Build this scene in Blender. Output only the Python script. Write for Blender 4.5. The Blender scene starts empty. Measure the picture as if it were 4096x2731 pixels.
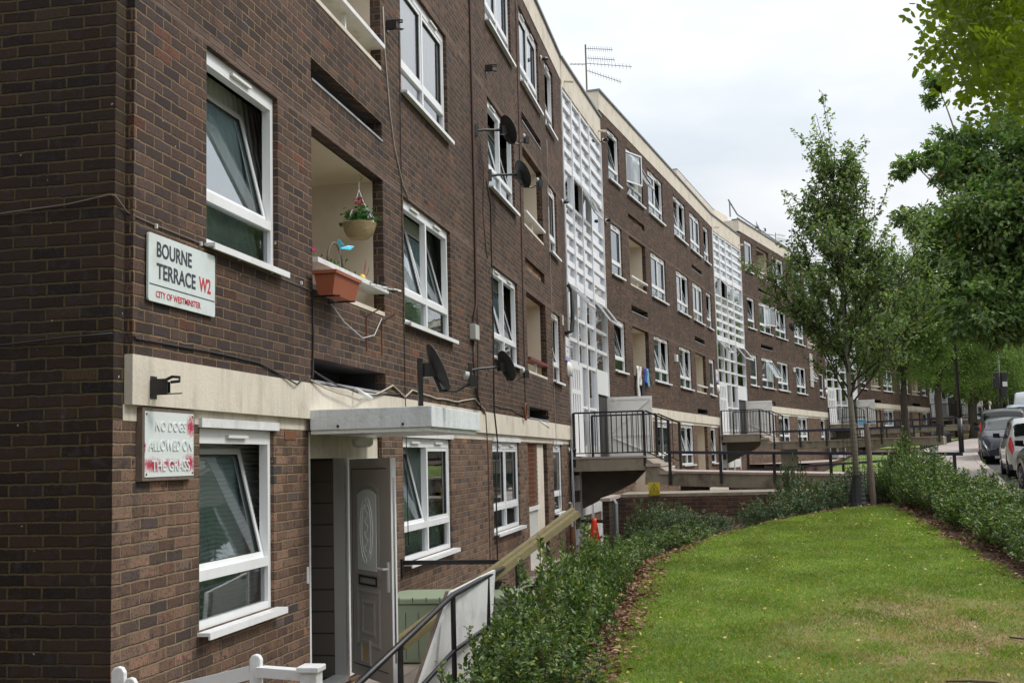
import bpy, math, random
import numpy as np
from mathutils import Vector, Matrix
from math import sin, cos, pi, radians, atan2, hypot

SC = bpy.context.scene
COL = SC.collection
rnd = random.Random(7)
NP = np.random.default_rng(5)

# ------------------------------------------------------------------ camera
cam = bpy.data.cameras.new("camera"); camo = bpy.data.objects.new("camera", cam); COL.objects.link(camo)
cam.sensor_width = 36.0; cam.lens = 36.0 * 4600 / 4096; cam.clip_start = 0.05; cam.clip_end = 2000
R_ = ((0.98129236, -0.04491818, -0.18721022), (0.19073862, 0.09472068, 0.97706027), (-0.02615509, -0.99449, 0.10151631))
camo.matrix_world = Matrix(((R_[0][0], -R_[0][1], -R_[0][2], 0), (R_[1][0], -R_[1][1], -R_[1][2], 0), (R_[2][0], -R_[2][1], -R_[2][2], 0), (0, 0, 0, 1)))
SC.camera = camo

# ------------------------------------------------------------------ world and light
SUN_EL, SUN_AZ = radians(50), radians(80)          # azimuth from +Y towards +X
world = bpy.data.worlds.new("World"); SC.world = world; world.use_nodes = True
wn, wl = world.node_tree.nodes, world.node_tree.links; wn.clear()
wout = wn.new('ShaderNodeOutputWorld'); wbg = wn.new('ShaderNodeBackground'); wbg.inputs['Strength'].default_value = 0.10
wsky = wn.new('ShaderNodeTexSky'); wsky.sky_type = 'NISHITA'; wsky.sun_disc = False
wsky.sun_elevation = SUN_EL; wsky.sun_rotation = SUN_AZ; wsky.air_density = 1.0; wsky.dust_density = 2.0
wtc = wn.new('ShaderNodeTexCoord'); wmp = wn.new('ShaderNodeMapping'); wmp.inputs['Scale'].default_value = (1.0, 1.0, 2.6)
wmp.inputs['Location'].default_value = (0.35, 0.1, 0.2)
wno = wn.new('ShaderNodeTexNoise'); wno.inputs['Scale'].default_value = 3.1; wno.inputs['Detail'].default_value = 6; wno.inputs['Roughness'].default_value = 0.52
wrp = wn.new('ShaderNodeValToRGB'); wrp.color_ramp.elements[0].position = 0.34; wrp.color_ramp.elements[0].color = (0, 0, 0, 1)
wrp.color_ramp.elements[1].position = 0.60; wrp.color_ramp.elements[1].color = (1, 1, 1, 1)
wcl = wn.new('ShaderNodeMixRGB'); wcl.inputs[1].default_value = (5.1, 5.5, 5.9, 1); wcl.inputs[2].default_value = (6.75, 6.85, 7.0, 1)
wmx = wn.new('ShaderNodeMixRGB'); wmx.inputs[0].default_value = 0.93
wl.new(wtc.outputs['Generated'], wmp.inputs[0]); wl.new(wmp.outputs[0], wno.inputs['Vector']); wl.new(wno.outputs['Fac'], wrp.inputs[0])
wsep = wn.new('ShaderNodeSeparateXYZ'); wl.new(wtc.outputs['Generated'], wsep.inputs[0])
wgr = wn.new('ShaderNodeMapRange'); wgr.inputs['From Min'].default_value = 0.0; wgr.inputs['From Max'].default_value = 1.0; wgr.inputs['To Min'].default_value = 0.80; wgr.inputs['To Max'].default_value = 2.35
wl.new(wsep.outputs[2], wgr.inputs['Value'])                     # an overcast sky is about three times brighter overhead than at the horizon
wml = wn.new('ShaderNodeVectorMath'); wml.operation = 'SCALE'; wl.new(wcl.outputs[0], wml.inputs[0]); wl.new(wgr.outputs[0], wml.inputs['Scale'])
wl.new(wrp.outputs[0], wcl.inputs[0]); wl.new(wsky.outputs[0], wmx.inputs[1]); wl.new(wml.outputs[0], wmx.inputs[2])
wl.new(wmx.outputs[0], wbg.inputs['Color']); wl.new(wbg.outputs[0], wout.inputs['Surface'])
sun = bpy.data.lights.new("sun", 'SUN'); sun.energy = 1.5; sun.angle = radians(14); sun.color = (1.0, 0.95, 0.88)
suno = bpy.data.objects.new("sun", sun); COL.objects.link(suno)
sd = Vector((cos(SUN_EL) * sin(SUN_AZ), cos(SUN_EL) * cos(SUN_AZ), sin(SUN_EL)))
suno.rotation_euler = sd.to_track_quat('Z', 'Y').to_euler()
SC.view_settings.view_transform = 'Standard'; SC.view_settings.look = 'None'; SC.view_settings.exposure = 0.42; SC.view_settings.gamma = 1
SC.render.engine = 'CYCLES'
SC.cycles.max_bounces = 7; SC.cycles.transparent_max_bounces = 12; SC.cycles.diffuse_bounces = 3; SC.cycles.glossy_bounces = 3
SC.cycles.use_denoising = True

# ------------------------------------------------------------------ materials
class NT:
    def __init__(s, m): s.t = m.node_tree; s.n = s.t.nodes; s.l = s.t.links
    def add(s, k, **kw):
        o = s.n.new(k)
        for a, b in kw.items(): setattr(o, a, b)
        return o
    def link(s, a, b): s.l.new(a, b)
    def math(s, op, a, b=None, clamp=False):
        o = s.n.new('ShaderNodeMath'); o.operation = op; o.use_clamp = clamp
        for i, v in enumerate((a, b)):
            if v is None: continue
            if isinstance(v, (int, float)): o.inputs[i].default_value = v
            else: s.l.new(v, o.inputs[i])
        return o.outputs[0]
    def mix(s, f, a, b, mode='MIX'):
        o = s.n.new('ShaderNodeMixRGB'); o.blend_type = mode
        for i, v in enumerate((f, a, b)):
            if isinstance(v, (int, float)): o.inputs[i].default_value = v
            elif isinstance(v, tuple): o.inputs[i].default_value = (*v, 1) if len(v) == 3 else v
            else: s.l.new(v, o.inputs[i])
        return o.outputs[0]
    def noise(s, vec, scale, detail=4, rough=0.5, dim='3D'):
        o = s.n.new('ShaderNodeTexNoise'); o.noise_dimensions = dim
        o.inputs['Scale'].default_value = scale; o.inputs['Detail'].default_value = detail; o.inputs['Roughness'].default_value = rough
        if vec is not None: s.l.new(vec, o.inputs['Vector'])
        return o.outputs['Fac']
    def ramp(s, f, stops, interp='LINEAR'):
        o = s.n.new('ShaderNodeValToRGB'); cr = o.color_ramp; cr.interpolation = interp
        while len(cr.elements) < len(stops): cr.elements.new(0.5)
        for e, (p, c) in zip(cr.elements, stops):
            e.position = p; e.color = (*c, 1) if isinstance(c, tuple) else (c, c, c, 1)
        s.l.new(f, o.inputs[0]); return o.outputs[0]
def newmat(name):
    m = bpy.data.materials.new(name); m.use_nodes = True; return m, NT(m), m.node_tree.nodes['Principled BSDF']
def simple(name, col, rough=0.5, metal=0.0, var=0.12, nscale=3.0, bump=0.0, bscale=60, grime=None, gscale=1.2, spec=0.5, streak=0.0):
    m, t, p = newmat(name)
    tc = t.add('ShaderNodeTexCoord').outputs['Object']
    f = t.noise(tc, nscale, 5, 0.6)
    a = tuple(c * (1 - var) for c in col); b = tuple(min(1, c * (1 + var)) for c in col)
    c = t.mix(f, a, b)
    if grime:
        g = t.ramp(t.noise(tc, gscale, 6, 0.65), [(0.5, 0.0), (0.72, 1.0)])
        c = t.mix(t.math('MULTIPLY', g, grime[3]), c, tuple(grime[:3]))
    if streak:                                                    # rain stains running down the face
        mp = t.add('ShaderNodeMapping'); mp.inputs['Scale'].default_value = (1, 1, .10); t.link(tc, mp.inputs[0])
        s_ = t.math('MULTIPLY', t.ramp(t.noise(mp.outputs[0], 9, 6, .7), [(.46, 0.0), (.70, 1.0)]), t.ramp(t.noise(tc, 1.1, 3), [(.35, .2), (.65, 1.0)]))
        c = t.mix(t.math('MULTIPLY', s_, streak), c, (.13, .115, .09))
    t.link(c, p.inputs['Base Color']); p.inputs['Roughness'].default_value = rough; p.inputs['Metallic'].default_value = metal
    p.inputs['Specular IOR Level'].default_value = spec
    if bump:
        bn = t.add('ShaderNodeBump'); bn.inputs['Strength'].default_value = bump; bn.inputs['Distance'].default_value = 0.01
        t.link(t.noise(tc, bscale, 4, 0.6), bn.inputs['Height']); t.link(bn.outputs[0], p.inputs['Normal'])
    return m
def brick(name, stops, mortar, soot=0.35, lift=None, bands=None, stretch=1.0):
    m, t, p = newmat(name)
    tc = t.add('ShaderNodeTexCoord').outputs['Object']
    sp = t.add('ShaderNodeSeparateXYZ'); t.link(tc, sp.inputs[0])
    wob = t.noise(tc, 7.0, 3, 0.6); wob2 = t.noise(tc, 45.0, 3, 0.6)
    u0 = t.math('ADD', sp.outputs[0], sp.outputs[1])
    u = t.math('ADD', u0, t.math('MULTIPLY', t.math('SUBTRACT', wob2, 0.5), 0.012))
    v = t.math('ADD', sp.outputs[2], t.math('ADD', t.math('MULTIPLY', t.math('SUBTRACT', wob, 0.5), 0.020), t.math('MULTIPLY', t.math('SUBTRACT', wob2, 0.5), 0.012)))
    rv = t.math('DIVIDE', v, 0.075 * stretch); row = t.math('FLOOR', rv); fy = t.math('SUBTRACT', rv, row)
    jit = t.add('ShaderNodeTexWhiteNoise', noise_dimensions='1D'); t.link(row, jit.inputs['W'])
    off = t.math('ADD', t.math('MULTIPLY', t.math('MODULO', t.math('ABSOLUTE', row), 2.0), 0.5), t.math('MULTIPLY', jit.outputs['Value'], 0.07))
    cu = t.math('ADD', t.math('DIVIDE', u, 0.225), off); col = t.math('FLOOR', cu); fx = t.math('SUBTRACT', cu, col)
    wn_ = t.add('ShaderNodeTexWhiteNoise', noise_dimensions='3D'); cb = t.add('ShaderNodeCombineXYZ')
    t.link(col, cb.inputs[0]); t.link(row, cb.inputs[1]); t.link(cb.outputs[0], wn_.inputs['Vector'])
    # distance to brick edge, metres
    ex = t.math('MULTIPLY', t.math('MINIMUM', fx, t.math('SUBTRACT', 1.0, fx)), 0.225)
    ey = t.math('MULTIPLY', t.math('MINIMUM', fy, t.math('SUBTRACT', 1.0, fy)), 0.075 * stretch)
    ed = t.math('SUBTRACT', t.math('MINIMUM', ex, ey), t.math('MULTIPLY', t.math('SUBTRACT', t.noise(tc, 55, 4, .7), .42), .010))
    mr = t.add('ShaderNodeMapRange'); mr.inputs['From Min'].default_value = 0.0045; mr.inputs['From Max'].default_value = 0.008
    t.link(ed, mr.inputs['Value']); mask = mr.outputs[0]
    face = t.ramp(wn_.outputs['Value'], stops)
    sepw = t.add('ShaderNodeSeparateXYZ'); t.link(wn_.outputs['Color'], sepw.inputs[0])
    face = t.mix(1.0, face, t.ramp(sepw.outputs[1], [(0, 0.6), (1, 1.35)]), 'MULTIPLY')
    spk = t.noise(tc, 60.0, 3, 0.7)
    face = t.mix(t.ramp(spk, [(0.52, 0.0), (0.62, 0.85)]), face, (0.03, 0.024, 0.026))
    blot = t.noise(tc, 14.0, 3, 0.6)
    face = t.mix(t.math('MULTIPLY', t.ramp(blot, [(0.5, 0.0), (0.65, 1.0)]), sepw.outputs[2]), face, (0.045, 0.036, 0.04))
    mcol = t.mix(t.noise(tc, 20, 3), tuple(c * 0.65 for c in mortar), mortar)
    c = t.mix(mask, mcol, face)
    # recess shadow painted as a dark line on the upper edge of every joint
    sh = t.math('MULTIPLY', t.math('LESS_THAN', t.math('MULTIPLY', fy, 0.075 * stretch), 0.009), t.math('GREATER_THAN', t.math('MULTIPLY', fy, 0.075 * stretch), 0.003))
    c = t.mix(t.math('MULTIPLY', sh, 0.65), c, (0.03, 0.022, 0.016))
    mc = t.add('ShaderNodeMapping'); mc.inputs['Scale'].default_value = (0.55, 0.55, 0.25); t.link(tc, mc.inputs[0])
    st = t.noise(mc.outputs[0], 1.6, 6, 0.65)
    c = t.mix(t.math('MULTIPLY', t.ramp(st, [(0.42, 0.0), (0.7, 1.0)]), soot), c, (0.035, 0.028, 0.027))
    pale = t.noise(mc.outputs[0], 9.0, 4, 0.7)
    c = t.mix(t.ramp(pale, [(0.66, 0.0), (0.78, 0.45)]), c, (0.22, 0.17, 0.14))
    mr2 = t.add('ShaderNodeMapping'); mr2.inputs['Scale'].default_value = (1, 1, .07); t.link(tc, mr2.inputs[0])
    run_ = t.math('MULTIPLY', t.ramp(t.noise(mr2.outputs[0], 5, 5, .7), [(.50, 0.0), (.70, 1.0)]), t.ramp(t.noise(tc, .7, 3), [(.40, 0.0), (.60, .6)]))
    c = t.mix(run_, c, (.030, .024, .020))
    if bands:
        for z0, z1, cc, k in bands:
            bf = t.math('MULTIPLY', t.math('GREATER_THAN', v, z0), t.math('LESS_THAN', v, z1))
            c = t.mix(t.math('MULTIPLY', t.math('MULTIPLY', bf, k), t.math('ADD', 0.3, sepw.outputs[0])), c, cc)
    # white droppings and paint specks
    sp2 = t.noise(tc, 23.0, 1, 0.4)
    c = t.mix(t.ramp(sp2, [(0.795, 0.0), (0.81, 0.8)]), c, (0.5, 0.49, 0.46))
    t.link(c, p.inputs['Base Color']); p.inputs['Roughness'].default_value = 0.85; p.inputs['Specular IOR Level'].default_value = 0.25
    bn = t.add('ShaderNodeBump'); bn.inputs['Strength'].default_value = 1.0; bn.inputs['Distance'].default_value = 0.022
    hgt = t.math('ADD', mask, t.math('ADD', t.math('MULTIPLY', spk, 0.25), t.math('MULTIPLY', sepw.outputs[0], 0.35)))
    t.link(hgt, bn.inputs['Height']); t.link(bn.outputs[0], p.inputs['Normal'])
    return m
UPS = [(0.0, (0.107, 0.062, 0.044)), (.22, (0.079, 0.050, 0.042)), (.4, (0.140, 0.077, 0.051)), (.55, (0.057, 0.041, 0.040)), (.72, (0.116, 0.070, 0.051)), (.9, (0.047, 0.038, 0.040)), (.97, (0.122, 0.064, 0.046)), (1, (0.205, 0.067, 0.038))]
GRS = [(0.0, (0.199, 0.119, 0.080)), (.25, (0.159, 0.097, 0.068)), (.5, (0.233, 0.141, 0.096)), (.68, (0.129, 0.088, 0.068)), (.82, (0.260, 0.145, 0.096)), (.93, (0.077, 0.065, 0.063)), (1, (0.285, 0.149, 0.096))]
GBS = [(0.0, (0.046, 0.025, 0.014)), (.3, (0.033, 0.019, 0.012)), (.55, (0.055, 0.028, 0.015)), (.75, (0.020, 0.015, 0.012)), (.95, (0.041, 0.023, 0.013)), (1, (0.066, 0.041, 0.020))]  # gable brick colours darkened to hold the gable's shade
LB = (.16, .115, .09)
M = {}
M['brick_up'] = brick('dark_brick', UPS, (.30, .205, .115), 0.45, bands=[(2.975, 3.05, (.19, .13, .10), .55), (5.62, 5.695, (.19, .13, .10), .55), (1.48, 1.546, (.16, .11, .08), .3)])
M['brick_gr'] = brick('brown_brick', GRS, (.32, .24, .15), 0.25)
M['brick_gb'] = brick('sooty_shaded_gable_brick', GBS, (.13, .10, .045), 0.45)
M['brick_rt'] = brick('red_brown_brick', [(0, (.16, .075, .05)), (.5, (.12, .06, .045)), (.8, (.08, .05, .045)), (1, (.19, .09, .06))], (.26, .20, .13), 0.35)
M['brick_dk'] = brick('dark_far_brick', UPS, (.12, .09, .06), 0.6)
M['brick_tan'] = brick('tan_brick', [(0, (.40, .25, .14)), (.5, (.34, .2, .12)), (1, (.46, .30, .18))], (.35, .28, .2), 0.15)
M['brick_red'] = brick('orange_brick_patch', [(0, (.26, .12, .07)), (.5, (.20, .09, .055)), (1, (.30, .14, .08))], (.2, .14, .09), 0.15)
M['cream'] = simple('cream_render', (.66, .60, .50), .8, var=.05, bump=.35, bscale=40, grime=(.36, .31, .24, .5), gscale=2.2, streak=.38)
M['cream_dk'] = simple('cream_balcony_paint', (.68, .59, .47), .75, var=.05, bump=.15, bscale=30, grime=(.45, .38, .28, .4), gscale=1.4)
M['white'] = simple('white_upvc', (.80, .81, .82), .32, var=.02, bump=.03, bscale=8, grime=(.6, .6, .56, .25), gscale=2.0, streak=.13)
M['whitep'] = simple('white_gloss_paint', (.76, .77, .77), .4, var=.05, bump=.2, bscale=50, grime=(.42, .40, .35, .5), gscale=5, streak=.25)
M['canopy'] = simple('pale_grey_masonry_paint', (.66, .69, .71), .7, var=.06, bump=.7, bscale=22, grime=(.42, .41, .36, .4), gscale=7, streak=.45)
M['spandrel'] = simple('white_spandrel', (.80, .81, .83), .3, var=.02)
M['seal'] = simple('black_gasket', (.02, .022, .022), .6)
M['black'] = simple('black_paint', (.014, .014, .016), .38, var=.3, bump=.15, bscale=40, grime=(.05, .04, .035, .5), gscale=6)
M['skyrail'] = simple('sky_tinted_black_rail', (.028, .032, .06), .28, var=.25, nscale=8, bump=.1, bscale=30)  # black rail, its sky reflection painted in as a blue tint
M['dish'] = simple('charcoal_dish', (.035, .035, .038), .6, var=.15, bump=.2, bscale=120)
M['greydish'] = simple('grey_metal', (.30, .32, .35), .45, .3, var=.1)
M['plasticgrey'] = simple('grey_plastic', (.47, .47, .44), .5, var=.08)
M['plasticw'] = simple('white_plastic', (.72, .72, .69), .4, var=.04)
M['coping'] = simple('zinc_coping', (.17, .19, .20), .5, .2, var=.2, grime=(.1, .1, .1, .5))
M['conc'] = simple('weathered_concrete', (.30, .26, .20), .9, var=.25, nscale=2.2, bump=.6, bscale=30, grime=(.10, .085, .065, .85), gscale=2.3, streak=.7)
M['concdk'] = simple('dark_concrete', (.12, .105, .08), .9, var=.3, nscale=2.2, bump=.6, bscale=30, grime=(.05, .045, .035, .8), gscale=2.0)  # darker version of the concrete, for the landing brackets
M['concpale'] = simple('pale_concrete_paving', (.44, .38, .34), .9, var=.15, nscale=1.5, bump=.4, bscale=60, grime=(.26, .23, .19, .5), gscale=1.1)
M['conclight'] = simple('fine_coping_stone', (.40, .33, .30), .9, var=.12, bump=.3, bscale=90, grime=(.25, .2, .16, .5), gscale=1.5)
M['lead'] = simple('grey_lead_ledge', (.30, .31, .33), .7, var=.3, nscale=9, bump=.5, bscale=20, grime=(.12, .12, .12, .5), gscale=4)
M['roof'] = simple('felt_roof', (.09, .09, .09), .95, var=.2)
M['rubber'] = simple('rubber', (.013, .013, .014), .75)
M['stairwall'] = simple('pale_stairwell_wall', (.68, .70, .70), .8, var=.08)
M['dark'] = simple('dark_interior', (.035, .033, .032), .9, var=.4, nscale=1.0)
M['room'] = simple('dim_room_wall', (.30, .28, .25), .9, var=.5, nscale=.7)
M['taupe'] = simple('taupe_upvc_door', (.47, .445, .405), .38, var=.04, bump=.05, bscale=10, grime=(.27, .25, .22, .3))
M['taupe_dk'] = simple('brown_inner_panel', (.15, .13, .11), .5, var=.1)
M['sage'] = simple('sage_plastic_box', (.27, .32, .22), .5, var=.08, bump=.1, bscale=60)
M['timber'] = simple('treated_timber', (.20, .165, .08), .8, var=.35, nscale=14, bump=.3, bscale=80)
M['timber_end'] = simple('cut_timber', (.55, .43, .22), .8, var=.2)
M['oldwood'] = simple('grey_brown_wood', (.15, .115, .09), .85, var=.4, nscale=22, bump=.4, bscale=90)
M['terra'] = simple('terracotta_plastic', (.30, .085, .040), .5, var=.08)
M['cone'] = simple('orange_cone', (.72, .055, .02), .45, var=.15, nscale=6)
M['asph'] = simple('asphalt', (.060, .058, .055), .9, var=.3, nscale=1.2, bump=.8, bscale=150, grime=(.10, .095, .085, .6), gscale=.8)
M['yellow'] = simple('yellow_road_paint', (.62, .48, .10), .7, var=.25, nscale=12)
M['bark'] = simple('bark', (.055, .043, .032), .95, var=.4, nscale=9, bump=.9, bscale=35)
M['barkpale'] = simple('pale_bark', (.22, .195, .15), .9, var=.3, nscale=6, bump=.6, bscale=35)
M['twig'] = simple('twig_bark', (.09, .065, .045), .9, var=.3)
M['galv'] = simple('galvanised_conduit', (.33, .36, .37), .45, .5, var=.12)
M['rust'] = simple('rusty_iron', (.17, .07, .035), .9, var=.4, nscale=12)
M['brownpipe'] = simple('brown_painted_pipe', (.085, .038, .028), .5, var=.25, nscale=10)
M['cable'] = simple('black_cable', (.02, .018, .018), .5)
M['cableb'] = simple('brown_grey_cable', (.16, .12, .10), .6)
M['cablew'] = simple('dirty_white_cable', (.42, .38, .31), .6, var=.2, nscale=10)
M['purple'] = simple('lilac_sign_band', (.34, .30, .62), .5, var=.05)
M['red'] = simple('red_letter_enamel', (.50, .025, .045), .5, var=.06)
M['ink'] = simple('dark_letter_enamel', (.035, .04, .055), .5, var=.1)
M['signw'] = simple('enamel_sign_plate', (.66, .73, .72), .35, var=.04, grime=(.45, .45, .38, .5), gscale=5)
M['signy'] = simple('yellow_sign_plate', (.62, .48, .015), .5, var=.06)
M['maroon'] = simple('maroon_painted_timber', (.17, .035, .03), .5, var=.15)
M['straw'] = simple('coiled_straw', (.42, .33, .18), .85, var=.3, nscale=30, bump=.5, bscale=120)
M['hair'] = simple('pink_petals', (.62, .03, .19), .6, var=.2)
M['pinkred'] = simple('crimson_petals', (.40, .01, .07), .6, var=.25)
M['purpleflower'] = simple('violet_petals', (.16, .08, .42), .6, var=.2)
M['cyan'] = simple('turquoise_butterfly_wing', (.06, .52, .68), .4, var=.25, nscale=25)
M['ochre'] = simple('yellow_toy', (.72, .56, .04), .5, var=.1)
M['wingred'] = simple('dotted_red_wing', (.30, .06, .035), .5, var=.5, nscale=60)
M['soil'] = simple('dark_soil_mulch', (.065, .042, .028), .95, var=.45, nscale=9, bump=1.0, bscale=45)
def glassmat(name, tint=(.80, .90, .88), base=0.12, ior=2.25):
    m, t, p = newmat(name); t.n.remove(p); out = t.n['Material Output']
    tr = t.add('ShaderNodeBsdfTransparent'); tr.inputs[0].default_value = (*tint, 1)
    gl = t.add('ShaderNodeBsdfGlossy'); gl.inputs['Roughness'].default_value = 0.015; gl.inputs['Color'].default_value = (.95, .97, 1, 1)
    fr = t.add('ShaderNodeFresnel'); fr.inputs['IOR'].default_value = ior
    tc = t.add('ShaderNodeTexCoord').outputs['Object']
    bn = t.add('ShaderNodeBump'); bn.inputs['Strength'].default_value = .03; bn.inputs['Distance'].default_value = .05
    t.link(t.noise(tc, 1.5, 2), bn.inputs['Height']); t.link(bn.outputs[0], gl.inputs['Normal'])
    f = t.math('ADD', fr.outputs[0], base, clamp=True)
    mx = t.add('ShaderNodeMixShader'); t.link(f, mx.inputs[0]); t.link(tr.outputs[0], mx.inputs[1]); t.link(gl.outputs[0], mx.inputs[2]); t.link(mx.outputs[0], out.inputs['Surface'])
    return m
M['glass'] = glassmat('window_glass'); M['glass_stair'] = glassmat('stairwell_glass', base=.38); M['autoglass'] = glassmat('car_glass', (.25, .3, .28), .06)
M['frost'] = simple('frosted_patterned_glass', (.86, .93, .90), .3, var=.06)
M['frostline'] = simple('etched_white_line', (.95, .97, .96), .4, var=.05)
def curtain(name, col, fold=55.0, trans=.35, axis=0):
    m, t, p = newmat(name); t.n.remove(p); out = t.n['Material Output']
    tc = t.add('ShaderNodeTexCoord').outputs['Object']; sp = t.add('ShaderNodeSeparateXYZ'); t.link(tc, sp.inputs[0])
    w = t.math('SINE', t.math('ADD', t.math('MULTIPLY', sp.outputs[axis], fold), t.math('MULTIPLY', t.noise(tc, 2.0, 2), 14)))
    bn = t.add('ShaderNodeBump'); bn.inputs['Strength'].default_value = .5; bn.inputs['Distance'].default_value = .015; t.link(w, bn.inputs['Height'])
    d = t.add('ShaderNodeBsdfDiffuse'); d.inputs[0].default_value = (*col, 1); t.link(bn.outputs[0], d.inputs['Normal'])
    tr = t.add('ShaderNodeBsdfTransparent'); mx = t.add('ShaderNodeMixShader'); mx.inputs[0].default_value = trans
    t.link(d.outputs[0], mx.inputs[1]); t.link(tr.outputs[0], mx.inputs[2]); t.link(mx.outputs[0], out.inputs['Surface'])
    return m
M['net'] = curtain('net_curtain', (.90, .95, .95), 60, .04)
M['drape'] = curtain('beige_curtain', (.78, .78, .72), 38, 0.0)
M['teal'] = curtain('teal_curtain', (.26, .50, .50), 40, 0.0)
M['blind'] = curtain('slatted_blind', (.80, .88, .86), 190, .1, axis=2)
def leafmat(name, stops, rough=.45, trans=.35, spec=.5, tcol=None):
    m, t, p = newmat(name); out = t.n['Material Output']
    g = t.add('ShaderNodeNewGeometry'); c = t.ramp(g.outputs['Random Per Island'], stops)
    tc = t.add('ShaderNodeTexCoord').outputs['Object']
    c = t.mix(1.0, c, t.ramp(t.noise(tc, 1.3, 3), [(.3, .75), (.7, 1.25)]), 'MULTIPLY')
    t.link(c, p.inputs['Base Color']); p.inputs['Roughness'].default_value = rough; p.inputs['Specular IOR Level'].default_value = spec
    tl = t.add('ShaderNodeBsdfTranslucent')
    if tcol: t.link(t.mix(.75, c, tcol), tl.inputs[0])
    else: t.link(t.mix(1.0, c, (1.15, 1.5, .55), 'MULTIPLY'), tl.inputs[0])
    mx = t.add('ShaderNodeMixShader'); mx.inputs[0].default_value = trans
    t.link(p.outputs[0], mx.inputs[1]); t.link(tl.outputs[0], mx.inputs[2]); t.link(mx.outputs[0], out.inputs['Surface'])
    return m
M['l_hedge'] = leafmat('glossy_hedge_leaf', [(0, (0.061, 0.110, 0.040)), (.4, (0.099, 0.156, 0.050)), (.75, (0.131, 0.193, 0.058)), (.93, (0.217, 0.275, 0.075)), (1, (0.478, 0.439, 0.099))], .36, .25, .45)
M['l_hedge2'] = leafmat('grey_green_hedge_leaf', [(0, (0.062, 0.100, 0.055)), (.5, (0.094, 0.145, 0.075)), (.9, (0.148, 0.200, 0.092)), (1, (0.336, 0.181, 0.083))], .38, .22, .45)
M['l_pear'] = leafmat('pear_leaf', [(0, (0.109, 0.154, 0.085)), (.5, (0.170, 0.227, 0.112)), (.9, (0.251, 0.297, 0.132)), (.985, (0.348, 0.384, 0.162)), (1, (0.45, 0.30, 0.05))], .5, .42, .3)
M['l_plane'] = leafmat('plane_leaf', [(0, (0.083, 0.136, 0.057)), (.5, (0.135, 0.209, 0.073)), (.88, (0.207, 0.281, 0.091)), (.985, (0.326, 0.380, 0.101)), (1, (0.34, 0.16, 0.06))], .5, .35, .4)
M['l_street'] = leafmat('street_tree_leaf', [(0, (0.078, 0.131, 0.033)), (.5, (0.117, 0.185, 0.042)), (1, (0.186, 0.252, 0.060))], .55, .35, .3)
M['l_far'] = leafmat('far_tree_leaf', [(0, (0.079, 0.119, 0.043)), (.5, (0.114, 0.165, 0.057)), (1, (0.171, 0.224, 0.075))], .6, .35, .3)
M['l_robin'] = leafmat('robinia_leaflet', [(0, (0.068, 0.112, 0.016)), (.5, (0.105, 0.155, 0.021)), (1, (0.148, 0.192, 0.026))], .5, .45, .3, tcol=(.38, .54, .02))
M['l_small'] = leafmat('basket_leaf', [(0, (.035, .11, .03)), (.6, (.06, .17, .045)), (1, (.10, .22, .06))], .4, .25, .5)
M['l_grass'] = leafmat('grass_blade', [(0, (0.139, 0.215, 0.031)), (.35, (0.189, 0.271, 0.045)), (.7, (0.264, 0.335, 0.068)), (.9, (0.377, 0.367, 0.128)), (1, (0.629, 0.409, 0.288))], .5, .4, .3)
M['l_dry'] = leafmat('dry_grass_blade', [(0, (.34, .24, .11)), (.6, (.50, .37, .19)), (1, (.22, .25, .06))], .7, .3, .2)
M['l_litter'] = leafmat('dead_leaf', [(0, (.10, .05, .03)), (.4, (.20, .10, .06)), (.75, (.30, .17, .11)), (1, (.42, .27, .18))], .8, .1, .3)
M['l_yellow'] = leafmat('fallen_yellow_leaf', [(0, (.55, .45, .05)), (.5, (.60, .50, .25)), (1, (.45, .30, .12))], .6, .2, .3)
def paintmat(name, col, metal=.3, rough=.25):
    m, t, p = newmat(name); p.inputs['Base Color'].default_value = (*col, 1); p.inputs['Metallic'].default_value = metal
    p.inputs['Roughness'].default_value = rough; p.inputs['Coat Weight'].default_value = 1.0 if max(col) > .2 else .35; p.inputs['Coat Roughness'].default_value = .04
    tc = t.add('ShaderNodeTexCoord').outputs['Object']
    t.link(t.mix(t.ramp(t.noise(tc, 2.0, 5, .6), [(.4, 0.0), (.8, .35)]), col, tuple(c * .6 + .03 for c in col)), p.inputs['Base Color'])
    return m
M['car_silver'] = paintmat('silver_car_paint', (.50, .49, .48), .25, .35)
M['car_navy'] = paintmat('midnight_blue_car_paint', (.010, .013, .030), .1, .4)
M['car_black'] = paintmat('black_car_paint', (.010, .011, .010), .2, .25)
M['car_green'] = paintmat('dark_olive_car_paint', (.020, .024, .018), .1, .4)
M['car_white'] = paintmat('white_van_paint', (.70, .72, .74), .0, .3)
M['car_blue'] = paintmat('pale_blue_car_paint', (.35, .42, .50), .4, .3)
M['lampred'] = paintmat('red_lamp_lens', (.55, .012, .012), 0, .15)
M['chrome'] = simple('bright_metal', (.62, .62, .62), .18, .95, var=.05)
M['lampclear'] = simple('clear_lamp_lens', (.55, .58, .60), .08, .5, var=.2, nscale=25)
M['trim'] = simple('black_plastic_trim', (.02, .02, .021), .55)

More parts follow.
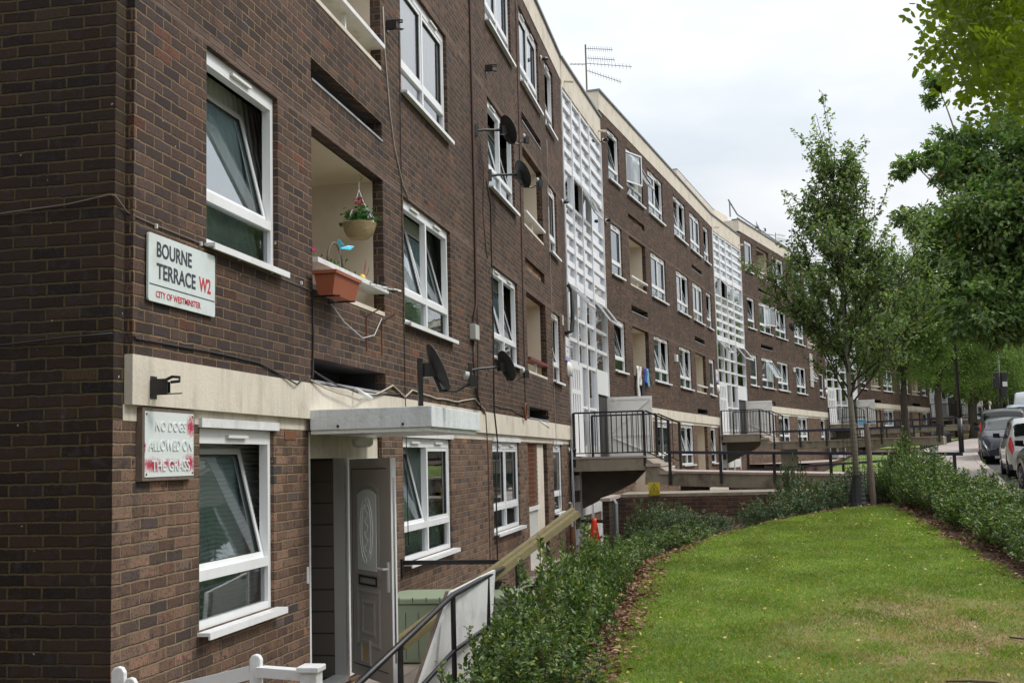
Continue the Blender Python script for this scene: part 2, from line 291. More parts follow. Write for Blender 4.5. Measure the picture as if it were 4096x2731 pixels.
# ------------------------------------------------------------------ mesh building
class MB:
    def __init__(s): s.v = []; s.f = []; s.mi = []; s.m = 0
    def quad(s, a, b, c, d):
        n = len(s.v); s.v += [tuple(a), tuple(b), tuple(c), tuple(d)]; s.f.append((n, n + 1, n + 2, n + 3)); s.mi.append(s.m)
    def poly(s, pts):
        n = len(s.v); s.v += [tuple(p) for p in pts]; s.f.append(tuple(range(n, n + len(pts)))); s.mi.append(s.m)
    def box(s, x0, x1, y0, y1, z0, z1, T=None):
        if x0 > x1: x0, x1 = x1, x0
        if y0 > y1: y0, y1 = y1, y0
        if z0 > z1: z0, z1 = z1, z0
        n = len(s.v)
        P = [(x0, y0, z0), (x1, y0, z0), (x1, y1, z0), (x0, y1, z0), (x0, y0, z1), (x1, y0, z1), (x1, y1, z1), (x0, y1, z1)]
        if T is not None: P = [tuple(T @ Vector(p)) for p in P]
        s.v += P
        for f in ((0, 3, 2, 1), (4, 5, 6, 7), (0, 1, 5, 4), (1, 2, 6, 5), (2, 3, 7, 6), (3, 0, 4, 7)):
            s.f.append(tuple(n + i for i in f)); s.mi.append(s.m)
        return s
    def prism(s, pts, ext):
        """closed prism: planar polygon pts extruded by vector ext"""
        n = len(s.v); k = len(pts); e = Vector(ext)
        s.v += [tuple(p) for p in pts] + [tuple(Vector(p) + e) for p in pts]
        s.f.append(tuple(n + i for i in range(k))[::-1]); s.f.append(tuple(n + k + i for i in range(k))); s.mi += [s.m, s.m]
        for i in range(k):
            j = (i + 1) % k; s.f.append((n + i, n + j, n + k + j, n + k + i)); s.mi.append(s.m)
        return s
    def bar(s, a, b, w, h, up=(0, 0, 1)):
        """rectangular bar from a to b; w across, h along 'up'"""
        a = Vector(a); b = Vector(b); d = (b - a).normalized(); u = Vector(up)
        if abs(d.dot(u)) > .95: u = Vector((0, 1, 0))
        r = d.cross(u).normalized(); u = r.cross(d).normalized()
        pts = [a + r * (w / 2 * i) + u * (h / 2 * j) for i, j in ((-1, -1), (1, -1), (1, 1), (-1, 1))]
        s.prism(pts, b - a); return s
    def tube(s, pts, r, n=8, cap=True):
        pts = [Vector(p) for p in pts]; rs = r if isinstance(r, (list, tuple)) else [r] * len(pts)
        n0 = len(s.v); ref = None
        for i, p in enumerate(pts):
            d = (pts[min(i + 1, len(pts) - 1)] - pts[max(i - 1, 0)])
            d = d.normalized() if d.length > 1e-9 else Vector((0, 0, 1))
            if ref is None: ref = Vector((1, 0, 0)) if abs(d.x) < .8 else Vector((0, 1, 0))
            a = (ref - d * ref.dot(d)).normalized(); ref = a; b = d.cross(a)
            for k in range(n):
                t = 2 * pi * k / n; s.v.append(tuple(p + (a * cos(t) + b * sin(t)) * rs[i]))
        for i in range(len(pts) - 1):
            for k in range(n):
                k2 = (k + 1) % n; s.f.append((n0 + i * n + k, n0 + i * n + k2, n0 + (i + 1) * n + k2, n0 + (i + 1) * n + k)); s.mi.append(s.m)
        if cap:
            s.f.append(tuple(n0 + k for k in range(n))[::-1]); s.f.append(tuple(n0 + (len(pts) - 1) * n + k for k in range(n))); s.mi += [s.m, s.m]
        return s
    def lathe(s, prof, c=(0, 0, 0), n=20, T=None, closed=False):
        n0 = len(s.v); k = len(prof)
        for r, z in prof:
            for i in range(n):
                t = 2 * pi * i / n; p = Vector((c[0] + r * cos(t), c[1] + r * sin(t), c[2] + z))
                s.v.append(tuple(T @ p) if T is not None else tuple(p))
        for j in range(k - 1):
            for i in range(n):
                i2 = (i + 1) % n; s.f.append((n0 + j * n + i, n0 + j * n + i2, n0 + (j + 1) * n + i2, n0 + (j + 1) * n + i)); s.mi.append(s.m)
        if closed:
            s.f.append(tuple(n0 + i for i in range(n))[::-1]); s.f.append(tuple(n0 + (k - 1) * n + i for i in range(n))); s.mi += [s.m, s.m]
        return s
    def mesh(s, name, mat, smooth=False):
        me = bpy.data.meshes.new(name); me.from_pydata(s.v, [], s.f)
        for mm in (mat if isinstance(mat, (list, tuple)) else [mat]): me.materials.append(mm)
        if any(s.mi): me.polygons.foreach_set('material_index', s.mi)
        if smooth: me.polygons.foreach_set('use_smooth', [True] * len(s.f))
        me.update(); return me
    def build(s, name, mat, parent=None, smooth=False, mw=None):
        return link(name, s.mesh(name, mat, smooth), parent, mw)
def link(name, me, parent=None, mw=None):
    o = bpy.data.objects.new(name, me); COL.objects.link(o)
    if parent is not None: o.parent = parent
    if mw is not None: o.matrix_basis = mw
    return o
def tag(o, label=None, cat=None, group=None, kind=None):
    if label: o['label'] = label
    if cat: o['category'] = cat
    if group: o['group'] = group
    if kind: o['kind'] = kind
    return o
def empty(name, loc=(0, 0, 0), rz=0, label=None, cat=None, group=None):
    o = bpy.data.objects.new(name, None); COL.objects.link(o); o.empty_display_size = .2
    o.matrix_basis = Matrix.Translation(loc) @ Matrix.Rotation(rz, 4, 'Z'); return tag(o, label, cat, group)
def bevel(o, w, seg=2):
    b = o.modifiers.new('bevel', 'BEVEL'); b.width = w; b.segments = seg; b.limit_method = 'ANGLE'; return o
def copy_tree(src, parent=None):
    c = src.copy(); COL.objects.link(c); c.parent = parent
    for ch in src.children: copy_tree(ch, c)
    return c
def npmesh(name, verts, faces, mat, smooth=False):
    """verts (n,3) float, faces (m,k) int with k constant"""
    me = bpy.data.meshes.new(name); n, m, k = len(verts), len(faces), faces.shape[1]
    me.vertices.add(n); me.vertices.foreach_set('co', np.ascontiguousarray(verts, dtype=np.float32).ravel())
    me.loops.add(m * k); me.loops.foreach_set('vertex_index', np.ascontiguousarray(faces, dtype=np.int32).ravel())
    me.polygons.add(m); me.polygons.foreach_set('loop_start', np.arange(0, m * k, k, dtype=np.int32))
    try: me.polygons.foreach_set('loop_total', np.full(m, k, dtype=np.int32))
    except Exception: pass
    me.materials.append(mat); me.update(calc_edges=True)
    if smooth: me.polygons.foreach_set('use_smooth', np.ones(m, dtype=bool))
    return me
def unit(a): return a / np.maximum(np.linalg.norm(a, axis=1, keepdims=True), 1e-9)
def leaf_mesh(name, P, D, size, mat, aspect=.5, up=None, fold=.25, lobes=False, jitter=.5, seedv=None):
    """one folded leaf (6 verts, 2 quads) per row of P growing along D"""
    n = len(P); rg = NP
    D = unit(D + rg.normal(0, jitter, (n, 3)))
    U = rg.normal(0, 1, (n, 3)) * .55 + np.array([[0, 0, 1.0]]) if up is None else up + rg.normal(0, .35, (n, 3))
    S = unit(np.cross(D, U)); U = np.cross(S, D)
    L = (size * rg.uniform(.7, 1.25, n))[:, None]; W = L * aspect * .5
    f = fold
    if not lobes:
        pts = [P, P + D * L * .33 + S * W - U * W * f * -1, P + D * L * .75 + S * W * .8 + U * W * f, P + D * L - U * L * .08, P + D * L * .75 - S * W * .8 + U * W * f, P + D * L * .33 - S * W + U * W * f]
        V = np.stack(pts, 1).reshape(-1, 3); b = np.arange(n)[:, None] * 6
        F = np.concatenate([b + np.array([[0, 1, 2, 3]]), b + np.array([[0, 3, 4, 5]])])
    else:
        q = [P, P + D * L * .12 + S * W * .95, P + D * L * .45 + S * W * .42, P + D * L * .62 + S * W * 1.0, P + D * L * .70 + S * W * .3, P + D * L - U * L * .1,
             P + D * L * .70 - S * W * .3, P + D * L * .62 - S * W * 1.0, P + D * L * .45 - S * W * .42, P + D * L * .12 - S * W * .95]
        V = np.stack(q, 1).reshape(-1, 3); b = np.arange(n)[:, None] * 10
        F = np.concatenate([b + np.array([[0, 1, 2, 5]]), b + np.array([[2, 3, 4, 5]]), b + np.array([[0, 5, 8, 9]]), b + np.array([[5, 6, 7, 8]])])
    return npmesh(name, V, F, mat)

# ------------------------------------------------------------------ the terrace
def wall_grid(mb, x0, x1, z0, z1, y, holes):
    xs = sorted({x0, x1, *[h[0] for h in holes], *[h[1] for h in holes]}); zs = sorted({z0, z1, *[h[2] for h in holes], *[h[3] for h in holes]})
    xs = [x for x in xs if x0 <= x <= x1]; zs = [z for z in zs if z0 <= z <= z1]
    for i in range(len(xs) - 1):
        for j in range(len(zs) - 1):
            cx, cz = (xs[i] + xs[i + 1]) / 2, (zs[j] + zs[j + 1]) / 2
            if any(h[0] < cx < h[1] and h[2] < cz < h[3] for h in holes): continue
            mb.quad((xs[i], y, zs[j]), (xs[i + 1], y, zs[j]), (xs[i + 1], y, zs[j + 1]), (xs[i], y, zs[j + 1]))
def reveal(mb, h, y, d):
    x0, x1, z0, z1 = h[:4]
    mb.quad((x0, y, z0), (x0, y, z1), (x0, y + d, z1), (x0, y + d, z0)); mb.quad((x1, y, z1), (x1, y, z0), (x1, y + d, z0), (x1, y + d, z1))
    mb.quad((x0, y, z1), (x1, y, z1), (x1, y + d, z1), (x0, y + d, z1)); mb.quad((x1, y, z0), (x0, y, z0), (x0, y + d, z0), (x1, y + d, z0))
CACHE = {}
def cached(key, fn):
    if key not in CACHE: CACHE[key] = fn()
    return CACHE[key]
CURT = ['net', 'drape', 'net', 'teal', 'blind', 'net']
def window(parent, x0, x1, z0, z1, y, style='tt', cur=None, trans=.36, top=.105, sill=True, low=True):
    """white window; local x along wall, y into the room. style: one letter a light, f fixed, t tilted inwards, o swung outwards"""
    w, h = round(x1 - x0, 3), round(z1 - z0, 3); n = len(style); e = .052
    key = (w, h, n, trans, top, low)
    cells = [(e + (w - e) * i / n - (0 if i == 0 else 0), (w - e) * (i + 1) / n) for i in range(n)]
    def fr():
        m = MB(); m.box(0, e, 0, .07, 0, h); m.box(w - e, w, 0, .07, 0, h); m.box(e, w - e, 0, .07, 0, e); m.box(e, w - e, 0, .07, h - top, h)
        if low: m.box(e, w - e, -.004, .066, trans - .035, trans + .035)
        for i in range(1, n): c = cells[i][0]; m.box(c - e, c, -.006, .064, e, h - top)
        return m.mesh('window_frame', M['white'])
    o = link('window', cached(('fr',) + key, fr), parent, Matrix.Translation((x0, y, z0)))
    zb = trans + .035 if low else e
    gl = MB(); 
    if low:
        for a, b in cells: gl.quad((a, .03, e), (b, .03, e), (b, .03, trans), (a, .03, trans))
        sl = MB()
        for a, b in cells:
            for q in ((a, a + .008, e, trans - .03), (b - .008, b, e, trans - .03), (a, b, e, e + .008), (a, b, trans - .043, trans - .035)): sl.box(q[0], q[1], .008, .03, q[2], q[3])
    for i, k in enumerate(style):
        a, b = cells[i]; a += .004; b -= .004; hh = h - top - zb - .004; t = .042
        if k == 't': T = Matrix.Translation((0, .03, zb)) @ Matrix.Rotation(radians(-13.5 - (i % 2) * 1.0), 4, 'X')
        elif k == 'o': T = Matrix.Translation((0, -.005, zb + hh)) @ Matrix.Rotation(radians(-28), 4, 'X') @ Matrix.Translation((0, 0, -hh))
        elif k == 's': T = Matrix.Translation((a, -.01, zb)) @ Matrix.Rotation(radians(-17), 4, 'Z') @ Matrix.Translation((-a, 0, 0))
        else: T = Matrix.Translation((0, 0.006, zb))
        def sa():
            m = MB(); m.box(a, a + t, 0, .055, 0, hh, T); m.box(b - t, b, 0, .055, 0, hh, T); m.box(a + t, b - t, 0, .055, 0, t, T); m.box(a + t, b - t, 0, .055, hh - t, hh, T)
            m.m = 1
            for q in ((a + t, a + t + .007, t, hh - t), (b - t - .007, b - t, t, hh - t), (a + t + .007, b - t - .007, t, t + .007), (a + t + .007, b - t - .007, hh - t - .007, hh - t)): m.box(q[0], q[1], .012, .03, q[2], q[3], T)
            return m.mesh('sash', [M['white'], M['seal']])
        link('sash', cached(('sa', k, i) + key, sa), o)
        gl.quad(T @ Vector((a + t, .028, t)), T @ Vector((b - t, .028, t)), T @ Vector((b - t, .028, hh - t)), T @ Vector((a + t, .028, hh - t)))
    link('pane', cached(('gl', style) + key, lambda: gl.mesh('pane', M['glass'])), o)
    ww = min(.34, (w / n) * .5)
    if top > .09:
        for i in range(n):
            c = (cells[i][0] + cells[i][1]) / 2
            link('trickle_vent', cached(('vt', round(ww, 2)), lambda: MB().box(-ww / 2, ww / 2, -.028, -.001, 0, .022).mesh('trickle_vent', M['plasticw'])), o, Matrix.Translation((c, 0, h - top * .62)))
    if sill:
        def si():
            m = MB(); m.box(-.03, w + .045, -.125, .0, -.028, -.004); m.box(-.03, w + .045, -.125, -.112, -.05, -.028); return m.mesh('sill', M['white'])
        link('sill', cached(('si', w), si), o)
    cur = cur if cur else CURT[rnd.randrange(len(CURT))]
    cw = rnd.choice((1.0, 1.0, .55)) if cur in ('drape', 'teal') else 1.0
    def cu():
        m = MB(); yy = .10 if 't' in style else .08; yt = .31 if 't' in style else .08
        if cw < 1: m.quad((-.0, yy, 0), (w * .28, yy, 0), (w * .28, yt, h), (-.0, yt, h)); m.quad((w * .72, yy, 0), (w + .35, yy, 0), (w + .35, yt, h), (w * .72, yt, h))
        else: m.quad((-.0, yy, -.0), (w + .45, yy, -.0), (w + .45, yt, h + .05), (-.0, yt, h + .05))
        return m.mesh('curtain', M[cur])
    link('curtain', cached(('cu', cur, cw, 't' in style) + key, cu), o)
    return o
def recess(parent, h, y, d=1.25, rail='white', name='balcony'):
    """cream-painted loggia behind an opening, with its rail"""
    x0, x1, z0, z1 = h; a = .0; m = MB(); yb = y + .11
    X0, X1, Z0, Z1 = x0 + .012, x1 - .012, z0 - .0, z1 - .012
    m.quad((X0, yb, Z0 - .5), (X0, yb, Z1), (X0, yb + d, Z1), (X0, yb + d, Z0 - .5)); m.quad((X1, yb, Z1), (X1, yb, Z0 - .5), (X1, yb + d, Z0 - .5), (X1, yb + d, Z1))
    m.quad((X0, yb + d, Z0 - .5), (X0, yb + d, Z1), (X1, yb + d, Z1), (X1, yb + d, Z0 - .5)); m.quad((X0, yb, Z1), (X1, yb, Z1), (X1, yb + d, Z1), (X0, yb + d, Z1))
    m.quad((X0, yb, Z0 - .5), (X1, yb, Z0 - .5), (X1, yb + d, Z0 - .5), (X0, yb + d, Z0 - .5))
    m.quad((X0, yb, Z0 - .5), (X0, yb, Z0), (X1, yb, Z0), (X1, yb, Z0 - .5))
    b = m.build(name, M['cream_dk'], parent)
    dr = MB(); dx = X0 + .12; yy = yb + d - .04
    dr.box(dx, dx + .06, yy, yy + .04, Z0 - .45, Z0 + 1.2); dr.box(dx + .72, dx + .78, yy, yy + .04, Z0 - .45, Z0 + 1.2); dr.box(dx, dx + .78, yy, yy + .04, Z0 + 1.2, Z0 + 1.26)
    dr.box(dx + .06, dx + .72, yy + .01, yy + .03, Z0 - .45, Z0 + .3); dr.build('balcony_door', M['white'], b)
    g = MB(); g.quad((dx + .06, yy + .02, Z0 + .3), (dx + .72, yy + .02, Z0 + .3), (dx + .72, yy + .02, Z0 + 1.2), (dx + .06, yy + .02, Z0 + 1.2)); g.build('pane', M['glass'], b)
    if rail:
        r = MB(); mat = M['maroon'] if rail == 'maroon' else M['whitep']
        r.box(x0 + .002, x1 - .002, y - .05, y + .16, z0 + .205, z0 + .25); r.build('balcony_rail', mat, b)
        q = MB(); q.box((x0 + x1) / 2 - .02, (x0 + x1) / 2 + .02, y + .03, y + .07, z0 + .02, z0 + .205); q.build('rail_post', M['whitep'], b)
        c = MB(); c.box(x0 + .002, x1 - .002, y - .005, y + .12, z0 - .03, z0 + .012); c.build('balcony_ledge', M['cream'], b)
    return b
LV = lambda k: (1.546 + 2.645 * (k - 1), 2.97 + 2.645 * (k - 1))
SLOT = (.70, .916); SLOT2 = (3.38, 3.59); SLOT3 = (6.08, 6.27)
HB, HT, PB, PT = .386, .69, 8.52, 9.09
def block(name, P, th, dz, L, cols, plan, ground, label, gable=False):
    """one straight block of the terrace. cols: name->(x0,x1); plan: list of (kind, col, floor, opts); local y=0 ground wall, -.05 upper wall"""
    a = pi / 2 - th; root = empty('terrace_block', (P[0], P[1], dz), a, label, 'apartment block', 'stepped blocks of the brick terrace')
    yu = -.05; x_up = .13 if gable else 0.0
    up_h, gr_h, rv_u, rv_g = [], [], [], []
    for kind, c, k, o in plan:
        x0, x1 = cols[c]
        if kind in ('win', 'bal', 'small'):
            z0, z1 = LV(k)
            if kind == 'small': z0, x0, x1 = z0 + .85, x0 + .15, x1 - .1
            up_h.append((x0, x1, z0, z1, kind, o))
        elif kind == 'slot': z = (SLOT, SLOT2, SLOT3)[k]; up_h.append((x0, x1, z[0] + (.0 if k else .0), z[1], kind, o))
    for c, kind, o in ground:
        x0, x1 = cols[c]
        gr_h.append((x0, x1, -1.10 if kind == 'win' else (-2.0 if kind in ('door', 'open') else -1.95), .27 if kind == 'win' else (.29 if kind in('open','door') else .27), kind, o))
    # upper wall
    m = MB(); wall_grid(m, x_up, L, HT, PB, yu, up_h)
    for h in up_h: reveal(m, h, yu, .11)
    if gable: m.quad((x_up, .0, HT), (x_up, yu, HT), (x_up, yu, PB), (x_up, .0, PB))
    w1 = m.build('upper_wall', M['brick_up'], root)
    m = MB(); wall_grid(m, 0, L, -3.3, .29, 0, gr_h)
    for h in gr_h: reveal(m, h, 0, .11)
    m.build('ground_wall', M['brick_gr'], root)
    m = MB(); m.box(x_up - .003, L, yu - .004, .02, HB, HT - .0); m.build('cream_band', M['cream'], root)
    m = MB(); m.box(.11 if gable else 0, L, -.004, .05, .29, HB); m.build('band_underside_strip', M['cream'], root)
    m = MB(); m.box(-.02 if not gable else .1, L, yu - .012, 3.0, PB, PT - .05); m.build('parapet', M['cream'], root)
    m = MB(); m.box(-.05 if not gable else .07, L, yu - .055, .25, PT - .05, PT); m.build('coping', M['coping'], root)
    m = MB(); m.box(0, L, 3.0, 9.5, 8.3, 8.75); m.box(0, L, .2, 3.0, 8.2, PB - .02); m.build('roof', M['roof'], root)
    if gable:
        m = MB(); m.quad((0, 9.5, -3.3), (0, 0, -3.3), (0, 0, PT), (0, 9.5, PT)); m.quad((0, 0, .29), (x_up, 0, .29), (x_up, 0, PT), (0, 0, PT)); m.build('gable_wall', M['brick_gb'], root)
    else:
        m = MB(); m.quad((-.003, 9.5, -3.3), (-.003, -.05, -3.3), (-.003, -.05, PB), (-.003, 9.5, PB)); m.build('side_wall', M['brick_up'], root)
    m = MB(); m.quad((0, 9.5, -3.3), (L, 9.5, -3.3), (L, 9.5, PB), (0, 9.5, PB)); m.quad((L, -.05, -3.3), (L, 9.5, -3.3), (L, 9.5, PB), (L, -.05, PB)); m.build('rear_wall', M['brick_dk'], root)
    # rooms: one dim interior wall 2.2 m in, floors
    m = MB(); m.quad((0, 2.3, -3.2), (L, 2.3, -3.2), (L, 2.3, PB), (0, 2.3, PB))
    for k in (0, 1, 2): m.box(.01, L - .01, .14, 2.29, .95 + 2.645 * k, 1.0 + 2.645 * k) if k < 0 else None
    for zf in (.33, 3.1, 5.75): m.box(.15, L - .02, 1.5, 2.29, zf, zf + .2)
    m.build('room_partition', M['room'], root)
    for h in up_h:
        x0, x1, z0, z1, kind, o = h
        if kind in ('win', 'small'):
            st = o.get('st', 'tt' if x1 - x0 > 1.6 else 't')
            window(root, x0, x1, z0, z1, yu + .045, st, o.get('cur'), low=kind == 'win', top=.105 if kind == 'win' else .06)
        elif kind == 'bal': recess(root, h[:4], yu, rail=o.get('rail', 'white'))
        elif kind == 'slot':
            m = MB()
            if o.get('brick'): m.quad((x0, yu + .07, z0), (x1, yu + .07, z0), (x1, yu + .07, z1), (x0, yu + .07, z1)); m.build('blocked_slot', M[o['brick']], root)
            else:
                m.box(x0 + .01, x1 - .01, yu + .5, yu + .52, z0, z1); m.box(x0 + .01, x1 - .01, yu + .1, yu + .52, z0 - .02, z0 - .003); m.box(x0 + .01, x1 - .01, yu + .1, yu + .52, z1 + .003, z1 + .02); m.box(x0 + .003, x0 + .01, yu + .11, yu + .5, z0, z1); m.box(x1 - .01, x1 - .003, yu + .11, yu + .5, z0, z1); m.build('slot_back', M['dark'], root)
                m = MB(); m.box(x0 + .005, x1 - .005, yu - .012, yu + .3, z0 - .0, z0 + .022); m.build('slot_ledge', M['lead'], root)
    for h in gr_h:
        x0, x1, z0, z1, kind, o = h
        if kind == 'win':
            window(root, x0, x1, z0, z1, .03, o.get('st', 'tt' if x1 - x0 > 1.6 else 't'), o.get('cur'))
            m = MB(); m.box(x0 - .02, x1 + .05, -.03, .03, .272, .335); m.build('blind_box', M['whitep'], root)
        elif kind == 'open':
            b = recess(root, h[:4], 0, d=.9, rail=None, name='porch')
    return root
def cv(cols, off=0): return cols
C1 = {'A': (1.12, 2.41), 'O': (3.17, 5.26), 'B': (6.03, 8.19), 'C': (10.77, 12.92), 'D': (13.77, 15.87), 'E': (16.62, 17.76)}
C2 = {'A': (.82, 2.05), 'O': (2.91, 5.0), 'B': (5.75, 7.93), 'C': (9.71, 11.87), 'D': (12.7, 14.77), 'E': (15.55, 16.72)}
C3 = {'A': (.84, 2.10), 'O': (2.93, 5.2), 'B': (5.95, 8.2), 'C': (9.95, 12.2), 'D': (12.9, 14.7), 'E': (15.6, 16.72)}
W = lambda c, k, **o: ('win', c, k, o)
Bl = lambda c, k, **o: ('bal', c, k, o)
Sl = lambda c, k, **o: ('slot', c, k, o)
plan1 = [W('A', 1, st='t', cur='net'), W('B', 1, st='tt', cur='net'), W('C', 1, st='tt', cur='net'), W('E', 1, st='t', cur='drape'), Bl('O', 1, rail='white'), Bl('D', 1, rail='maroon'),
         W('A', 2, cur='drape', st='f'), W('B', 2, st='ff', cur='drape'), W('C', 2, st='tt', cur='net'), W('E', 2, st='f', cur='drape'), Bl('O', 2), Bl('D', 2),
         W('A', 3, st='f'), W('B', 3, st='ff'), W('C', 3, st='ff', cur='net'), W('E', 3, st='t', cur='drape'), W('O', 3, st='ff'), W('D', 3, st='ff', cur='net'),
         Sl('O', 0), Sl('D', 0), Sl('O', 1), Sl('D', 1, brick='brick_tan'), Sl('D', 2), Sl('O', 2)]
g1 = [('A', 'win', {'st': 't', 'cur': 'blind'}), ('O', 'door', {}), ('B', 'win', {'st': 'tf', 'cur': 'net'}), ('C', 'win', {'st': 'ff', 'cur': 'teal'}), ('D', 'gate', {}), ('E', 'win', {'st': 'f', 'cur': 'net'})]
plan2 = [W('A', 1, st='t', cur='net'), W('A', 2, st='f', cur='net'), W('A', 3, st='t', cur='net'), Bl('O', 1, rail=None), Bl('O', 2), W('O', 3, st='so', cur='drape'),
         W('B', 1, st='tt', cur='net'), W('B', 2, st='ff', cur='teal'), W('B', 3, st='ft', cur='net'), W('C', 1, st='tt', cur='net'), W('C', 2, st='ft', cur='teal'), W('C', 3, st='tt', cur='net'),
         Bl('D', 1), W('D', 2, st='ff', cur='teal'), W('D', 3, st='ff', cur='teal'), W('E', 1, st='f', cur='drape'), W('E', 2, st='t'), W('E', 3, st='t'),
         Sl('O', 0), Sl('D', 0), Sl('O', 1), Sl('D', 1), Sl('O', 2, brick='brick_red'), Sl('D', 2)]
g2 = [('A', 'win', {}), ('O', 'open', {}), ('B', 'win', {'st': 'ff', 'cur': 'teal'}), ('C', 'win', {'st': 'tt'}), ('D', 'open', {}), ('E', 'win', {'st': 't'})]
plan3 = [W('A', 1, st='f'), W('A', 2, st='t'), W('A', 3, st='f', cur='net'), W('O', 1, st='fo'), W('O', 2, st='fs'), Bl('O', 3), W('B', 1, st='tt'), W('B', 2, st='tt'), W('B', 3, st='tt'),
         W('C', 1, st='tt'), W('C', 2, st='tt'), W('C', 3, st='ff'), ('small', 'D', 1, {'st': 'fo'}), Bl('D', 2), W('D', 3, st='ff'), W('E', 1, st='f'), W('E', 2, st='t'), W('E', 3, st='t'),
         Sl('O', 0, brick='brick_red'), Sl('O', 1), Sl('O', 2), Sl('D', 1), Sl('D', 2)]
g3 = [('A', 'win', {}), ('O', 'win', {'st': 'tt'}), ('B', 'win', {'st': 'ft'}), ('C', 'win', {'st': 'tt'}), ('E', 'win', {'st': 't'})]
plan4 = [W(c, k) for c in 'ABCE' for k in (1, 2, 3)] + [Bl('O', 1), W('O', 2), W('O', 3), Bl('D', 1), W('D', 2), W('D', 3), Sl('O', 0), Sl('D', 0)]
g4 = [('A', 'win', {}), ('O', 'open', {}), ('B', 'win', {'st': 'tt'}), ('C', 'win', {'st': 'tt'}), ('D', 'open', {}), ('E', 'win', {'st': 't'})]
SEC = [((-3.60, 6.22), 0.0, 0.0, 18.96), ((-3.27, 30.09), radians(8.6), .752, 17.6), ((.51, 52.64), radians(15.87), 1.52, 17.6), ((7.45, 73.9), radians(22.8), 2.28, 17.6), ((16.95, 94.8), radians(33), 3.03, 7.0)]
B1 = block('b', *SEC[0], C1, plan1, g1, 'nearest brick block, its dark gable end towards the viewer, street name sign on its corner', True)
B2 = block('b', *SEC[1], C2, plan2, g2, 'second brick block from the viewer, television aerial at its near roof corner')
B3 = block('b', *SEC[2], C3, plan3, g3, 'third brick block, curving round behind the young tree, satellite dish on its parapet')
B4 = block('b', *SEC[3], C2, plan4, g4, 'far brick block seen behind the trunks of the street trees')
C5 = {'A': (.9, 2.2), 'B': (3.2, 5.3)}
B5 = block('b', *SEC[4], C5, [W(c, k) for c in 'AB' for k in (1, 2, 3)], [('A', 'win', {}), ('B', 'win', {'st': 'tt'})], 'last short brick block at the far end of the terrace, beside the dark brick wall')
BL = [B1, B2, B3, B4, B5]
def s2w(i, s, out, z):
    """block i: s along, out = metres in front of the ground wall, z -> world"""
    (px, py), th, dz, L = SEC[i]; return Vector((px + s * sin(th) + out * cos(th), py + s * cos(th) - out * sin(th), z))
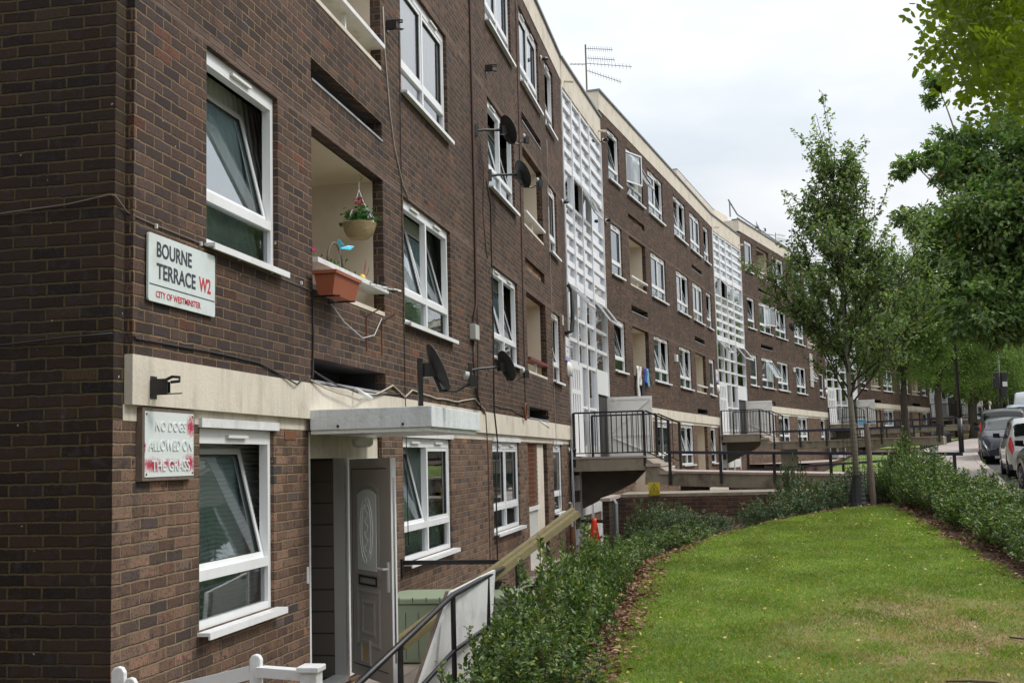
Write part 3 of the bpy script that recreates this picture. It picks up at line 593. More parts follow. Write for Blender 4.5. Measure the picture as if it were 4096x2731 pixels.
# ---- glazed stair bays between the blocks (parts of the block before them)
def bay(i):
    a = s2w(i, SEC[i][3], .05, 0); b = s2w(i + 1, 0, .05, 0); W_ = (b - a).length - .0; ang = atan2(b.y - a.y, b.x - a.x)
    dz = SEC[i][2]; root = BL[i]
    mw = Matrix.Translation((a.x, a.y, dz)) @ Matrix.Rotation(ang, 4, 'Z'); loc = root.matrix_basis.inverted() @ mw
    dv = [0, .21 * W_, .42 * W_, .655 * W_, W_]; t = .035
    fr = MB()
    for d in dv: fr.box(max(0, d - t), min(W_, d + t), -.03, .07, 0 if d in (0, dv[3], W_) or d == dv[1] else 0, 8.36)
    hl = [8.36, 6.56, 5.76, 3.93, 3.17, 2.65, 2.14]
    for z in hl: fr.box(t, W_ - t, .002, .068, z - .04, z + .04)
    f = fr.build('stairwell_frame', M['white'], root, mw=loc)
    sp, gl = MB(), MB()
    for c in range(4):
        x0, x1 = dv[c] + t, dv[c + 1] - t
        for z0, n in ((6.60, 5), (3.97, 5)):
            p = (8.32 - 6.60) / 5 if z0 > 5 else (5.72 - 3.97) / 5
            for k in range(n): link('spandrel_panel', cached(('sp', i, c, n), lambda: MB().box(x0, x1, .0, .045, 0, p * .36).mesh('spandrel_panel', M['spandrel'])), f, Matrix.Translation((0, 0, z0 + k * p)))
        gl.quad((x0, .045, 0 if c < 3 else 1.6), (x1, .045, 0 if c < 3 else 1.6), (x1, .045, 5.72), (x0, .045, 5.72)); gl.quad((x0, .046, 6.60), (x1, .046, 6.60), (x1, .046, 8.32), (x0, .046, 8.32))
        if c in (0, 2, 3): gl.quad((x0, .046, 5.8), (x1, .046, 5.8), (x1, .046, 6.52), (x0, .046, 6.52))
    sp.box(dv[3] + t, W_ - t, -.004, .04, 1.56, 2.10)
    sp.build('solid_panel', M['spandrel'], f); gl.build('pane', M['glass_stair'], f)
    x = (dv[1] + dv[3]) / 2
    fb = MB(); fb.box(x + .1, x + .15, 0, .06, .28, 2.1); fb.box(dv[1] + t, dv[3] - t, .003, .06, 1.12, 1.18); fb.build('glazing_bar', M['white'], f)
    for c, z1, ang_ in ((1, 6.52, 38), (0, 3.89, 40), (3, 3.89, 36), (2, 6.52, 24)):
        if i and c == 2: continue
        x0, x1 = dv[c] + t, dv[c + 1] - t; T = Matrix.Translation((0, -.01, z1)) @ Matrix.Rotation(radians(-ang_), 4, 'X'); hh = .70
        m = MB()
        for q in ((x0, x0 + .045, -hh, 0), (x1 - .045, x1, -hh, 0), (x0, x1, -hh, -hh + .045), (x0, x1, -.045, 0)): m.box(q[0], q[1], -.03, .01, q[2], q[3], T)
        m.m = 1; m.quad(*[T @ Vector(q) for q in ((x0 + .04, -.01, -hh + .04), (x1 - .04, -.01, -hh + .04), (x1 - .04, -.01, -.04), (x0 + .04, -.01, -.04))])
        m.build('open_casement', [M['white'], M['glass']], f)
    # entrance door, left, with two rows of slots
    d0, d1 = t + .01, dv[1] + .28
    m = MB(); cols = [d0 + .09 + k * ((d1 - d0 - .30) / 4) for k in range(5)]; sw = (d1 - d0 - .30) / 8
    holes = [(c, c + sw, z0, z1) for c in cols[:4] for z0, z1 in ((.98, 1.42), (1.52, 1.98))]
    wall_grid(m, d0, d1, .02, 2.1, -.035, holes)
    for h in holes: reveal(m, h, -.035, .03)
    m.quad((d0, -.035, .02), (d0, .0, .02), (d0, .0, 2.1), (d0, -.035, 2.1)); m.quad((d1, -.035, .02), (d1, -.035, 2.1), (d1, .0, 2.1), (d1, .0, .02))
    dr = m.build('entrance_door', M['white'], f)
    m = MB(); m.tube([(d1 - .09, -.04, .85), (d1 - .09, -.09, .85), (d1 - .09, -.09, 1.12), (d1 - .09, -.04, 1.12)], .012, 6); m.build('door_handle', M['chrome'], f)
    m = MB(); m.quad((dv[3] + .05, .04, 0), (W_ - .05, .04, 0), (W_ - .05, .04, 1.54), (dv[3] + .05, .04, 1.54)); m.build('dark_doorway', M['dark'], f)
    m = MB(); m.box(dv[1] + t, dv[3] - t, -.006, .05, .0, .26); m.build('kick_plate', M['plasticgrey'], f)
    # stair flights and back wall inside
    m = MB(); m.quad((0, 1.9, -2.2), (W_, 1.9, -2.2), (W_, 1.9, 8.4), (0, 1.9, 8.4)); m.build('stairwell_back_wall', M['stairwall'], root, mw=loc)
    m = MB()
    for k in range(3):
        z = 2.645 * k; m.box(0, W_, .25, 1.3, z - .1 if k else -.12, z); m.prism([(.3, 1.4, z), (.6, 1.4, z), (W_ - .2, 1.4, z + 1.3), (W_ - .5, 1.4, z + 1.3)], (0, .45, 0))
    m.build('stair_flight', M['conclight'], root, mw=loc)
    m = MB(); m.box(0, W_, -.025, 3, 8.40, PT - .05); m.build('parapet', M['cream'], root, mw=loc)
    m = MB(); m.box(0, W_, -.07, .25, PT - .05, PT); m.build('coping', M['coping'], root, mw=loc)
    for xx in (.32, W_ - .35): m = MB(); m.tube([(xx, -.02, 8.60), (xx, -.24, 8.56)], .03, 8); m.build('overflow_pipe', M['cream'], root, mw=loc)
    # bin store at the foot of the bay
    m = MB(); m.quad((0, .12, -3.3), (W_, .12, -3.3), (W_, .12, 0), (0, .12, 0)); m.build('basement_wall', M['brick_gr'], root, mw=loc)
    m = MB()
    for k in range(3):
        x0 = .12 + k * 1.3
        for z0 in (-1.95, -1.35, -.75): m.box(x0, x0 + 1.1, .085, .115, z0, z0 + .34)
        m.box(x0 - .05, x0, .07, .115, -2.1, -.3); m.box(x0 + 1.1, x0 + 1.15, .07, .115, -2.1, -.3)
    m.build('louvred_store_door', M['whitep'], root, mw=loc)
    m = MB(); m.box(-.04, .03, -.03, .02, -2.2, 8.4); m.build('corner_trim', M['whitep'], root, mw=loc)
    return mw, W_
BAYS = [bay(i) for i in range(4)]

# ------------------------------------------------------------------ ground
KX = np.array([8.0, 6.4, 5.8, 5.45, 5.64, 6.56, 7.45, 8.67, 9.9, 13.0, 16.2, 20.5, 29, 48]); KY = np.array([-40, 2, 10, 19, 26.1, 31.9, 38, 44.8, 51, 61.4, 70, 80, 95, 130])
def kx(y): return np.interp(y, KY, KX)
def pl_(y): return np.where(np.asarray(y) < 20, 4.55, np.where(np.asarray(y) > 27, kx(y) - 2.1, 4.55 + (kx(27) - 2.1 - 4.55) * (np.asarray(y) - 20) / 7))
def sz(y): return np.interp(y, [-40, 8, 24, 60, 100, 160], [-1.6, -1.45, -1.05, .137, 1.45, 1.6])
def lawn_z(y): return -1.6 + .062 * (np.clip(y, -5, 22) - 8)
SEGS = []
for i in range(5):
    a = s2w(i, 0, .05, 0); b = s2w(i, SEC[i][3], .05, 0); SEGS.append((a.x, a.y, b.x, b.y, SEC[i][2]))
    if i < 4: c = s2w(i + 1, 0, .05, 0); SEGS.append((b.x, b.y, c.x, c.y, SEC[i][2]))
def facade(X, Y):
    best = np.full(X.shape, 1e9); out = np.zeros(X.shape); F = np.zeros(X.shape)
    for x0, y0, x1, y1, dz in SEGS:
        L = hypot(x1 - x0, y1 - y0); ux, uy = (x1 - x0) / L, (y1 - y0) / L
        s = np.clip((X - x0) * ux + (Y - y0) * uy, 0, L); d = np.hypot(X - x0 - ux * s, Y - y0 - uy * s); o = (X - x0) * uy - (Y - y0) * ux
        m = d < best; best = np.where(m, d, best); out = np.where(m, o, out); F = np.where(m, dz - 2.05, F)
    return out, F
sst = lambda t: np.clip(t, 0, 1) ** 2 * (3 - 2 * np.clip(t, 0, 1))
EX = np.array([-.95, -.80, -.30, .65, 1.85, 2.5]); EY = np.array([13.6, 14.2, 15.7, 17.5, 18.9, 19.2])
def ground(X, Y, under=True):
    X = np.asarray(X, float); Y = np.asarray(Y, float)
    k = kx(Y); u = X - k; pav = sz(Y) + .12
    zl = lawn_z(Y)
    dip = sst((Y - np.interp(X, EX, EY) - .1) / 1.4) * (1 - sst((X - .6) / 2.2)) * (X > -2.3)
    zn = zl * (1 - dip) + np.minimum(zl, -1.35) * dip
    zn = np.where(X > 2.7, zl + (pav - zl) * sst((X - 2.9) / np.maximum(pl_(Y) - 2.9, .3)), zn)
    t = sst((-.95 - X) / 1.2); zn = np.where(X < -.95, zn * (1 - t) - 2.03 * t, zn)
    zn = np.where(X < -2.25, -2.06, zn)
    out, F = facade(X, Y)
    pass
    zf = F + (pav - F) * sst((out - 3.0) / 2.6); zf = np.where(out < 2.7, F, zf)
    zf = np.where((Y < 25.2) & (X > -2.35) & (X < 3.5), -.83, zf)
    z = np.where(Y < 22.6, zn, zf)
    z = np.where(X > pl_(Y) + .05, pav, z)
    if under: z = np.where((X > pl_(Y) + .15) & (u < 8.2), pav - .30, z)
    z = np.where(u > 8.3, sz(Y) + .15, z)
    return z
def axis(*segs):
    r = []
    for a, b, st in segs: r += list(np.arange(a, b, st))
    return np.array(r + [segs[-1][1]])
gx = axis((-600, -60, 90), (-60, -6, 6), (-6, 12, .15), (12, 34, .5), (34, 90, 4), (90, 700, 90)); gy = axis((-400, -20, 60), (-20, 4, 2), (4, 24, .15), (24, 60, .3), (60, 130, 1.5), (130, 900, 90))
GX, GY = np.meshgrid(gx, gy); GZ = ground(GX, GY); nx, ny = len(gx), len(gy)
idx = np.arange(nx * ny).reshape(ny, nx)
GZ += NP.normal(0, .006, GZ.shape)
mg, tt, pp = newmat('earth_and_leaf_mulch')
tc_ = tt.add('ShaderNodeTexCoord').outputs['Object']
c_ = tt.ramp(tt.noise(tc_, 22, 6, .7), [(.3, (.035, .022, .015)), (.5, (.085, .050, .032)), (.62, (.15, .085, .055)), (.75, (.06, .045, .03))])
tt.link(c_, pp.inputs['Base Color']); pp.inputs['Roughness'].default_value = .95
bb = tt.add('ShaderNodeBump'); bb.inputs['Strength'].default_value = 1; bb.inputs['Distance'].default_value = .03; tt.link(tt.noise(tc_, 40, 5, .7), bb.inputs['Height']); tt.link(bb.outputs[0], pp.inputs['Normal'])
tag(link('ground', npmesh('ground', np.stack([GX, GY, GZ], -1).reshape(-1, 3), np.stack([idx[:-1, :-1], idx[:-1, 1:], idx[1:, 1:], idx[1:, :-1]], -1).reshape(-1, 4), mg)), kind='structure')
def ribbon(name, ys, fx0, fx1, fz0, fz1, mat, n=2, lift=.0, kind='structure'):
    V = []; 
    for y in ys:
        a, b = fx0(y), fx1(y)
        for k in range(n + 1): t = k / n; V.append((a + (b - a) * t, y, fz0(y) * (1 - t) + fz1(y) * t + lift))
    V = np.array(V); r = np.arange(len(ys) * (n + 1)).reshape(len(ys), n + 1)
    o = link(name, npmesh(name, V, np.stack([r[:-1, :-1], r[:-1, 1:], r[1:, 1:], r[1:, :-1]], -1).reshape(-1, 4), mat)); tag(o, kind=kind); return o
# paving with joints
def paving(name, col, sx, sy):
    m, t, p = newmat(name); tc = t.add('ShaderNodeTexCoord').outputs['Object']; b = t.add('ShaderNodeTexBrick'); t.link(tc, b.inputs['Vector'])
    b.inputs['Color1'].default_value = (*col, 1); b.inputs['Color2'].default_value = (*[c * .86 for c in col], 1); b.inputs['Mortar'].default_value = (*[c * .45 for c in col], 1)
    b.inputs['Scale'].default_value = 1; b.inputs['Brick Width'].default_value = sx; b.inputs['Row Height'].default_value = sy; b.inputs['Mortar Size'].default_value = .008
    g = t.ramp(t.noise(tc, 1.3, 6, .65), [(.45, 0), (.75, .5)]); c = t.mix(g, b.outputs['Color'], tuple(q * .5 for q in col)); t.link(c, p.inputs['Base Color']); p.inputs['Roughness'].default_value = .9
    bn = t.add('ShaderNodeBump'); bn.inputs['Strength'].default_value = .4; bn.inputs['Distance'].default_value = .01; t.link(t.noise(tc, 90, 3), bn.inputs['Height']); t.link(bn.outputs[0], p.inputs['Normal'])
    return m
M['slabs'] = paving('pavement_slabs', (.40, .35, .32), .6, .9)
M['path'] = paving('path_concrete', (.40, .335, .29), 1.6, 2.0)
ysr = np.arange(-20, 120, .5)
ribbon('pavement', ysr, lambda y: float(pl_(y)), lambda y: kx(y) - .16, lambda y: sz(y) + .12, lambda y: sz(y) + .12, M['slabs'], 4, .012)
m = MB()
for y0 in np.arange(-20, 119, .9):
    y1 = y0 + .885; a, b = kx(y0), kx(y1); z0, z1 = sz(y0) + .14, sz(y1) + .14
    m.prism([(a - .155, y0, z0 - .3), (a, y0, z0 - .3), (a, y0, z0), (a - .155, y0, z0)], (b - a, y1 - y0, z1 - z0))
tag(m.build('kerb', M['conclight']), kind='structure')
ribbon('road', ysr, lambda y: kx(y) - .002, lambda y: kx(y) + 8.1, lambda y: sz(y), lambda y: sz(y) - .02, M['asph'], 6, .0)
ribbon('far_kerb', ysr, lambda y: kx(y) + 8.1, lambda y: kx(y) + 8.3, lambda y: sz(y) + .12, lambda y: sz(y) + .14, M['conclight'], 1, .03)
m = MB()
for y0, y1, o in ((8, 19.5, .35), (20.5, 21.2, .3), (22.2, 24.6, .35)):
    for yy in np.arange(y0, y1, .8):
        ye = min(yy + .8, y1); m.quad((kx(yy) + o + 1.55, yy, sz(yy) + .006), (kx(yy) + o + 1.65, yy, sz(yy) + .006), (kx(ye) + o + 1.65, ye, sz(ye) + .006), (kx(ye) + o + 1.55, ye, sz(ye) + .006))
m.quad((kx(24.5) + .25, 24.5, sz(24.5) + .006), (kx(24.5) + 2.0, 24.5, sz(24.5) + .006), (kx(24.6) + 2.0, 24.6, sz(24.6) + .006), (kx(24.6) + .25, 24.6, sz(24.6) + .006))
tag(m.build('yellow_road_line', M['yellow']), kind='structure')
ribbon('path', np.arange(3, 24.9, .5), lambda y: -3.62, lambda y: -2.16, lambda y: -2.03, lambda y: -2.03, M['path'], 2)
for i in range(4):
    bw, W_ = BAYS[i]; p0 = s2w(i, SEC[i][3] - 1.5, 0, 0); m = MB()
    def cw(s, o, z, j=i): return tuple(s2w(j, s, o, z))
    m.quad(cw(SEC[i][3] - (0 if i else .3), -.3, SEC[i][2] - 2.03), cw(SEC[i][3] - (0 if i else .3), 2.8, SEC[i][2] - 2.03), cw(SEC[i][3] + 5, 2.8, SEC[i][2] - 2.03), cw(SEC[i][3] + 5, -.3, SEC[i][2] - 2.03))
    tag(m.build('courtyard_floor', M['concpale']), kind='structure')
    m = MB(); m.quad(cw(0, 0, SEC[i + 1][2] - 2.03, i + 1), cw(0, 2.7, SEC[i + 1][2] - 2.03, i + 1), cw(SEC[i + 1][3], 2.7, SEC[i + 1][2] - 2.03, i + 1), cw(SEC[i + 1][3], 0, SEC[i + 1][2] - 2.03, i + 1))
    tag(m.build('courtyard_path', M['concpale']), kind='structure')
# lawns
def lawnmat():
    m, t, p = newmat('lawn'); tc = t.add('ShaderNodeTexCoord').outputs['Object']
    c = t.ramp(t.noise(tc, 40, 5, .7), [(.3, (.10, .18, .022)), (.5, (.16, .255, .035)), (.7, (.25, .33, .065))])
    d = t.ramp(t.noise(tc, 1.1, 5, .65), [(.42, 0), (.60, 1)])
    # worn, dry corner
    sp = t.add('ShaderNodeSeparateXYZ'); t.link(tc, sp.inputs[0])
    e = t.math('SQRT', t.math('ADD', t.math('POWER', t.math('DIVIDE', t.math('SUBTRACT', sp.outputs[0], 1.75), 1.7), 2.0), t.math('POWER', t.math('DIVIDE', t.math('SUBTRACT', sp.outputs[1], 8.6), 3.0), 2.0)))
    e = t.math('SUBTRACT', 1.15, e, clamp=True)
    dry = t.math('MULTIPLY', t.math('ADD', .16, t.math('MULTIPLY', e, 1.9)), d, clamp=True)
    c = t.mix(dry, c, t.ramp(t.noise(tc, 60, 4, .7), [(.3, (.27, .19, .10)), (.7, (.50, .38, .22))]))
    t.link(c, p.inputs['Base Color']); p.inputs['Roughness'].default_value = .9
    bn = t.add('ShaderNodeBump'); bn.inputs['Strength'].default_value = 1; bn.inputs['Distance'].default_value = .03; t.link(t.noise(tc, 70, 5, .7), bn.inputs['Height']); t.link(bn.outputs[0], p.inputs['Normal'])
    return m
M['lawn'] = lawnmat()
def xl(y): return float(np.interp(y, EY, EX)) + .03 * sin(y * 5.1) + .03 * sin(y * 12.7)
def xr(y): return float(np.interp(y, [4, 11.6, 13.5, 15.3, 16.9, 18.9, 19.3], [2.95, 2.76, 2.62, 2.50, 2.48, 2.36, 2.2])) + .03 * sin(y * 6.3 + 1) + .02 * sin(y * 14)
ribbon('lawn', np.arange(3, 19.15, .1), xl, xr, lambda y: float(ground(0.5, y)) if y < 15 else float(lawn_z(y)), lambda y: float(lawn_z(y)), M['lawn'], 20, .022)
def lawn_patch(y0, y1, o0, name='lawn'):
    ys = np.arange(y0, y1, .6); V = []; n = 14
    for y in ys:
        # facade x at this y where out = o0
        xs = np.linspace(-6, kx(y), 200); out, F = facade(xs, np.full(200, y)); a = xs[np.argmin(np.abs(out - o0))]; b = kx(y) - 2.35
        for k in range(n + 1): x = a + (b - a) * k / n; V.append((x, y, float(ground(x, y)) + .04))
    r = np.arange(len(ys) * (n + 1)).reshape(len(ys), n + 1)
    tag(link(name, npmesh(name, np.array(V), np.stack([r[:-1, :-1], r[:-1, 1:], r[1:, 1:], r[1:, :-1]], -1).reshape(-1, 4), M['lawn'])), kind='structure')
lawn_patch(28.6, 46, 4.1); lawn_patch(52, 67, 4.1); lawn_patch(73, 88, 4.1)
m = MB(); m.quad((kx(0) + 8.5, -20, -1.2), (60, -20, -1.2), (60, 30, -.6), (kx(30) + 8.5, 30, -.58)); 
# ---- grass blades on the near lawn
def blades(n, name, mat, dryp, seed, hmin=.014, hmax=.036):
    rg = np.random.default_rng(seed); Y = 7.0 + 12.1 * rg.random(n) ** 1.6; a = np.array([xl(y) for y in np.arange(6.9, 19.3, .05)]); b = np.array([xr(y) for y in np.arange(6.9, 19.3, .05)]); g = np.arange(6.9, 19.3, .05)
    A, B = np.interp(Y, g, a) - .05, np.interp(Y, g, b) + .05; X = A + (B - A) * rg.random(n)
    e = np.sqrt(((X - 1.75) / 1.7) ** 2 + ((Y - 8.6) / 3.0) ** 2); nz = np.sin(X * 3.1 + np.sin(Y * 2.3) * 2) * np.sin(Y * 2.7 + np.sin(X * 1.9) * 2) + .5 * np.sin(X * 8 + Y * 5)
    pr = np.clip(.10 + np.clip(1.2 - e, 0, 1) * 3.6 * np.clip(nz * .6 + .62, 0, 1) + np.clip(nz - .9, 0, 1) * .5, 0, .92)
    keep = rg.random(n) < (pr if dryp else 1 - pr * .9); X, Y = X[keep], Y[keep]; n = len(X)
    Z = lawn_z(Y) + .018; h = rg.uniform(hmin, hmax, n) * (1 + .18 * np.sin(X * 5 + np.sin(Y * 4) * 2)); w = rg.uniform(.0016, .0032, n) * (Y / 9); th = rg.random(n) * 2 * pi; ln = rg.uniform(.1, .9, n); ph = rg.random(n) * 2 * pi
    dx, dy = np.cos(th) * w, np.sin(th) * w; P = np.stack([X, Y, Z], 1)
    lx, ly = np.cos(ph) * ln * h, np.sin(ph) * ln * h
    V = np.stack([P + np.stack([-dx, -dy, 0 * h], 1), P + np.stack([dx, dy, 0 * h], 1), P + np.stack([dx * .6 + lx * .5, dy * .6 + ly * .5, h * .65], 1), P + np.stack([lx * 1.3, ly * 1.3, h], 1)], 1).reshape(-1, 3)
    b = np.arange(n)[:, None] * 4; tag(link(name, npmesh(name, V, b + np.array([[0, 1, 2, 3]]), mat)), 'short mown grass with worn patches on the sloping lawn' if not dryp else 'dry straw coloured grass in the worn corner of the lawn', 'grass', kind='stuff')
blades(300000, 'grass', M['l_grass'], False, 1); blades(230000, 'dry_grass', M['l_dry'], True, 2, .010, .026)
def litter(name, n, fn, size, mat, label, cat):
    P = np.array([fn() for _ in range(n)]); D = NP.normal(0, 1, (n, 3)); D[:, 2] *= .15
    tag(link(name, leaf_mesh(name, P, D, size, mat, .6, up=np.array([[0, 0, 1.0]]), fold=.3, jitter=.1)), label, cat, kind='stuff')
def bedpt():
    r = rnd.random()
    if r < .6: y = 7.5 + 7.5 * rnd.random(); x = rnd.uniform(-1.75, xl(y) + .12)
    elif r < .75:
        t = rnd.random() * 5; x = float(np.interp(14 + t, EY, EX)) - rnd.uniform(-.1, .6); y = 14 + t + rnd.uniform(0, .5)
    else: y = 10 + 9.3 * rnd.random(); x = xr(y) + rnd.uniform(-.1, .75)
    return (x, y, float(ground(x, y)) + rnd.uniform(.005, .05))
litter('leaf_litter', 9000, bedpt, .05, M['l_litter'], 'brown dead leaves and bark chips lying on the soil beds', 'leaf litter')
def lwn():
    y = 7.6 + 11 * rnd.random() ** 1.5; x = rnd.uniform(xl(y), xr(y)); return (x, y, float(lawn_z(y)) + .05)
litter('fallen_leaves', 330, lwn, .034, M['l_yellow'], 'small yellow and tan leaves scattered over the lawn', 'fallen leaves')
litter('clover', 2200, lwn, .022, M['l_small'], 'broad leaved weeds and clover growing in the lawn', 'weeds')
for q, lb in (([(1.30, 8.25), (1.45, 8.22), (1.6, 8.16), (1.68, 8.05)], 'thin dark forked twig on the grass, left of the curved one'), ([(2.35, 8.55), (2.5, 8.35), (2.42, 8.12), (2.2, 7.95), (1.95, 7.9), (2.2, 7.75)], 'curved dark fallen branch on the worn grass, lower right'), ([(2.0, 9.6), (2.2, 9.4), (2.4, 9.2)], 'short straight twig on the brown grass')):
    m = MB(); m.tube([(x, y, float(lawn_z(y)) + .045 + .01 * sin(x * 9)) for x, y in q], [.008] * (len(q) - 1) + [.003], 5); m.tube([(q[1][0], q[1][1], float(lawn_z(q[1][1])) + .045), (q[1][0] + .12, q[1][1] - .16, float(lawn_z(q[1][1])) + .06)], .004, 4); tag(m.build('fallen_twig', M['twig']), lb, 'twig')

# ------------------------------------------------------------------ retaining walls, landings, walkways
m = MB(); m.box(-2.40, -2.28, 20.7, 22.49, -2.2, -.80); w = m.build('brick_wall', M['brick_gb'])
tag(w, 'short dark brick wall beside the path, at right angles to the longer one', 'wall')
m = MB(); m.box(-2.43, -2.25, 20.66, 22.52, -.797, -.74); m.build('wall_coping', M['conclight'], w)
m = MB(); m.box(-2.29, 3.4, 22.5, 22.72, -2.2, -.80); w = m.build('brick_wall', M['brick_rt'])
tag(w, 'long red brown brick retaining wall under the near concrete walkway, behind the hedge', 'wall')
m = MB(); m.box(-2.25, 3.4, 22.52, 24.0, -.797, -.74); m.build('wall_coping', M['conc'], w)
m = MB(); m.tube([(-2.22, 21.3, -2.0), (-2.22, 21.3, -.86), (-2.26, 21.3, -.80)], .035, 8); tag(m.build('drain_pipe', M['galv']), 'pale drain pipe on the end of the short dark brick wall', 'pipe')
def bars(m, a, b, z0, z1, pitch=.11, w=.014):
    a = Vector(a); b = Vector(b); L = (b - a).length; n = max(1, int(L / pitch))
    for i in range(1, n):
        p = a + (b - a) * (i / n); m.bar((p.x, p.y, p.z + z0), (p.x, p.y, p.z + z1), w, w)
def railing(name, runs, label, T, group='black railings of the raised entrances'):
    """runs: list of (a, b, h0, h1) in local frame; a,b foot points"""
    root = None
    for a, b, z0, z1 in runs:
        a = Vector(a); b = Vector(b)
        for p in (a, b):
            if root is None: root = empty(name, tuple(T @ a), 0, label, 'railing', group); R = root.matrix_basis.inverted() @ T
            m = MB(); m.bar((p.x, p.y, p.z - .22), (p.x, p.y, p.z + z1), .055, .055); m.build('post', M['black'], root, mw=R)
        m = MB(); u = Vector((0, 0, z1)); m.bar(a + u, b + u, .055, .035); m.build('top_rail', M['black'], root, mw=R)
        m = MB(); u = Vector((0, 0, z0)); m.bar(a + u, b + u, .035, .022); m.build('bottom_rail', M['black'], root, mw=R)
        L = (b - a).length; n = max(2, int(L / .115))
        for i in range(1, n):
            p = a + (b - a) * (i / n); mm = cached(('bal', round(z1 - z0, 2)), lambda: MB().box(-.008, .008, -.008, .008, 0, z1 - z0).mesh('baluster', M['black']))
            link('baluster', mm, root, R @ Matrix.Translation((p.x, p.y, p.z + z0)))
    return root
KINK = [-.36, -.15, -.12, -.1]; WL = [5.7, 6.4, 5.6, 5.0]; DROP = [-.18, .02, .05, .05]
NM = ['nearest', 'second', 'third', 'farthest']
for i in range(4):
    mw, W_ = BAYS[i]; T = mw.copy()
    e = empty('entrance_landing', tuple(T.translation), mw.to_euler().z, NM[i] + ' concrete landing with two steps outside a glazed stair bay', 'landing', 'concrete entrance landings'); J = e.matrix_basis.inverted() @ T
    m = MB(); m.box(-.12, 1.95, -1.62, -.02, -.31, -.045); m.build('slab', M['conc'], e, mw=J)
    m = MB(); m.box(-.14, 1.97, -1.66, -.02, -.042, 0); m.build('paving', M['conclight'], e, mw=J)
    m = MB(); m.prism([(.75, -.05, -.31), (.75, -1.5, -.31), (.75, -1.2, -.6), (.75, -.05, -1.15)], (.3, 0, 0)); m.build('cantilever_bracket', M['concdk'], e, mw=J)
    m = MB(); m.prism([(-.1, -1.625, -.31), (-.1, -1.625, -.05), (-.1, -2.12, -.38), (-.1, -2.12, -.62), (-.1, -1.6, -.62)], (2.05, 0, 0)); m.build('stair_beam', M['conc'], e, mw=J)
    m = MB(); m.box(-.14, 1.97, -1.95, -1.64, -.24, -.17); m.build('step', M['conclight'], e, mw=J)
    m = MB(); m.box(-.14, 1.97, -2.25, -1.93, -.41, -.34); m.build('step', M['conclight'], e, mw=J)
    kk = KINK[i]; L = WL[i]; d = DROP[i]
    wk = empty('walkway', tuple(T @ Vector((0, -2.2, -.34))), mw.to_euler().z, NM[i] + ' raised concrete walkway running from the landing steps to the pavement', 'walkway', 'concrete walkways to the entrances'); J = wk.matrix_basis.inverted() @ T
    def q(x, y, z): return (x + kk * (-y - 2.1), y, z + d * (-y - 2.1) / L)
    y1 = -2.1 - L
    m = MB(); P = [(-.06, -2.1), (1.9, -2.1), (1.9, y1), (-.06, y1)]
    for (z0, z1, g) in ((-.66, -.385, 0),):
        lo = [q(x, y, z0) for x, y in P]; hi = [q(x, y, z1) for x, y in P]
        m.poly(hi); m.poly(lo[::-1])
        for a in range(4): b = (a + 1) % 4; m.poly([lo[a], lo[b], hi[b], hi[a]])
    m.build('side_beam', M['conc'], wk, mw=J)
    m = MB(); P = [(-.10, -2.1), (1.94, -2.1), (1.94, y1), (-.10, y1)]; n = int(L / .9)
    for s_ in range(n):
        ya, yb = -2.1 - L * s_ / n, -2.1 - L * (s_ + 1) / n + .012
        lo = [q(x, y, -.383) for x, y in ((-.10, ya), (1.94, ya), (1.94, yb), (-.10, yb))]; hi = [q(x, y, -.34) for x, y in ((-.10, ya), (1.94, ya), (1.94, yb), (-.10, yb))]
        m.poly(hi[::-1]); m.poly(lo)
        for a in range(4): b = (a + 1) % 4; m.poly([lo[a], lo[b], hi[b], hi[a]])
    m.build('paving_slabs', M['conclight'], wk, mw=J)
    m = MB(); m.box(.4, .75, -2.9, -2.3, -1.9, -.66); m.build('support_pier', M['conc'], wk, mw=J)
    for side, x in (('near', -.115), ('far', 1.95)):
        if i == 0 and side == 'far': continue
        h = empty('handrail', tuple(T @ Vector((x, -2.1, 0))), mw.to_euler().z, NM[i] + ' walkway low handrail on its ' + side + ' edge, black top with sky reflection painted as a blue tint', 'handrail', 'low handrails along the walkways'); H = h.matrix_basis.inverted() @ T
        m = MB(); m.bar(q(x, -2.1, .055), q(x, y1, .055), .085, .06); m.build('top_rail', M['skyrail'], h, mw=H)
        nn = int(L)
        for s_ in range(nn + 1):
            y = -2.16 - s_ * (L - .2) / nn; p = q(x, y, 0); m = MB(); m.bar((p[0] - .01, p[1], p[2] - .58), (p[0] - .01, p[1], p[2] + .03), .035, .06); m.build('post', M['black'], h, mw=H)
    railing('railing', [((-.1, -.08, 0), (-.1, -1.62, 0), .08, .96)], NM[i] + ' landing railing with thin upright bars, front edge', T)
    railing('railing', [((1.93, -.1, 0), (1.93, -1.62, 0), .08, .96)], NM[i] + ' landing railing with thin upright bars, rear edge', T)
    def slope(x, lab):
        root = empty('railing', tuple(T @ Vector((x, -1.62, 0))), 0, lab, 'railing', 'sloping railings beside the entrance steps'); R = root.matrix_basis.inverted() @ T
        m = MB(); m.bar((x, -1.66, .96), (x, -2.14, .74), .055, .035); m.build('top_rail', M['black'], root, mw=R)
        m = MB(); m.bar((x, -1.66, .08), (x, -2.12, -.14), .035, .022); m.build('bottom_rail', M['black'], root, mw=R)
        m = MB(); m.bar((x, -2.15, -.62), (x, -2.15, .75), .055, .055); m.build('post', M['black'], root, mw=R)
        for k in range(3):
            y = -1.75 - k * .12; m = MB(); m.bar((x, y, .96 + (y + 1.66) * .46), (x, y, .08 + (y + 1.66) * .46), .016, .016); m.build('baluster', M['black'], root, mw=R)
    slope(-.1, NM[i] + ' steps front sloping railing'); slope(1.93, NM[i] + ' steps rear sloping railing')
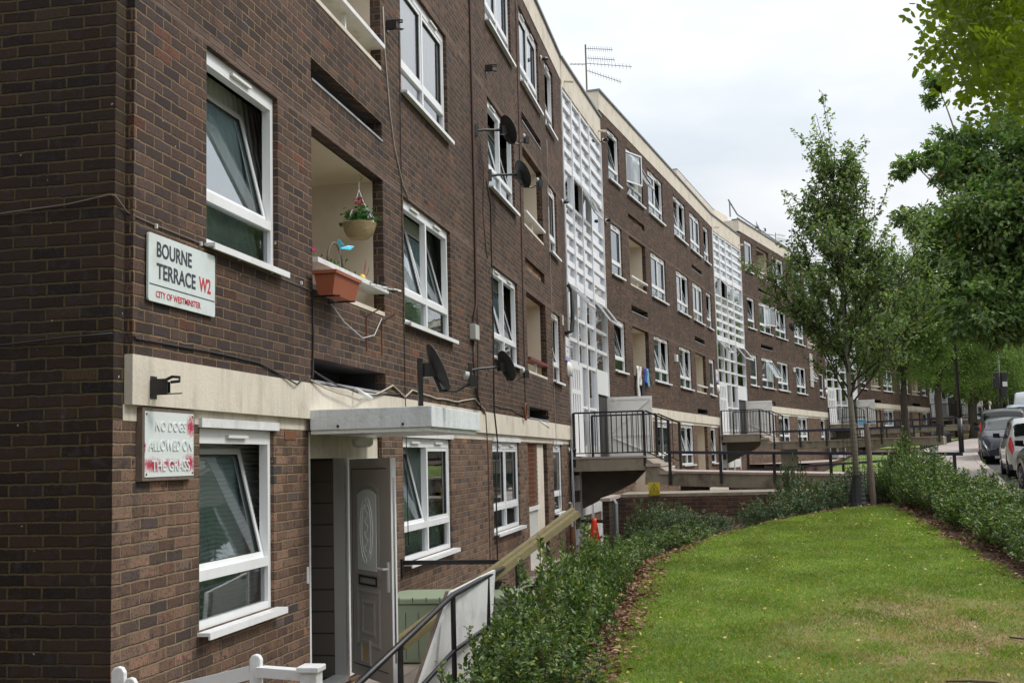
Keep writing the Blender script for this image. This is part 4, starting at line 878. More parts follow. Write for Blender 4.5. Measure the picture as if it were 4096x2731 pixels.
    # steel screen gate
    g = empty('steel_gate', tuple(T @ Vector((W_ - .15, -.05, 0))), mw.to_euler().z, NM[i] + ' rust streaked white steel gate standing beyond the landing', 'gate', 'rusty white steel gates'); G = g.matrix_basis.inverted() @ T
    x = W_ - .35; gm = M['rustywhite'] if 'rustywhite' in M else M.setdefault('rustywhite', simple('rust_streaked_white_steel', (.86, .85, .80), .5, var=.06, grime=(.30, .16, .07, .5), gscale=1.6))
    m = MB(); m.box(x, x + .03, -1.15, -.05, .0, 1.5); m.build('sheet', gm, g, mw=G)
    for q0 in ((x - .02, x, -1.18, -1.12, -.0, 1.52), (x - .02, x, -.1, -.05, -.0, 1.52), (x - .02, x, -1.12, -.1, 1.44, 1.52), (x - .02, x, -1.12, -.1, .5, .56)): m = MB(); m.box(*q0); m.build('gate_frame', gm, g, mw=G)
    m = MB(); m.bar((x - .012, -.12, .6), (x - .012, -1.1, 1.42), .02, .05, up=(1, 0, 0)); m.build('brace', gm, g, mw=G)
    m = MB(); m.bar((x - .012, -.12, .48), (x - .012, -1.1, .05), .02, .05, up=(1, 0, 0)); m.build('brace', gm, g, mw=G)
# concrete slabs under the first landing and the ramp rail behind the first walkway
h = empty('handrail', (3.2, 24.6, 0), 0, 'sloping black handrail, sky reflection painted as a blue tint, of the ramp behind the nearest walkway', 'handrail')
m = MB(); m.bar((3.1 - 3.2, .6, -.24), (-.5 - 3.2, 4.6, -.46), .07, .05); m.build('top_rail', M['skyrail'], h)
for k in range(5): t = k / 4; x, y, z = -.1 - 3.3 * t, .65 + 3.8 * t, -.26 - .2 * t; m = MB(); m.bar((x, y, z), (x, y, z - .7), .05, .05); m.build('post', M['black'], h)
m = MB(); m.prism([(3.4, 26.0, -2), (-.2, 31.0, -2), (-.2, 31.0, -.75), (3.4, 26.0, -.62)], (.15, .1, 0)); tag(m.build('brick_wall', M['brick_rt']), 'sloping brick wall edging the second lawn behind the nearest walkway', 'wall')
# black hoop fence by the far pavement
for k in range(17):
    y = 50.5 + k * .62; x = kx(y) - 2.25; z = float(sz(y)) + .12; m = MB(); m.bar((x, y, z - .1), (x, y, z + .5), .07, .07); m.bar((x, y, z + .5), (x - .0, y, z + .54), .04, .04)
    tag(m.build('fence_post', M['black']), None)
fr = [o for o in bpy.data.objects if o.name.startswith('fence_post')]
root = empty('picket_fence', (kx(50.5) - 2.25, 50.5, 0), 0, 'low black picket fence along the left edge of the far pavement', 'fence')
for o in fr: o.parent = root; o.matrix_parent_inverse = root.matrix_basis.inverted()
m = MB(); m.tube([(kx(y) - 2.25, y, sz(y) + .56) for y in np.arange(50.3, 61, .6)], .035, 6); o = m.build('top_rail', M['black'], root); o.matrix_parent_inverse = root.matrix_basis.inverted()
o = MB().tube([(5.0, 31.5, -.55), (5.0, 31.5, -.25), (5.08, 31.9, -.02), (5.25, 32.5, .02)], .06, 8).build('curved_rail', M['black']); tag(o, 'curved thick black rail end standing among the leaves of the right hedge', 'rail')

# ------------------------------------------------------------------ things on the nearest block
XU, XG = -3.55, -3.60
WALLM = Matrix(((0, 0, 1, 0), (1, 0, 0, 0), (0, 1, 0, 0), (0, 0, 0, 1)))   # text x->+Y, y->+Z, z->+X
def text(body, y0, y1, z0, z1, x, mat, parent=None, ext=.0015, off=.0, name='lettering', base=WALLM, pinv=None):
    cu = bpy.data.curves.new('t', 'FONT'); cu.body = body; cu.extrude = .5; cu.offset = off; cu.resolution_u = 3
    o = bpy.data.objects.new('t', cu); COL.objects.link(o); bpy.context.view_layer.update()
    me = bpy.data.meshes.new_from_object(o); bpy.data.objects.remove(o); me.materials.clear(); me.materials.append(mat)
    co = np.zeros(len(me.vertices) * 3); me.vertices.foreach_get('co', co); co = co.reshape(-1, 3); a, b = co.min(0), co.max(0)
    co = (co - a) / np.maximum(b - a, 1e-6); co = np.stack([y0 + co[:, 0] * (y1 - y0), z0 + co[:, 1] * (z1 - z0), co[:, 2] * ext], 1)
    me.vertices.foreach_set('co', co.ravel()); me.update(); me.name = name
    return link(name, me, parent, (pinv if pinv is not None else Matrix()) @ Matrix.Translation((x, 0, 0)) @ base)
def rr(y0, y1, z0, z1, r, n=5):
    P = []
    for cy, cz, a0 in ((y1 - r, z1 - r, 0), (y0 + r, z1 - r, 90), (y0 + r, z0 + r, 180), (y1 - r, z0 + r, 270)):
        for k in range(n + 1): a = radians(a0 + 90 * k / n); P.append((cy + r * cos(a), cz + r * sin(a)))
    return P
y0, y1, z0, z1 = 6.49, 7.42, 1.035, 1.465; w_, h_ = y1 - y0, z1 - z0
m = MB(); m.prism([(XU + .012, a, b) for a, b in rr(y0, y1, z0, z1, .022)], (.014, 0, 0)); s = m.build('street_sign', M['signw']); tag(s, 'white street name sign BOURNE TERRACE W2 on the dark brick corner', 'street sign'); X_ = XU + .0262
def T_(b, fx0, fx1, fy0, fy1, mt, off): text(b, y0 + w_ * fx0, y0 + w_ * fx1, z1 - h_ * fy1, z1 - h_ * fy0, X_, mt, s, .002, off)
T_('BOURNE', .11, .62, .10, .33, M['ink'], .020); T_('TERRACE', .11, .68, .415, .65, M['ink'], .020); T_('W2', .735, .925, .415, .65, M['red'], .020); T_('CITY OF WESTMINSTER', .10, .76, .83, .93, M['red'], .010)
m = MB(); m.box(X_, X_ + .002, y0 + .012, y1 - .012, z1 - h_ * .757, z1 - h_ * .743); m.build('ruled_line', M['ink'], s)
# no dogs board
mt_, t, p = newmat('sprayed_white_board'); tc = t.add('ShaderNodeTexCoord').outputs['Object']; acc = None
for (cy, cz, ry, rz) in ((7.12, .27, .07, .07), (6.62, .02, .17, .045), (7.10, .03, .09, .06), (6.50, .13, .025, .05), (6.86, .03, .16, .03)):
    mp = t.add('ShaderNodeMapping'); mp.vector_type = 'TEXTURE'; mp.inputs['Location'].default_value = (0, cy, cz); mp.inputs['Scale'].default_value = (100, ry, rz); t.link(tc, mp.inputs[0])
    ln = t.add('ShaderNodeVectorMath'); ln.operation = 'LENGTH'; t.link(mp.outputs[0], ln.inputs[0]); v = t.math('SUBTRACT', 1.15, t.math('ADD', ln.outputs['Value'], t.math('MULTIPLY', t.math('SUBTRACT', t.noise(tc, 45, 4, .7), .5), 1.9)), clamp=True); acc = v if acc is None else t.math('MAXIMUM', acc, v)
t.link(t.mix(t.math('MULTIPLY', acc, 1.3, clamp=True), (.66, .71, .70), (.42, .03, .07)), p.inputs['Base Color']); p.inputs['Roughness'].default_value = .5
y0, y1, z0, z1 = 6.49, 7.18, -.075, .375; w_, h_ = y1 - y0, z1 - z0
m = MB(); m.box(XG + .0, XG + .042, y0, y1, z0, z1); s = m.build('notice_board', M['oldwood']); tag(s, 'white NO DOGS ALLOWED ON THE GRASS board with red spray paint, on ground floor brick', 'notice board')
m = MB(); m.box(XG + .043, XG + .047, y0 + .022, y1 - .022, z0 + .022, z1 - .022); m.build('board_face', mt_, s)
y0 += .02; y1 -= .02; z0 += .02; z1 -= .02; w_, h_ = y1 - y0, z1 - z0; X_ = XG + .047; MW = simple('raised_white_letter', (.68, .72, .72), .5, var=.05)
T_('NO DOGS', .20, .82, .15, .30, MW, .006); T_('ALLOWED ON', .07, .95, .43, .60, MW, .006); T_('THE GRASS', .13, .90, .74, .91, MW, .006)
for o in s.children:
    if o.name.startswith('lettering'): o.scale = (1, 1, 1); o.data.transform(Matrix.Scale(3.0, 4, (0, 0, 1)))
for a, b in ((y0 + .02, z1 - .02), (y1 - .02, z1 - .02), (y0 + .02, z0 + .02), (y1 - .02, z0 + .02)): m = MB(); m.tube([(X_, a, b), (X_ + .004, a, b)], .007, 8); m.build('screw', M['rust'], s)
# plaque by the bay
y0, y1, z0, z1 = 24.60, 25.10, 2.10, 2.62; w_, h_ = y1 - y0, z1 - z0
def plaque(y0, y1, z0, z1, x, label, TM=None):
    m = MB(); m.box(x, x + .02, y0, y1, z0, z1); s = m.build('building_sign', M['plasticw'], None, mw=TM); tag(s, label, 'sign', 'court name signs beside the glazed bays')
    m = MB(); m.box(x + .0205, x + .023, y0, y1, z0, z0 + .09); m.build('lilac_band', M['purple'], s)
    text('Atherstone Court', y0 + .03, y1 - .03, z0 + .29, z0 + .34, x + .021, M['purple'], s, .002, .01); text('16 - 31', y0 + .15, y1 - .18, z0 + .19, z0 + .235, x + .021, M['purple'], s, .002, .01)
plaque(y0, y1, z0, z1, XU, 'white and lilac court name sign beside the nearest glazed stair bay')
for i in (1, 2):
    (px, py), th, dz, L = SEC[i]; TM = Matrix.Translation((px + .05 * cos(th), py - .05 * sin(th), dz)) @ Matrix.Rotation(-th, 4, 'Z')
    plaque(L - .62, L - .15, 2.1, 2.62, 0.0, ('second', 'third')[i - 1] + ' white and lilac court name sign down the terrace', TM)
def wall_lamp(loc, rz, label):
    e = empty('wall_lamp', loc, rz, label, 'wall lamp', 'oval white lamps beside the glazed bays'); T = Matrix.Scale(1.25, 4, (0, 0, 1)) @ Matrix.Rotation(pi / 2, 4, 'Y')
    m = MB(); m.lathe([(.001, .10), (.06, .095), (.115, .06), (.14, .0)], n=20, T=T); m.build('cover', M['plasticw'], e, True)
    m = MB(); m.lathe([(.145, .0), (.145, .02), (.13, .03)], n=20, T=T); m.build('base', M['plasticw'], e, True)
    m = MB(); m.prism([(.06, -.06, -.10), (.10, -.04, -.14), (.10, .04, -.14), (.06, .06, -.10)], (-.02, 0, -.03)); m.build('diffuser', M['greydish'], e)
wall_lamp((XU + .0, 24.98, 1.93), 0, 'oval white lamp under the nearest court name sign')
for i in (1, 2): q = s2w(i, SEC[i][3] - .28, .05, SEC[i][2] + 1.85); wall_lamp(tuple(q), -SEC[i][1], ('second', 'third')[i - 1] + ' oval white lamp down the terrace, beside a glazed bay')
# ---- satellite dishes
def dish(loc, az, label, arm_from=None, mat='dish', r=.22, pole=False, wallx=None):
    """az: heading of the dish normal from +Y to +X, degrees"""
    e = empty('satellite_dish', loc, -radians(az), label, 'satellite dish', 'satellite dishes'); tilt = Matrix.Rotation(radians(22), 4, 'X')
    # local +y = look direction
    m = MB(); prof = [(r * q, -.16 * r * (1 - q * q) * 1.6) for q in (0.001, .25, .5, .75, .92, 1)] + [(r * 1.02, .004), (r * 1.02, -.008), (r * .98, -.006)]; T = tilt @ Matrix.Rotation(-pi / 2, 4, 'X') @ Matrix.Scale(.88, 4, (1, 0, 0)); m.lathe(prof, n=28, T=T); d = m.build('reflector', M[mat], e, True)
    m = MB(); m.bar((0, -.03, -.02), (0, -.13, -.02), .09, .12); m.bar((0, -.06, -.02), (0, .02, -r * .95), .035, .03); m.build('back_bracket', M['black'], e)
    m = MB(); m.tube([(0, -.0, -r * .9), (0, .16, -r * .92), (0, .30, -r * .55)], .012, 8); m.build('feed_arm', M['black'], e)
    m = MB(); m.tube([(0, .235, -.02 - r * .2), (0, .27, -r * .32)], [.035, .035], 12); l = m.build('feed_horn', M['plasticgrey'], e); m = MB(); m.box(-.03, .03, .27, .34, -r * .78, -r * .30); m.build('feed_body', M['black'], e)
    R = Matrix.Rotation(radians(az), 4, 'Z')
    if wallx is not None:
        a = R @ Vector((wallx[0] - loc[0], wallx[1] - loc[1], 0)); m = MB(); m.tube([(a.x, a.y, -.08), (a.x * .75, a.y * .75, -.05), (0, -.13, -.02)], .02, 8); m.build('arm', M['black'], e)
        m = MB(); m.bar(tuple(a + Vector((0, 0, -.16))), tuple(a + Vector((0, 0, .02))), .05, .05); m.build('wall_plate', M['black'], e)
    if pole: m = MB(); m.bar((-.0, -.16, -.34), (0, -.16, .08), .04, .04); m.build('pole', M['black'], e)
    return e
dish((-3.12, 16.45, 4.88), 50, 'upper black dish of the pair in front of a second floor window', wallx=(XU + .01, 16.1))
dish((-3.08, 17.35, 4.42), 50, 'lower black dish of the pair in front of a second floor window', wallx=(XU + .01, 17.0))
dish((-3.10, 15.75, 1.30), 50, 'black dish on the brick below the grey junction box', wallx=(XU + .01, 15.33))
dish((-2.50, 9.62, .80), 62, 'black dish on a short pole standing on the door canopy', pole=True)
(px, py), th, dz, L = SEC[2]
q = s2w(2, 7.3, .55, 4.75 + dz); a = s2w(2, 6.6, .05, 0); dish(tuple(q), 50, 'small dark dish in front of a high window on the third block', wallx=(a.x, a.y))
q = s2w(2, 4.2, -.1, PT + dz + .35); dish(tuple(q), 95, 'grey dish standing on the parapet of the third block', mat='greydish', r=.33, pole=True)
# ---- boxes, pipes, cables
def boxy(name, dims, mat, label, cat, bev=.008, **k):
    m = MB(); m.box(*dims); o = m.build(name, M[mat]); bevel(o, bev); tag(o, label, cat, **k); return o
boxy('junction_box', (XU, XU + .09, 15.42, 15.66, 1.66, 1.87), 'plasticgrey', 'grey plastic junction box on a brown cable run, nearest block', 'junction box')
for (i, s_, z_) in ((1, 8.9, 2.35), (2, 9.3, 2.6)): q = s2w(i, s_, .05, z_ + SEC[i][2] - .75 * 0); o = boxy('junction_box', (0, .09, -.12, .12, 0, .24), 'plasticw', ('second', 'third')[i - 1] + ' block white junction box between two windows', 'junction box'); o.matrix_basis = Matrix.Translation(q) @ Matrix.Rotation(-SEC[i][1], 4, 'Z')
def run(name, mat, r, pts, label, cat, x=XU, wob=0.0, sm=True):
    P = []
    for i in range(len(pts) - 1):
        a, b = pts[i], pts[i + 1]; n = max(1, int(hypot(b[0] - a[0], b[1] - a[1]) / .25)) if wob else 1
        for k in range(n): t = k / n; P.append((x + r + .003 + (a[2] if len(a) > 2 else 0) * (1 - t) + (b[2] if len(b) > 2 else 0) * t, a[0] + (b[0] - a[0]) * t + rnd.uniform(-wob, wob), a[1] + (b[1] - a[1]) * t + rnd.uniform(-wob, wob)))
    a = pts[-1]; P.append((x + r + .003 + (a[2] if len(a) > 2 else 0), a[0], a[1])); m = MB(); m.tube(P, r, 6); return tag(m.build(name, M[mat], None, True), label, cat)
run('pipe', 'brownpipe', .018, [(15.84, 8.4), (15.84, 4.0), (15.80, 2.2), (15.56, 1.92)], 'thin brown pipe down the brick between the paired windows, nearest block', 'pipe', wob=.004)
run('cable', 'cable', .007, [(15.98, 8.45), (15.95, 4.0), (15.90, 2.0), (15.82, .75)], 'thin black cable beside the brown pipe, nearest block', 'cable', wob=.006)
run('cable', 'brownpipe', .012, [(15.60, 1.68), (15.58, 1.30), (15.72, .95), (16.0, .72), (16.25, .66)], 'brown cable leaving the bottom of the grey junction box', 'cable', wob=.006)
run('cable', 'cable', .011, [(16.75, 4.2), (17.0, 3.9), (16.99, 2.98), (16.98, 1.94), (16.90, .72), (17.02, .45), (17.10, .20), (16.90, -.1), (16.86, -1.5)], 'thick black cable dropping past the first floor double window to the ground', 'cable', wob=.005)
run('cable', 'cable', .006, [(16.1, 4.65, .06), (16.0, 4.2, .12), (16.35, 3.6, .02), (16.6, 3.15), (16.7, 3.0)], 'looping thin black cable below the upper dish of the pair', 'cable')
run('cable', 'brownpipe', .008, [(16.3, .66), (16.36, .3), (16.40, .1), (16.38, -.8), (16.36, -1.9)], 'brown cable hanging down the ground floor brick by the double window', 'cable', wob=.006)
run('cable', 'cableb', .005, [(6.37, 1.53), (7.4, 1.52), (8.5, 1.50), (9.38, 1.49)], 'thin pale cable clipped under the first floor window at the corner', 'cable', wob=.003)
for k in range(5): yy = 6.6 + k * .62; boxy('cable_clip', (XU + .004, XU + .024, yy, yy + .012, 1.505, 1.535), 'plasticw', 'tiny white clip on the thin pale cable above the street sign', 'cable clip', .002, group='white cable clips')
run('cable', 'cable', .007, [(6.35, .80), (6.37, .785), (7.3, .79), (8.2, .78), (8.6, .72), (8.93, .655, .02), (9.25, .76)], 'black cable sagging over the cream band near the corner', 'cable', wob=.004)
m = MB(); m.tube([(-6.5, 6.20, 1.50), (-4.6, 6.205, 1.56), (-3.9, 6.205, 1.60), (-3.62, 6.205, 1.64), (-3.585, 6.20, 1.63), (-3.585, 6.33, 1.56), (-3.54, 6.40, 1.53)], .005, 6); tag(m.build('cable', M['cableb'], None, True), 'thin pale cable running across the dark gable wall to the corner', 'cable')
m = MB(); m.tube([(-6.5, 6.20, .68), (-4.6, 6.20, .745), (-3.9, 6.20, .79), (-3.59, 6.19, .80)], .006, 6); tag(m.build('cable', M['cable'], None, True), 'black cable running low across the dark gable wall', 'cable')
run('cable', 'cable', .010, [(9.37, 1.50), (9.36, 1.1), (9.34, .76), (9.32, .70)], 'black cable drop on the brick left of the first balcony', 'cable', wob=.01)
run('cable', 'cablew', .010, [(9.30, .72), (9.6, .66, .03), (10.4, .60, .06), (11.0, .67), (11.7, .80), (12.15, .70), (12.45, .79), (13.5, .75), (14.6, .76), (15.6, .84), (16.3, .70)], 'dirty white cable looping along the cream band over the canopy', 'cable', wob=.008)
run('cable', 'cable', .008, [(9.35, .80), (9.9, .70, .03), (10.7, .645, .04), (11.4, .70), (12.1, .74)], 'thin black cable looping beside the white one over the canopy', 'cable', wob=.008)
run('cable', 'plasticgrey', .006, [(9.8, 1.45), (10.1, 1.30, .03), (10.6, 1.20, .04), (11.0, 1.27, .03), (11.35, 1.48)], 'grey cable hanging in a loop below the balcony planter', 'cable')
run('cable', 'cablew', .008, [(11.55, 4.9), (11.60, 4.4), (11.75, 3.8), (11.9, 3.45), (12.2, 3.1), (12.45, 2.98)], 'loose white cable end curling down beside the first balcony', 'cable')
run('cable', 'cable', .005, [(12.16, 5.0), (12.17, 3.0), (12.18, .7), (12.2, -.9)], 'very thin black cable down the left side of the double windows', 'cable', wob=.004)
run('cable', 'cablew', .005, [(22.86, 6.5), (22.87, 3.0), (22.88, .7), (23.0, .2), (23.1, -.6), (23.4, -1.3)], 'very thin white cable down the brick near the glazed bay', 'cable', wob=.006)
run('cable', 'brownpipe', .010, [(19.66, 8.3), (19.66, 5.0), (19.60, 3.0), (19.55, .75)], 'thin brown cable down the brick left of the second column of balconies', 'cable', wob=.006)
run('cable', 'cable', .006, [(17.0, .80), (18.2, .80), (19.0, .74), (19.5, .70)], 'black cable tied along the top of the cream band near the small vent slot', 'cable', wob=.012)
for nm, Y, Z, lb in (('a', 6.60, .50, 'black metal bracket on the cream band above the NO DOGS board'), ('b', 11.73, 4.75, 'black metal bracket beside the second floor balcony, nearest block'), ('c', 16.95, 6.02, 'black metal bracket high on the brick between third floor windows')):
    e = empty('bracket', (XU, Y, Z), 0, lb, 'bracket', 'black flood lamp brackets')
    m = MB(); m.box(0, .008, -.04, .04, -.07, .07); m.build('back_plate', M['black'], e); m = MB(); m.box(.008, .12, -.045, -.035, -.05, .05); m.build('arm', M['black'], e); m = MB(); m.box(.008, .10, .03, .036, -.035, .035); m.build('arm', M['black'], e)
    m = MB(); m.tube([(.05, 0, .03), (.12, .02, .065), (.17, .02, .06), (.17, .02, .035), (.12, 0, .03)], .010, 6); m.build('cable_loop', M['cable'], e); m = MB(); m.bar((.10, -.03, -.045), (.17, .04, -.04), .05, .006); m.build('foot', M['black'], e)
def camera_(loc, rz, label):
    e = empty('security_lamp', loc, rz, label, 'security lamp', 'small dark security lamps'); m = MB(); m.tube([(0, 0, 0), (.03, 0, 0)], .06, 14); m.build('base', M['plasticw'], e); m = MB(); m.tube([(.03, 0, 0), (.10, 0, 0), (.16, .02, .01)], [.035, .045, .04], 12); m.build('head', M['black'], e)
camera_((XU, 22.30, 8.04), .5, 'dark security lamp near the top floor narrow window, nearest block'); camera_((XU, 24.75, 5.62), .5, 'dark security lamp at second floor level beside the glazed bay'); camera_((XG, 25.0, .16), .3, 'dark security lamp low beside the nearest landing')
run('waste_pipe', 'cable', .045, [(24.75, 3.75, .05), (24.62, 3.62, .14), (24.60, 3.0, .14), (24.55, 2.72, .12), (24.45, 2.66, 0)], 'thick black waste pipe bending beside the nearest glazed bay', 'pipe')
boxy('air_vent', (XU, XU + .012, 24.28, 24.48, 2.83, 3.05), 'plasticgrey', 'small pale air vent beside the black waste pipe', 'air vent', .003)
boxy('air_brick', (XG, XG + .006, 8.85, 9.09, .205, .275), 'rust', 'orange air brick right of the near ground floor window', 'air brick', .003)
run('overflow_pipe', 'plasticw', .022, [(10.42, .70), (10.44, .60, .16)], 'short white overflow pipe on the cream band above the canopy', 'pipe'); run('overflow_pipe', 'plasticw', .022, [(20.9, .68), (20.98, .56, .16)], 'short white overflow pipe under the farther vent slot of the nearest block', 'pipe')
m = MB(); T = Matrix.Translation((XU + .05, 19.35, .80)) @ Matrix.Rotation(pi / 2, 4, 'Y') @ Matrix.Scale(1.5, 4, (1, 0, 0))
m.tube([tuple(T @ Vector((.09 * cos(a), .09 * sin(a), 0))) for a in np.linspace(0, 2 * pi, 17)], .02, 8, False); tag(m.build('cable_reel', M['rust'], None, True), 'rust brown oval cable hook ring above the cream band', 'ring')
m = MB(); m.tube([(XG + .06, 11.62, -.2), (XG + .06, 11.62, -2.0)], .012, 8); tag(m.build('pipe', M['plasticw']), 'thin white pipe on the brick behind the green storage box', 'pipe')
run('conduit', 'galv', .016, [(24.95, .2, .06), (24.97, -1.2, .06), (25.05, -2.0, .06)], 'grey conduit pipe at the end of the nearest block under the landing', 'pipe', x=XG)
m = MB(); m.tube([(-3.48, 24.35, -2.05), (-3.48, 24.35, -1.45)], .05, 10); w = m.build('drain_stub', M['rust']); tag(w, 'rusty iron drain stub standing in the path corner', 'pipe'); m = MB(); m.tube([(-3.48, 24.35, -1.45), (-3.48, 24.35, -1.0), (-3.50, 24.30, -.95)], .03, 8); m.build('upper_pipe', M['cablew'], w)
# ---- door canopy, front door
e = empty('door_canopy', (XU, 9.3, .285), 0, 'pale grey concrete canopy over the open front door', 'canopy')
m = MB(); m.box(-.0, 1.07, .0, 1.86, 0, .175); o = m.build('slab', M['canopy'], e); bevel(o, .006)
m = MB(); m.box(-.0, 1.04, .02, 1.80, -.032, -.002); m.build('soffit', M['whitep'], e)
for yy, xx in ((-.002, .25), (-.002, .82)): m = MB(); m.tube([(xx, -.012, .03), (xx, .01, .03)], .011, 8); m.build('drip_pipe', M['black'], e)
m = MB(); m.lathe([(.001, -.05), (.06, -.048), (.085, -.03), (.09, .0), (.085, .03)], n=20, T=Matrix.Translation((-3.3, 9.95, .19)) @ Matrix.Scale(1.6, 4, (0, 1, 0))); o = m.build('porch_lamp', M['plasticgrey'], None, True); tag(o, 'oval grey lamp under the canopy above the open door', 'lamp')
D0, D1 = 9.395, 11.475
df = empty('front_door', (-3.70, D0, -1.98), 0, 'open taupe front door with frosted oval glass, white frame, under the canopy', 'front door'); O = Matrix.Translation((3.70, -D0, 1.98))
m = MB(); m.box(-3.72, -3.61, D0 + .002, D0 + .06, -1.98, .27); m.build('frame_jamb', M['white'], df, mw=O)
m = MB(); m.box(-3.73, -3.62, 10.36, 10.46, -1.98, .05); m.build('frame_jamb', M['plasticgrey'], df, mw=O)
m = MB(); m.box(-3.72, -3.64, 10.46, D1 - .002, -1.98, .05); m.build('side_panel', M['white'], df, mw=O)
m = MB(); m.box(-3.735, -3.645, D0 + .06, D1 - .002, .05, .285); m.build('transom_panel', M['cream'], df, mw=O)
m = MB(); m.box(-3.75, -3.60, D0 + .06, 10.36, -1.99, -1.94); m.build('threshold', M['white'], df, mw=O)
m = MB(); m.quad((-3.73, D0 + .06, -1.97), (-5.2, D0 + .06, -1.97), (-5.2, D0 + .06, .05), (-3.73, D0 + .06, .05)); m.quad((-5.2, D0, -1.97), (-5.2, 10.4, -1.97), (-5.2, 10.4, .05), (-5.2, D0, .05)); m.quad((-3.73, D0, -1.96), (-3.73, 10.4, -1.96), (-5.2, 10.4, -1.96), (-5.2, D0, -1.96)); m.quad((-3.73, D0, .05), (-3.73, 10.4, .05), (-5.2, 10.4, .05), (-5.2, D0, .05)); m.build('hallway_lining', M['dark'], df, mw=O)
m = MB()
for k in range(10): m.box(-5.2, -3.735, 10.37, 10.40, -1.96 + k * .2, -1.96 + k * .2 + .19)
m.box(-5.2, -3.735, 10.392, 10.41, -1.96, .05); m.build('boarded_inner_wall', M['taupe_dk'], df, mw=O)
LT = Matrix(((.68, .733, 0, -3.60), (-.733, .68, 0, 10.44), (0, 0, 1, -1.93), (0, 0, 0, 1)))
lf = MB(); lf.box(0, .88, 0, .05, 0, 1.97); leaf = lf.build('door_leaf', M['taupe'], df, mw=O @ LT); bevel(leaf, .004)
def on(name, mat, f): m = MB(); f(m); return m.build(name, M[mat], leaf)
arch = lambda x0, x1, z0, z1, r: [(x0, z0), (x1, z0)] + [(x1 - (x1 - x0) * k / 8, z1 - r + r * (1 - ((k - 4) / 4) ** 2)) for k in range(9)]
def ringp(m, P, Q, y): 
    for i in range(len(P)): j = (i + 1) % len(P); m.quad((P[i][0], y, P[i][1]), (P[j][0], y, P[j][1]), (Q[j][0], y - .008, Q[j][1]), (Q[i][0], y - .008, Q[i][1])); m.quad((Q[i][0], y - .008, Q[i][1]), (Q[j][0], y - .008, Q[j][1]), (Q[j][0] + (P[j][0] - Q[j][0]) * -.9, y + .0, Q[j][1] + (P[j][1] - Q[j][1]) * -.9), (Q[i][0] + (P[i][0] - Q[i][0]) * -.9, y + .0, Q[i][1] + (P[i][1] - Q[i][1]) * -.9))
on('glass_moulding', 'taupe', lambda m: ringp(m, arch(.14, .66, .90, 1.76, .07), arch(.17, .63, .93, 1.73, .06), -.001))
gla = on('door_glass', 'frost', lambda m: m.prism([(x, -.004, z) for x, z in arch(.20, .60, .96, 1.69, .05)], (0, -.008, 0)))
def oval(m):
    for rx, rz in ((.135, .30), (.095, .25)):
        m.tube([(.40 + rx * cos(a), -.015, 1.32 + rz * sin(a)) for a in np.linspace(0, 2 * pi, 33)], .0035, 4, False)
    for a in np.linspace(0, 2 * pi, 9)[:-1]: m.tube([(.40 + .095 * cos(a), -.015, 1.32 + .25 * sin(a)), (.40 + .135 * cos(a), -.015, 1.32 + .30 * sin(a))], .003, 4)
    for k in range(7): z = 1.13 + k * .06; s_ = 1 if k % 2 else -1; m.tube([(.40, -.015, z), (.40 + .03 * s_, -.015, z + .03), (.40 + .035 * s_, -.015, z + .055), (.40 + .005 * s_, -.015, z + .05), (.40, -.015, z + .06)], .003, 4)
m = MB(); oval(m); m.build('etched_rose_pattern', M['frostline'], gla)
on('lower_moulding', 'taupe', lambda m: ringp(m, [(.14, .27), (.66, .27), (.66, .80), (.14, .80)], [(.17, .30), (.63, .30), (.63, .77), (.17, .77)], -.001))
on('inner_moulding', 'taupe', lambda m: ringp(m, [(.25, .37), (.55, .37), (.55, .70), (.25, .70)], [(.28, .40), (.52, .40), (.52, .67), (.28, .67)], -.001))
on('letter_box', 'seal', lambda m: [m.box(.21, .59, -.012, -.001, .825, .84), m.box(.21, .59, -.012, -.001, .895, .91), m.box(.21, .225, -.012, -.001, .84, .895), m.box(.575, .59, -.012, -.001, .84, .895)])
on('groove', 'seal', lambda m: [m.box(.06, .80, -.0015, -.0005, 1.872, 1.88), m.box(.06, .067, -.0015, -.0005, .10, 1.872), m.box(.06, .80, -.0015, -.0005, .098, .106)])
cf = on('cat_flap', 'taupe', lambda m: [m.box(.24, .27, -.02, -.001, .12, .34), m.box(.42, .45, -.02, -.001, .12, .34), m.box(.27, .42, -.02, -.001, .12, .15), m.box(.27, .42, -.02, -.001, .31, .34)])
m = MB(); m.box(.27, .42, -.006, -.002, .15, .31); m.build('flap', M['timber_end'], cf)
on('handle_plate', 'white', lambda m: m.box(.81, .845, -.012, -.001, .80, 1.06)); on('handle', 'white', lambda m: m.tube([(.828, -.012, 1.0), (.828, -.05, 1.0), (.70, -.055, 1.0)], .011, 8))
on('edge_seal', 'white', lambda m: m.box(.881, .893, .0, .05, 0, 1.97)); on('lock_strip', 'chrome', lambda m: m.box(.8935, .896, .018, .034, .2, 1.8))
boxy('door_bell', (XG - .03, XG + .008, D0 - .07, D0 - .03, -1.0, -.86), 'plasticw', 'tiny white keypad on the white frame left of the open door', 'door bell', .004)
m = MB()
for k in range(9): m.box(-3.5, -2.75, 9.35 + k * .085, 9.35 + k * .085 + .06, -2.01, -1.985)
tag(m.build('door_mat', M['rust']), 'brown slatted mat on the ground at the open door', 'door mat')
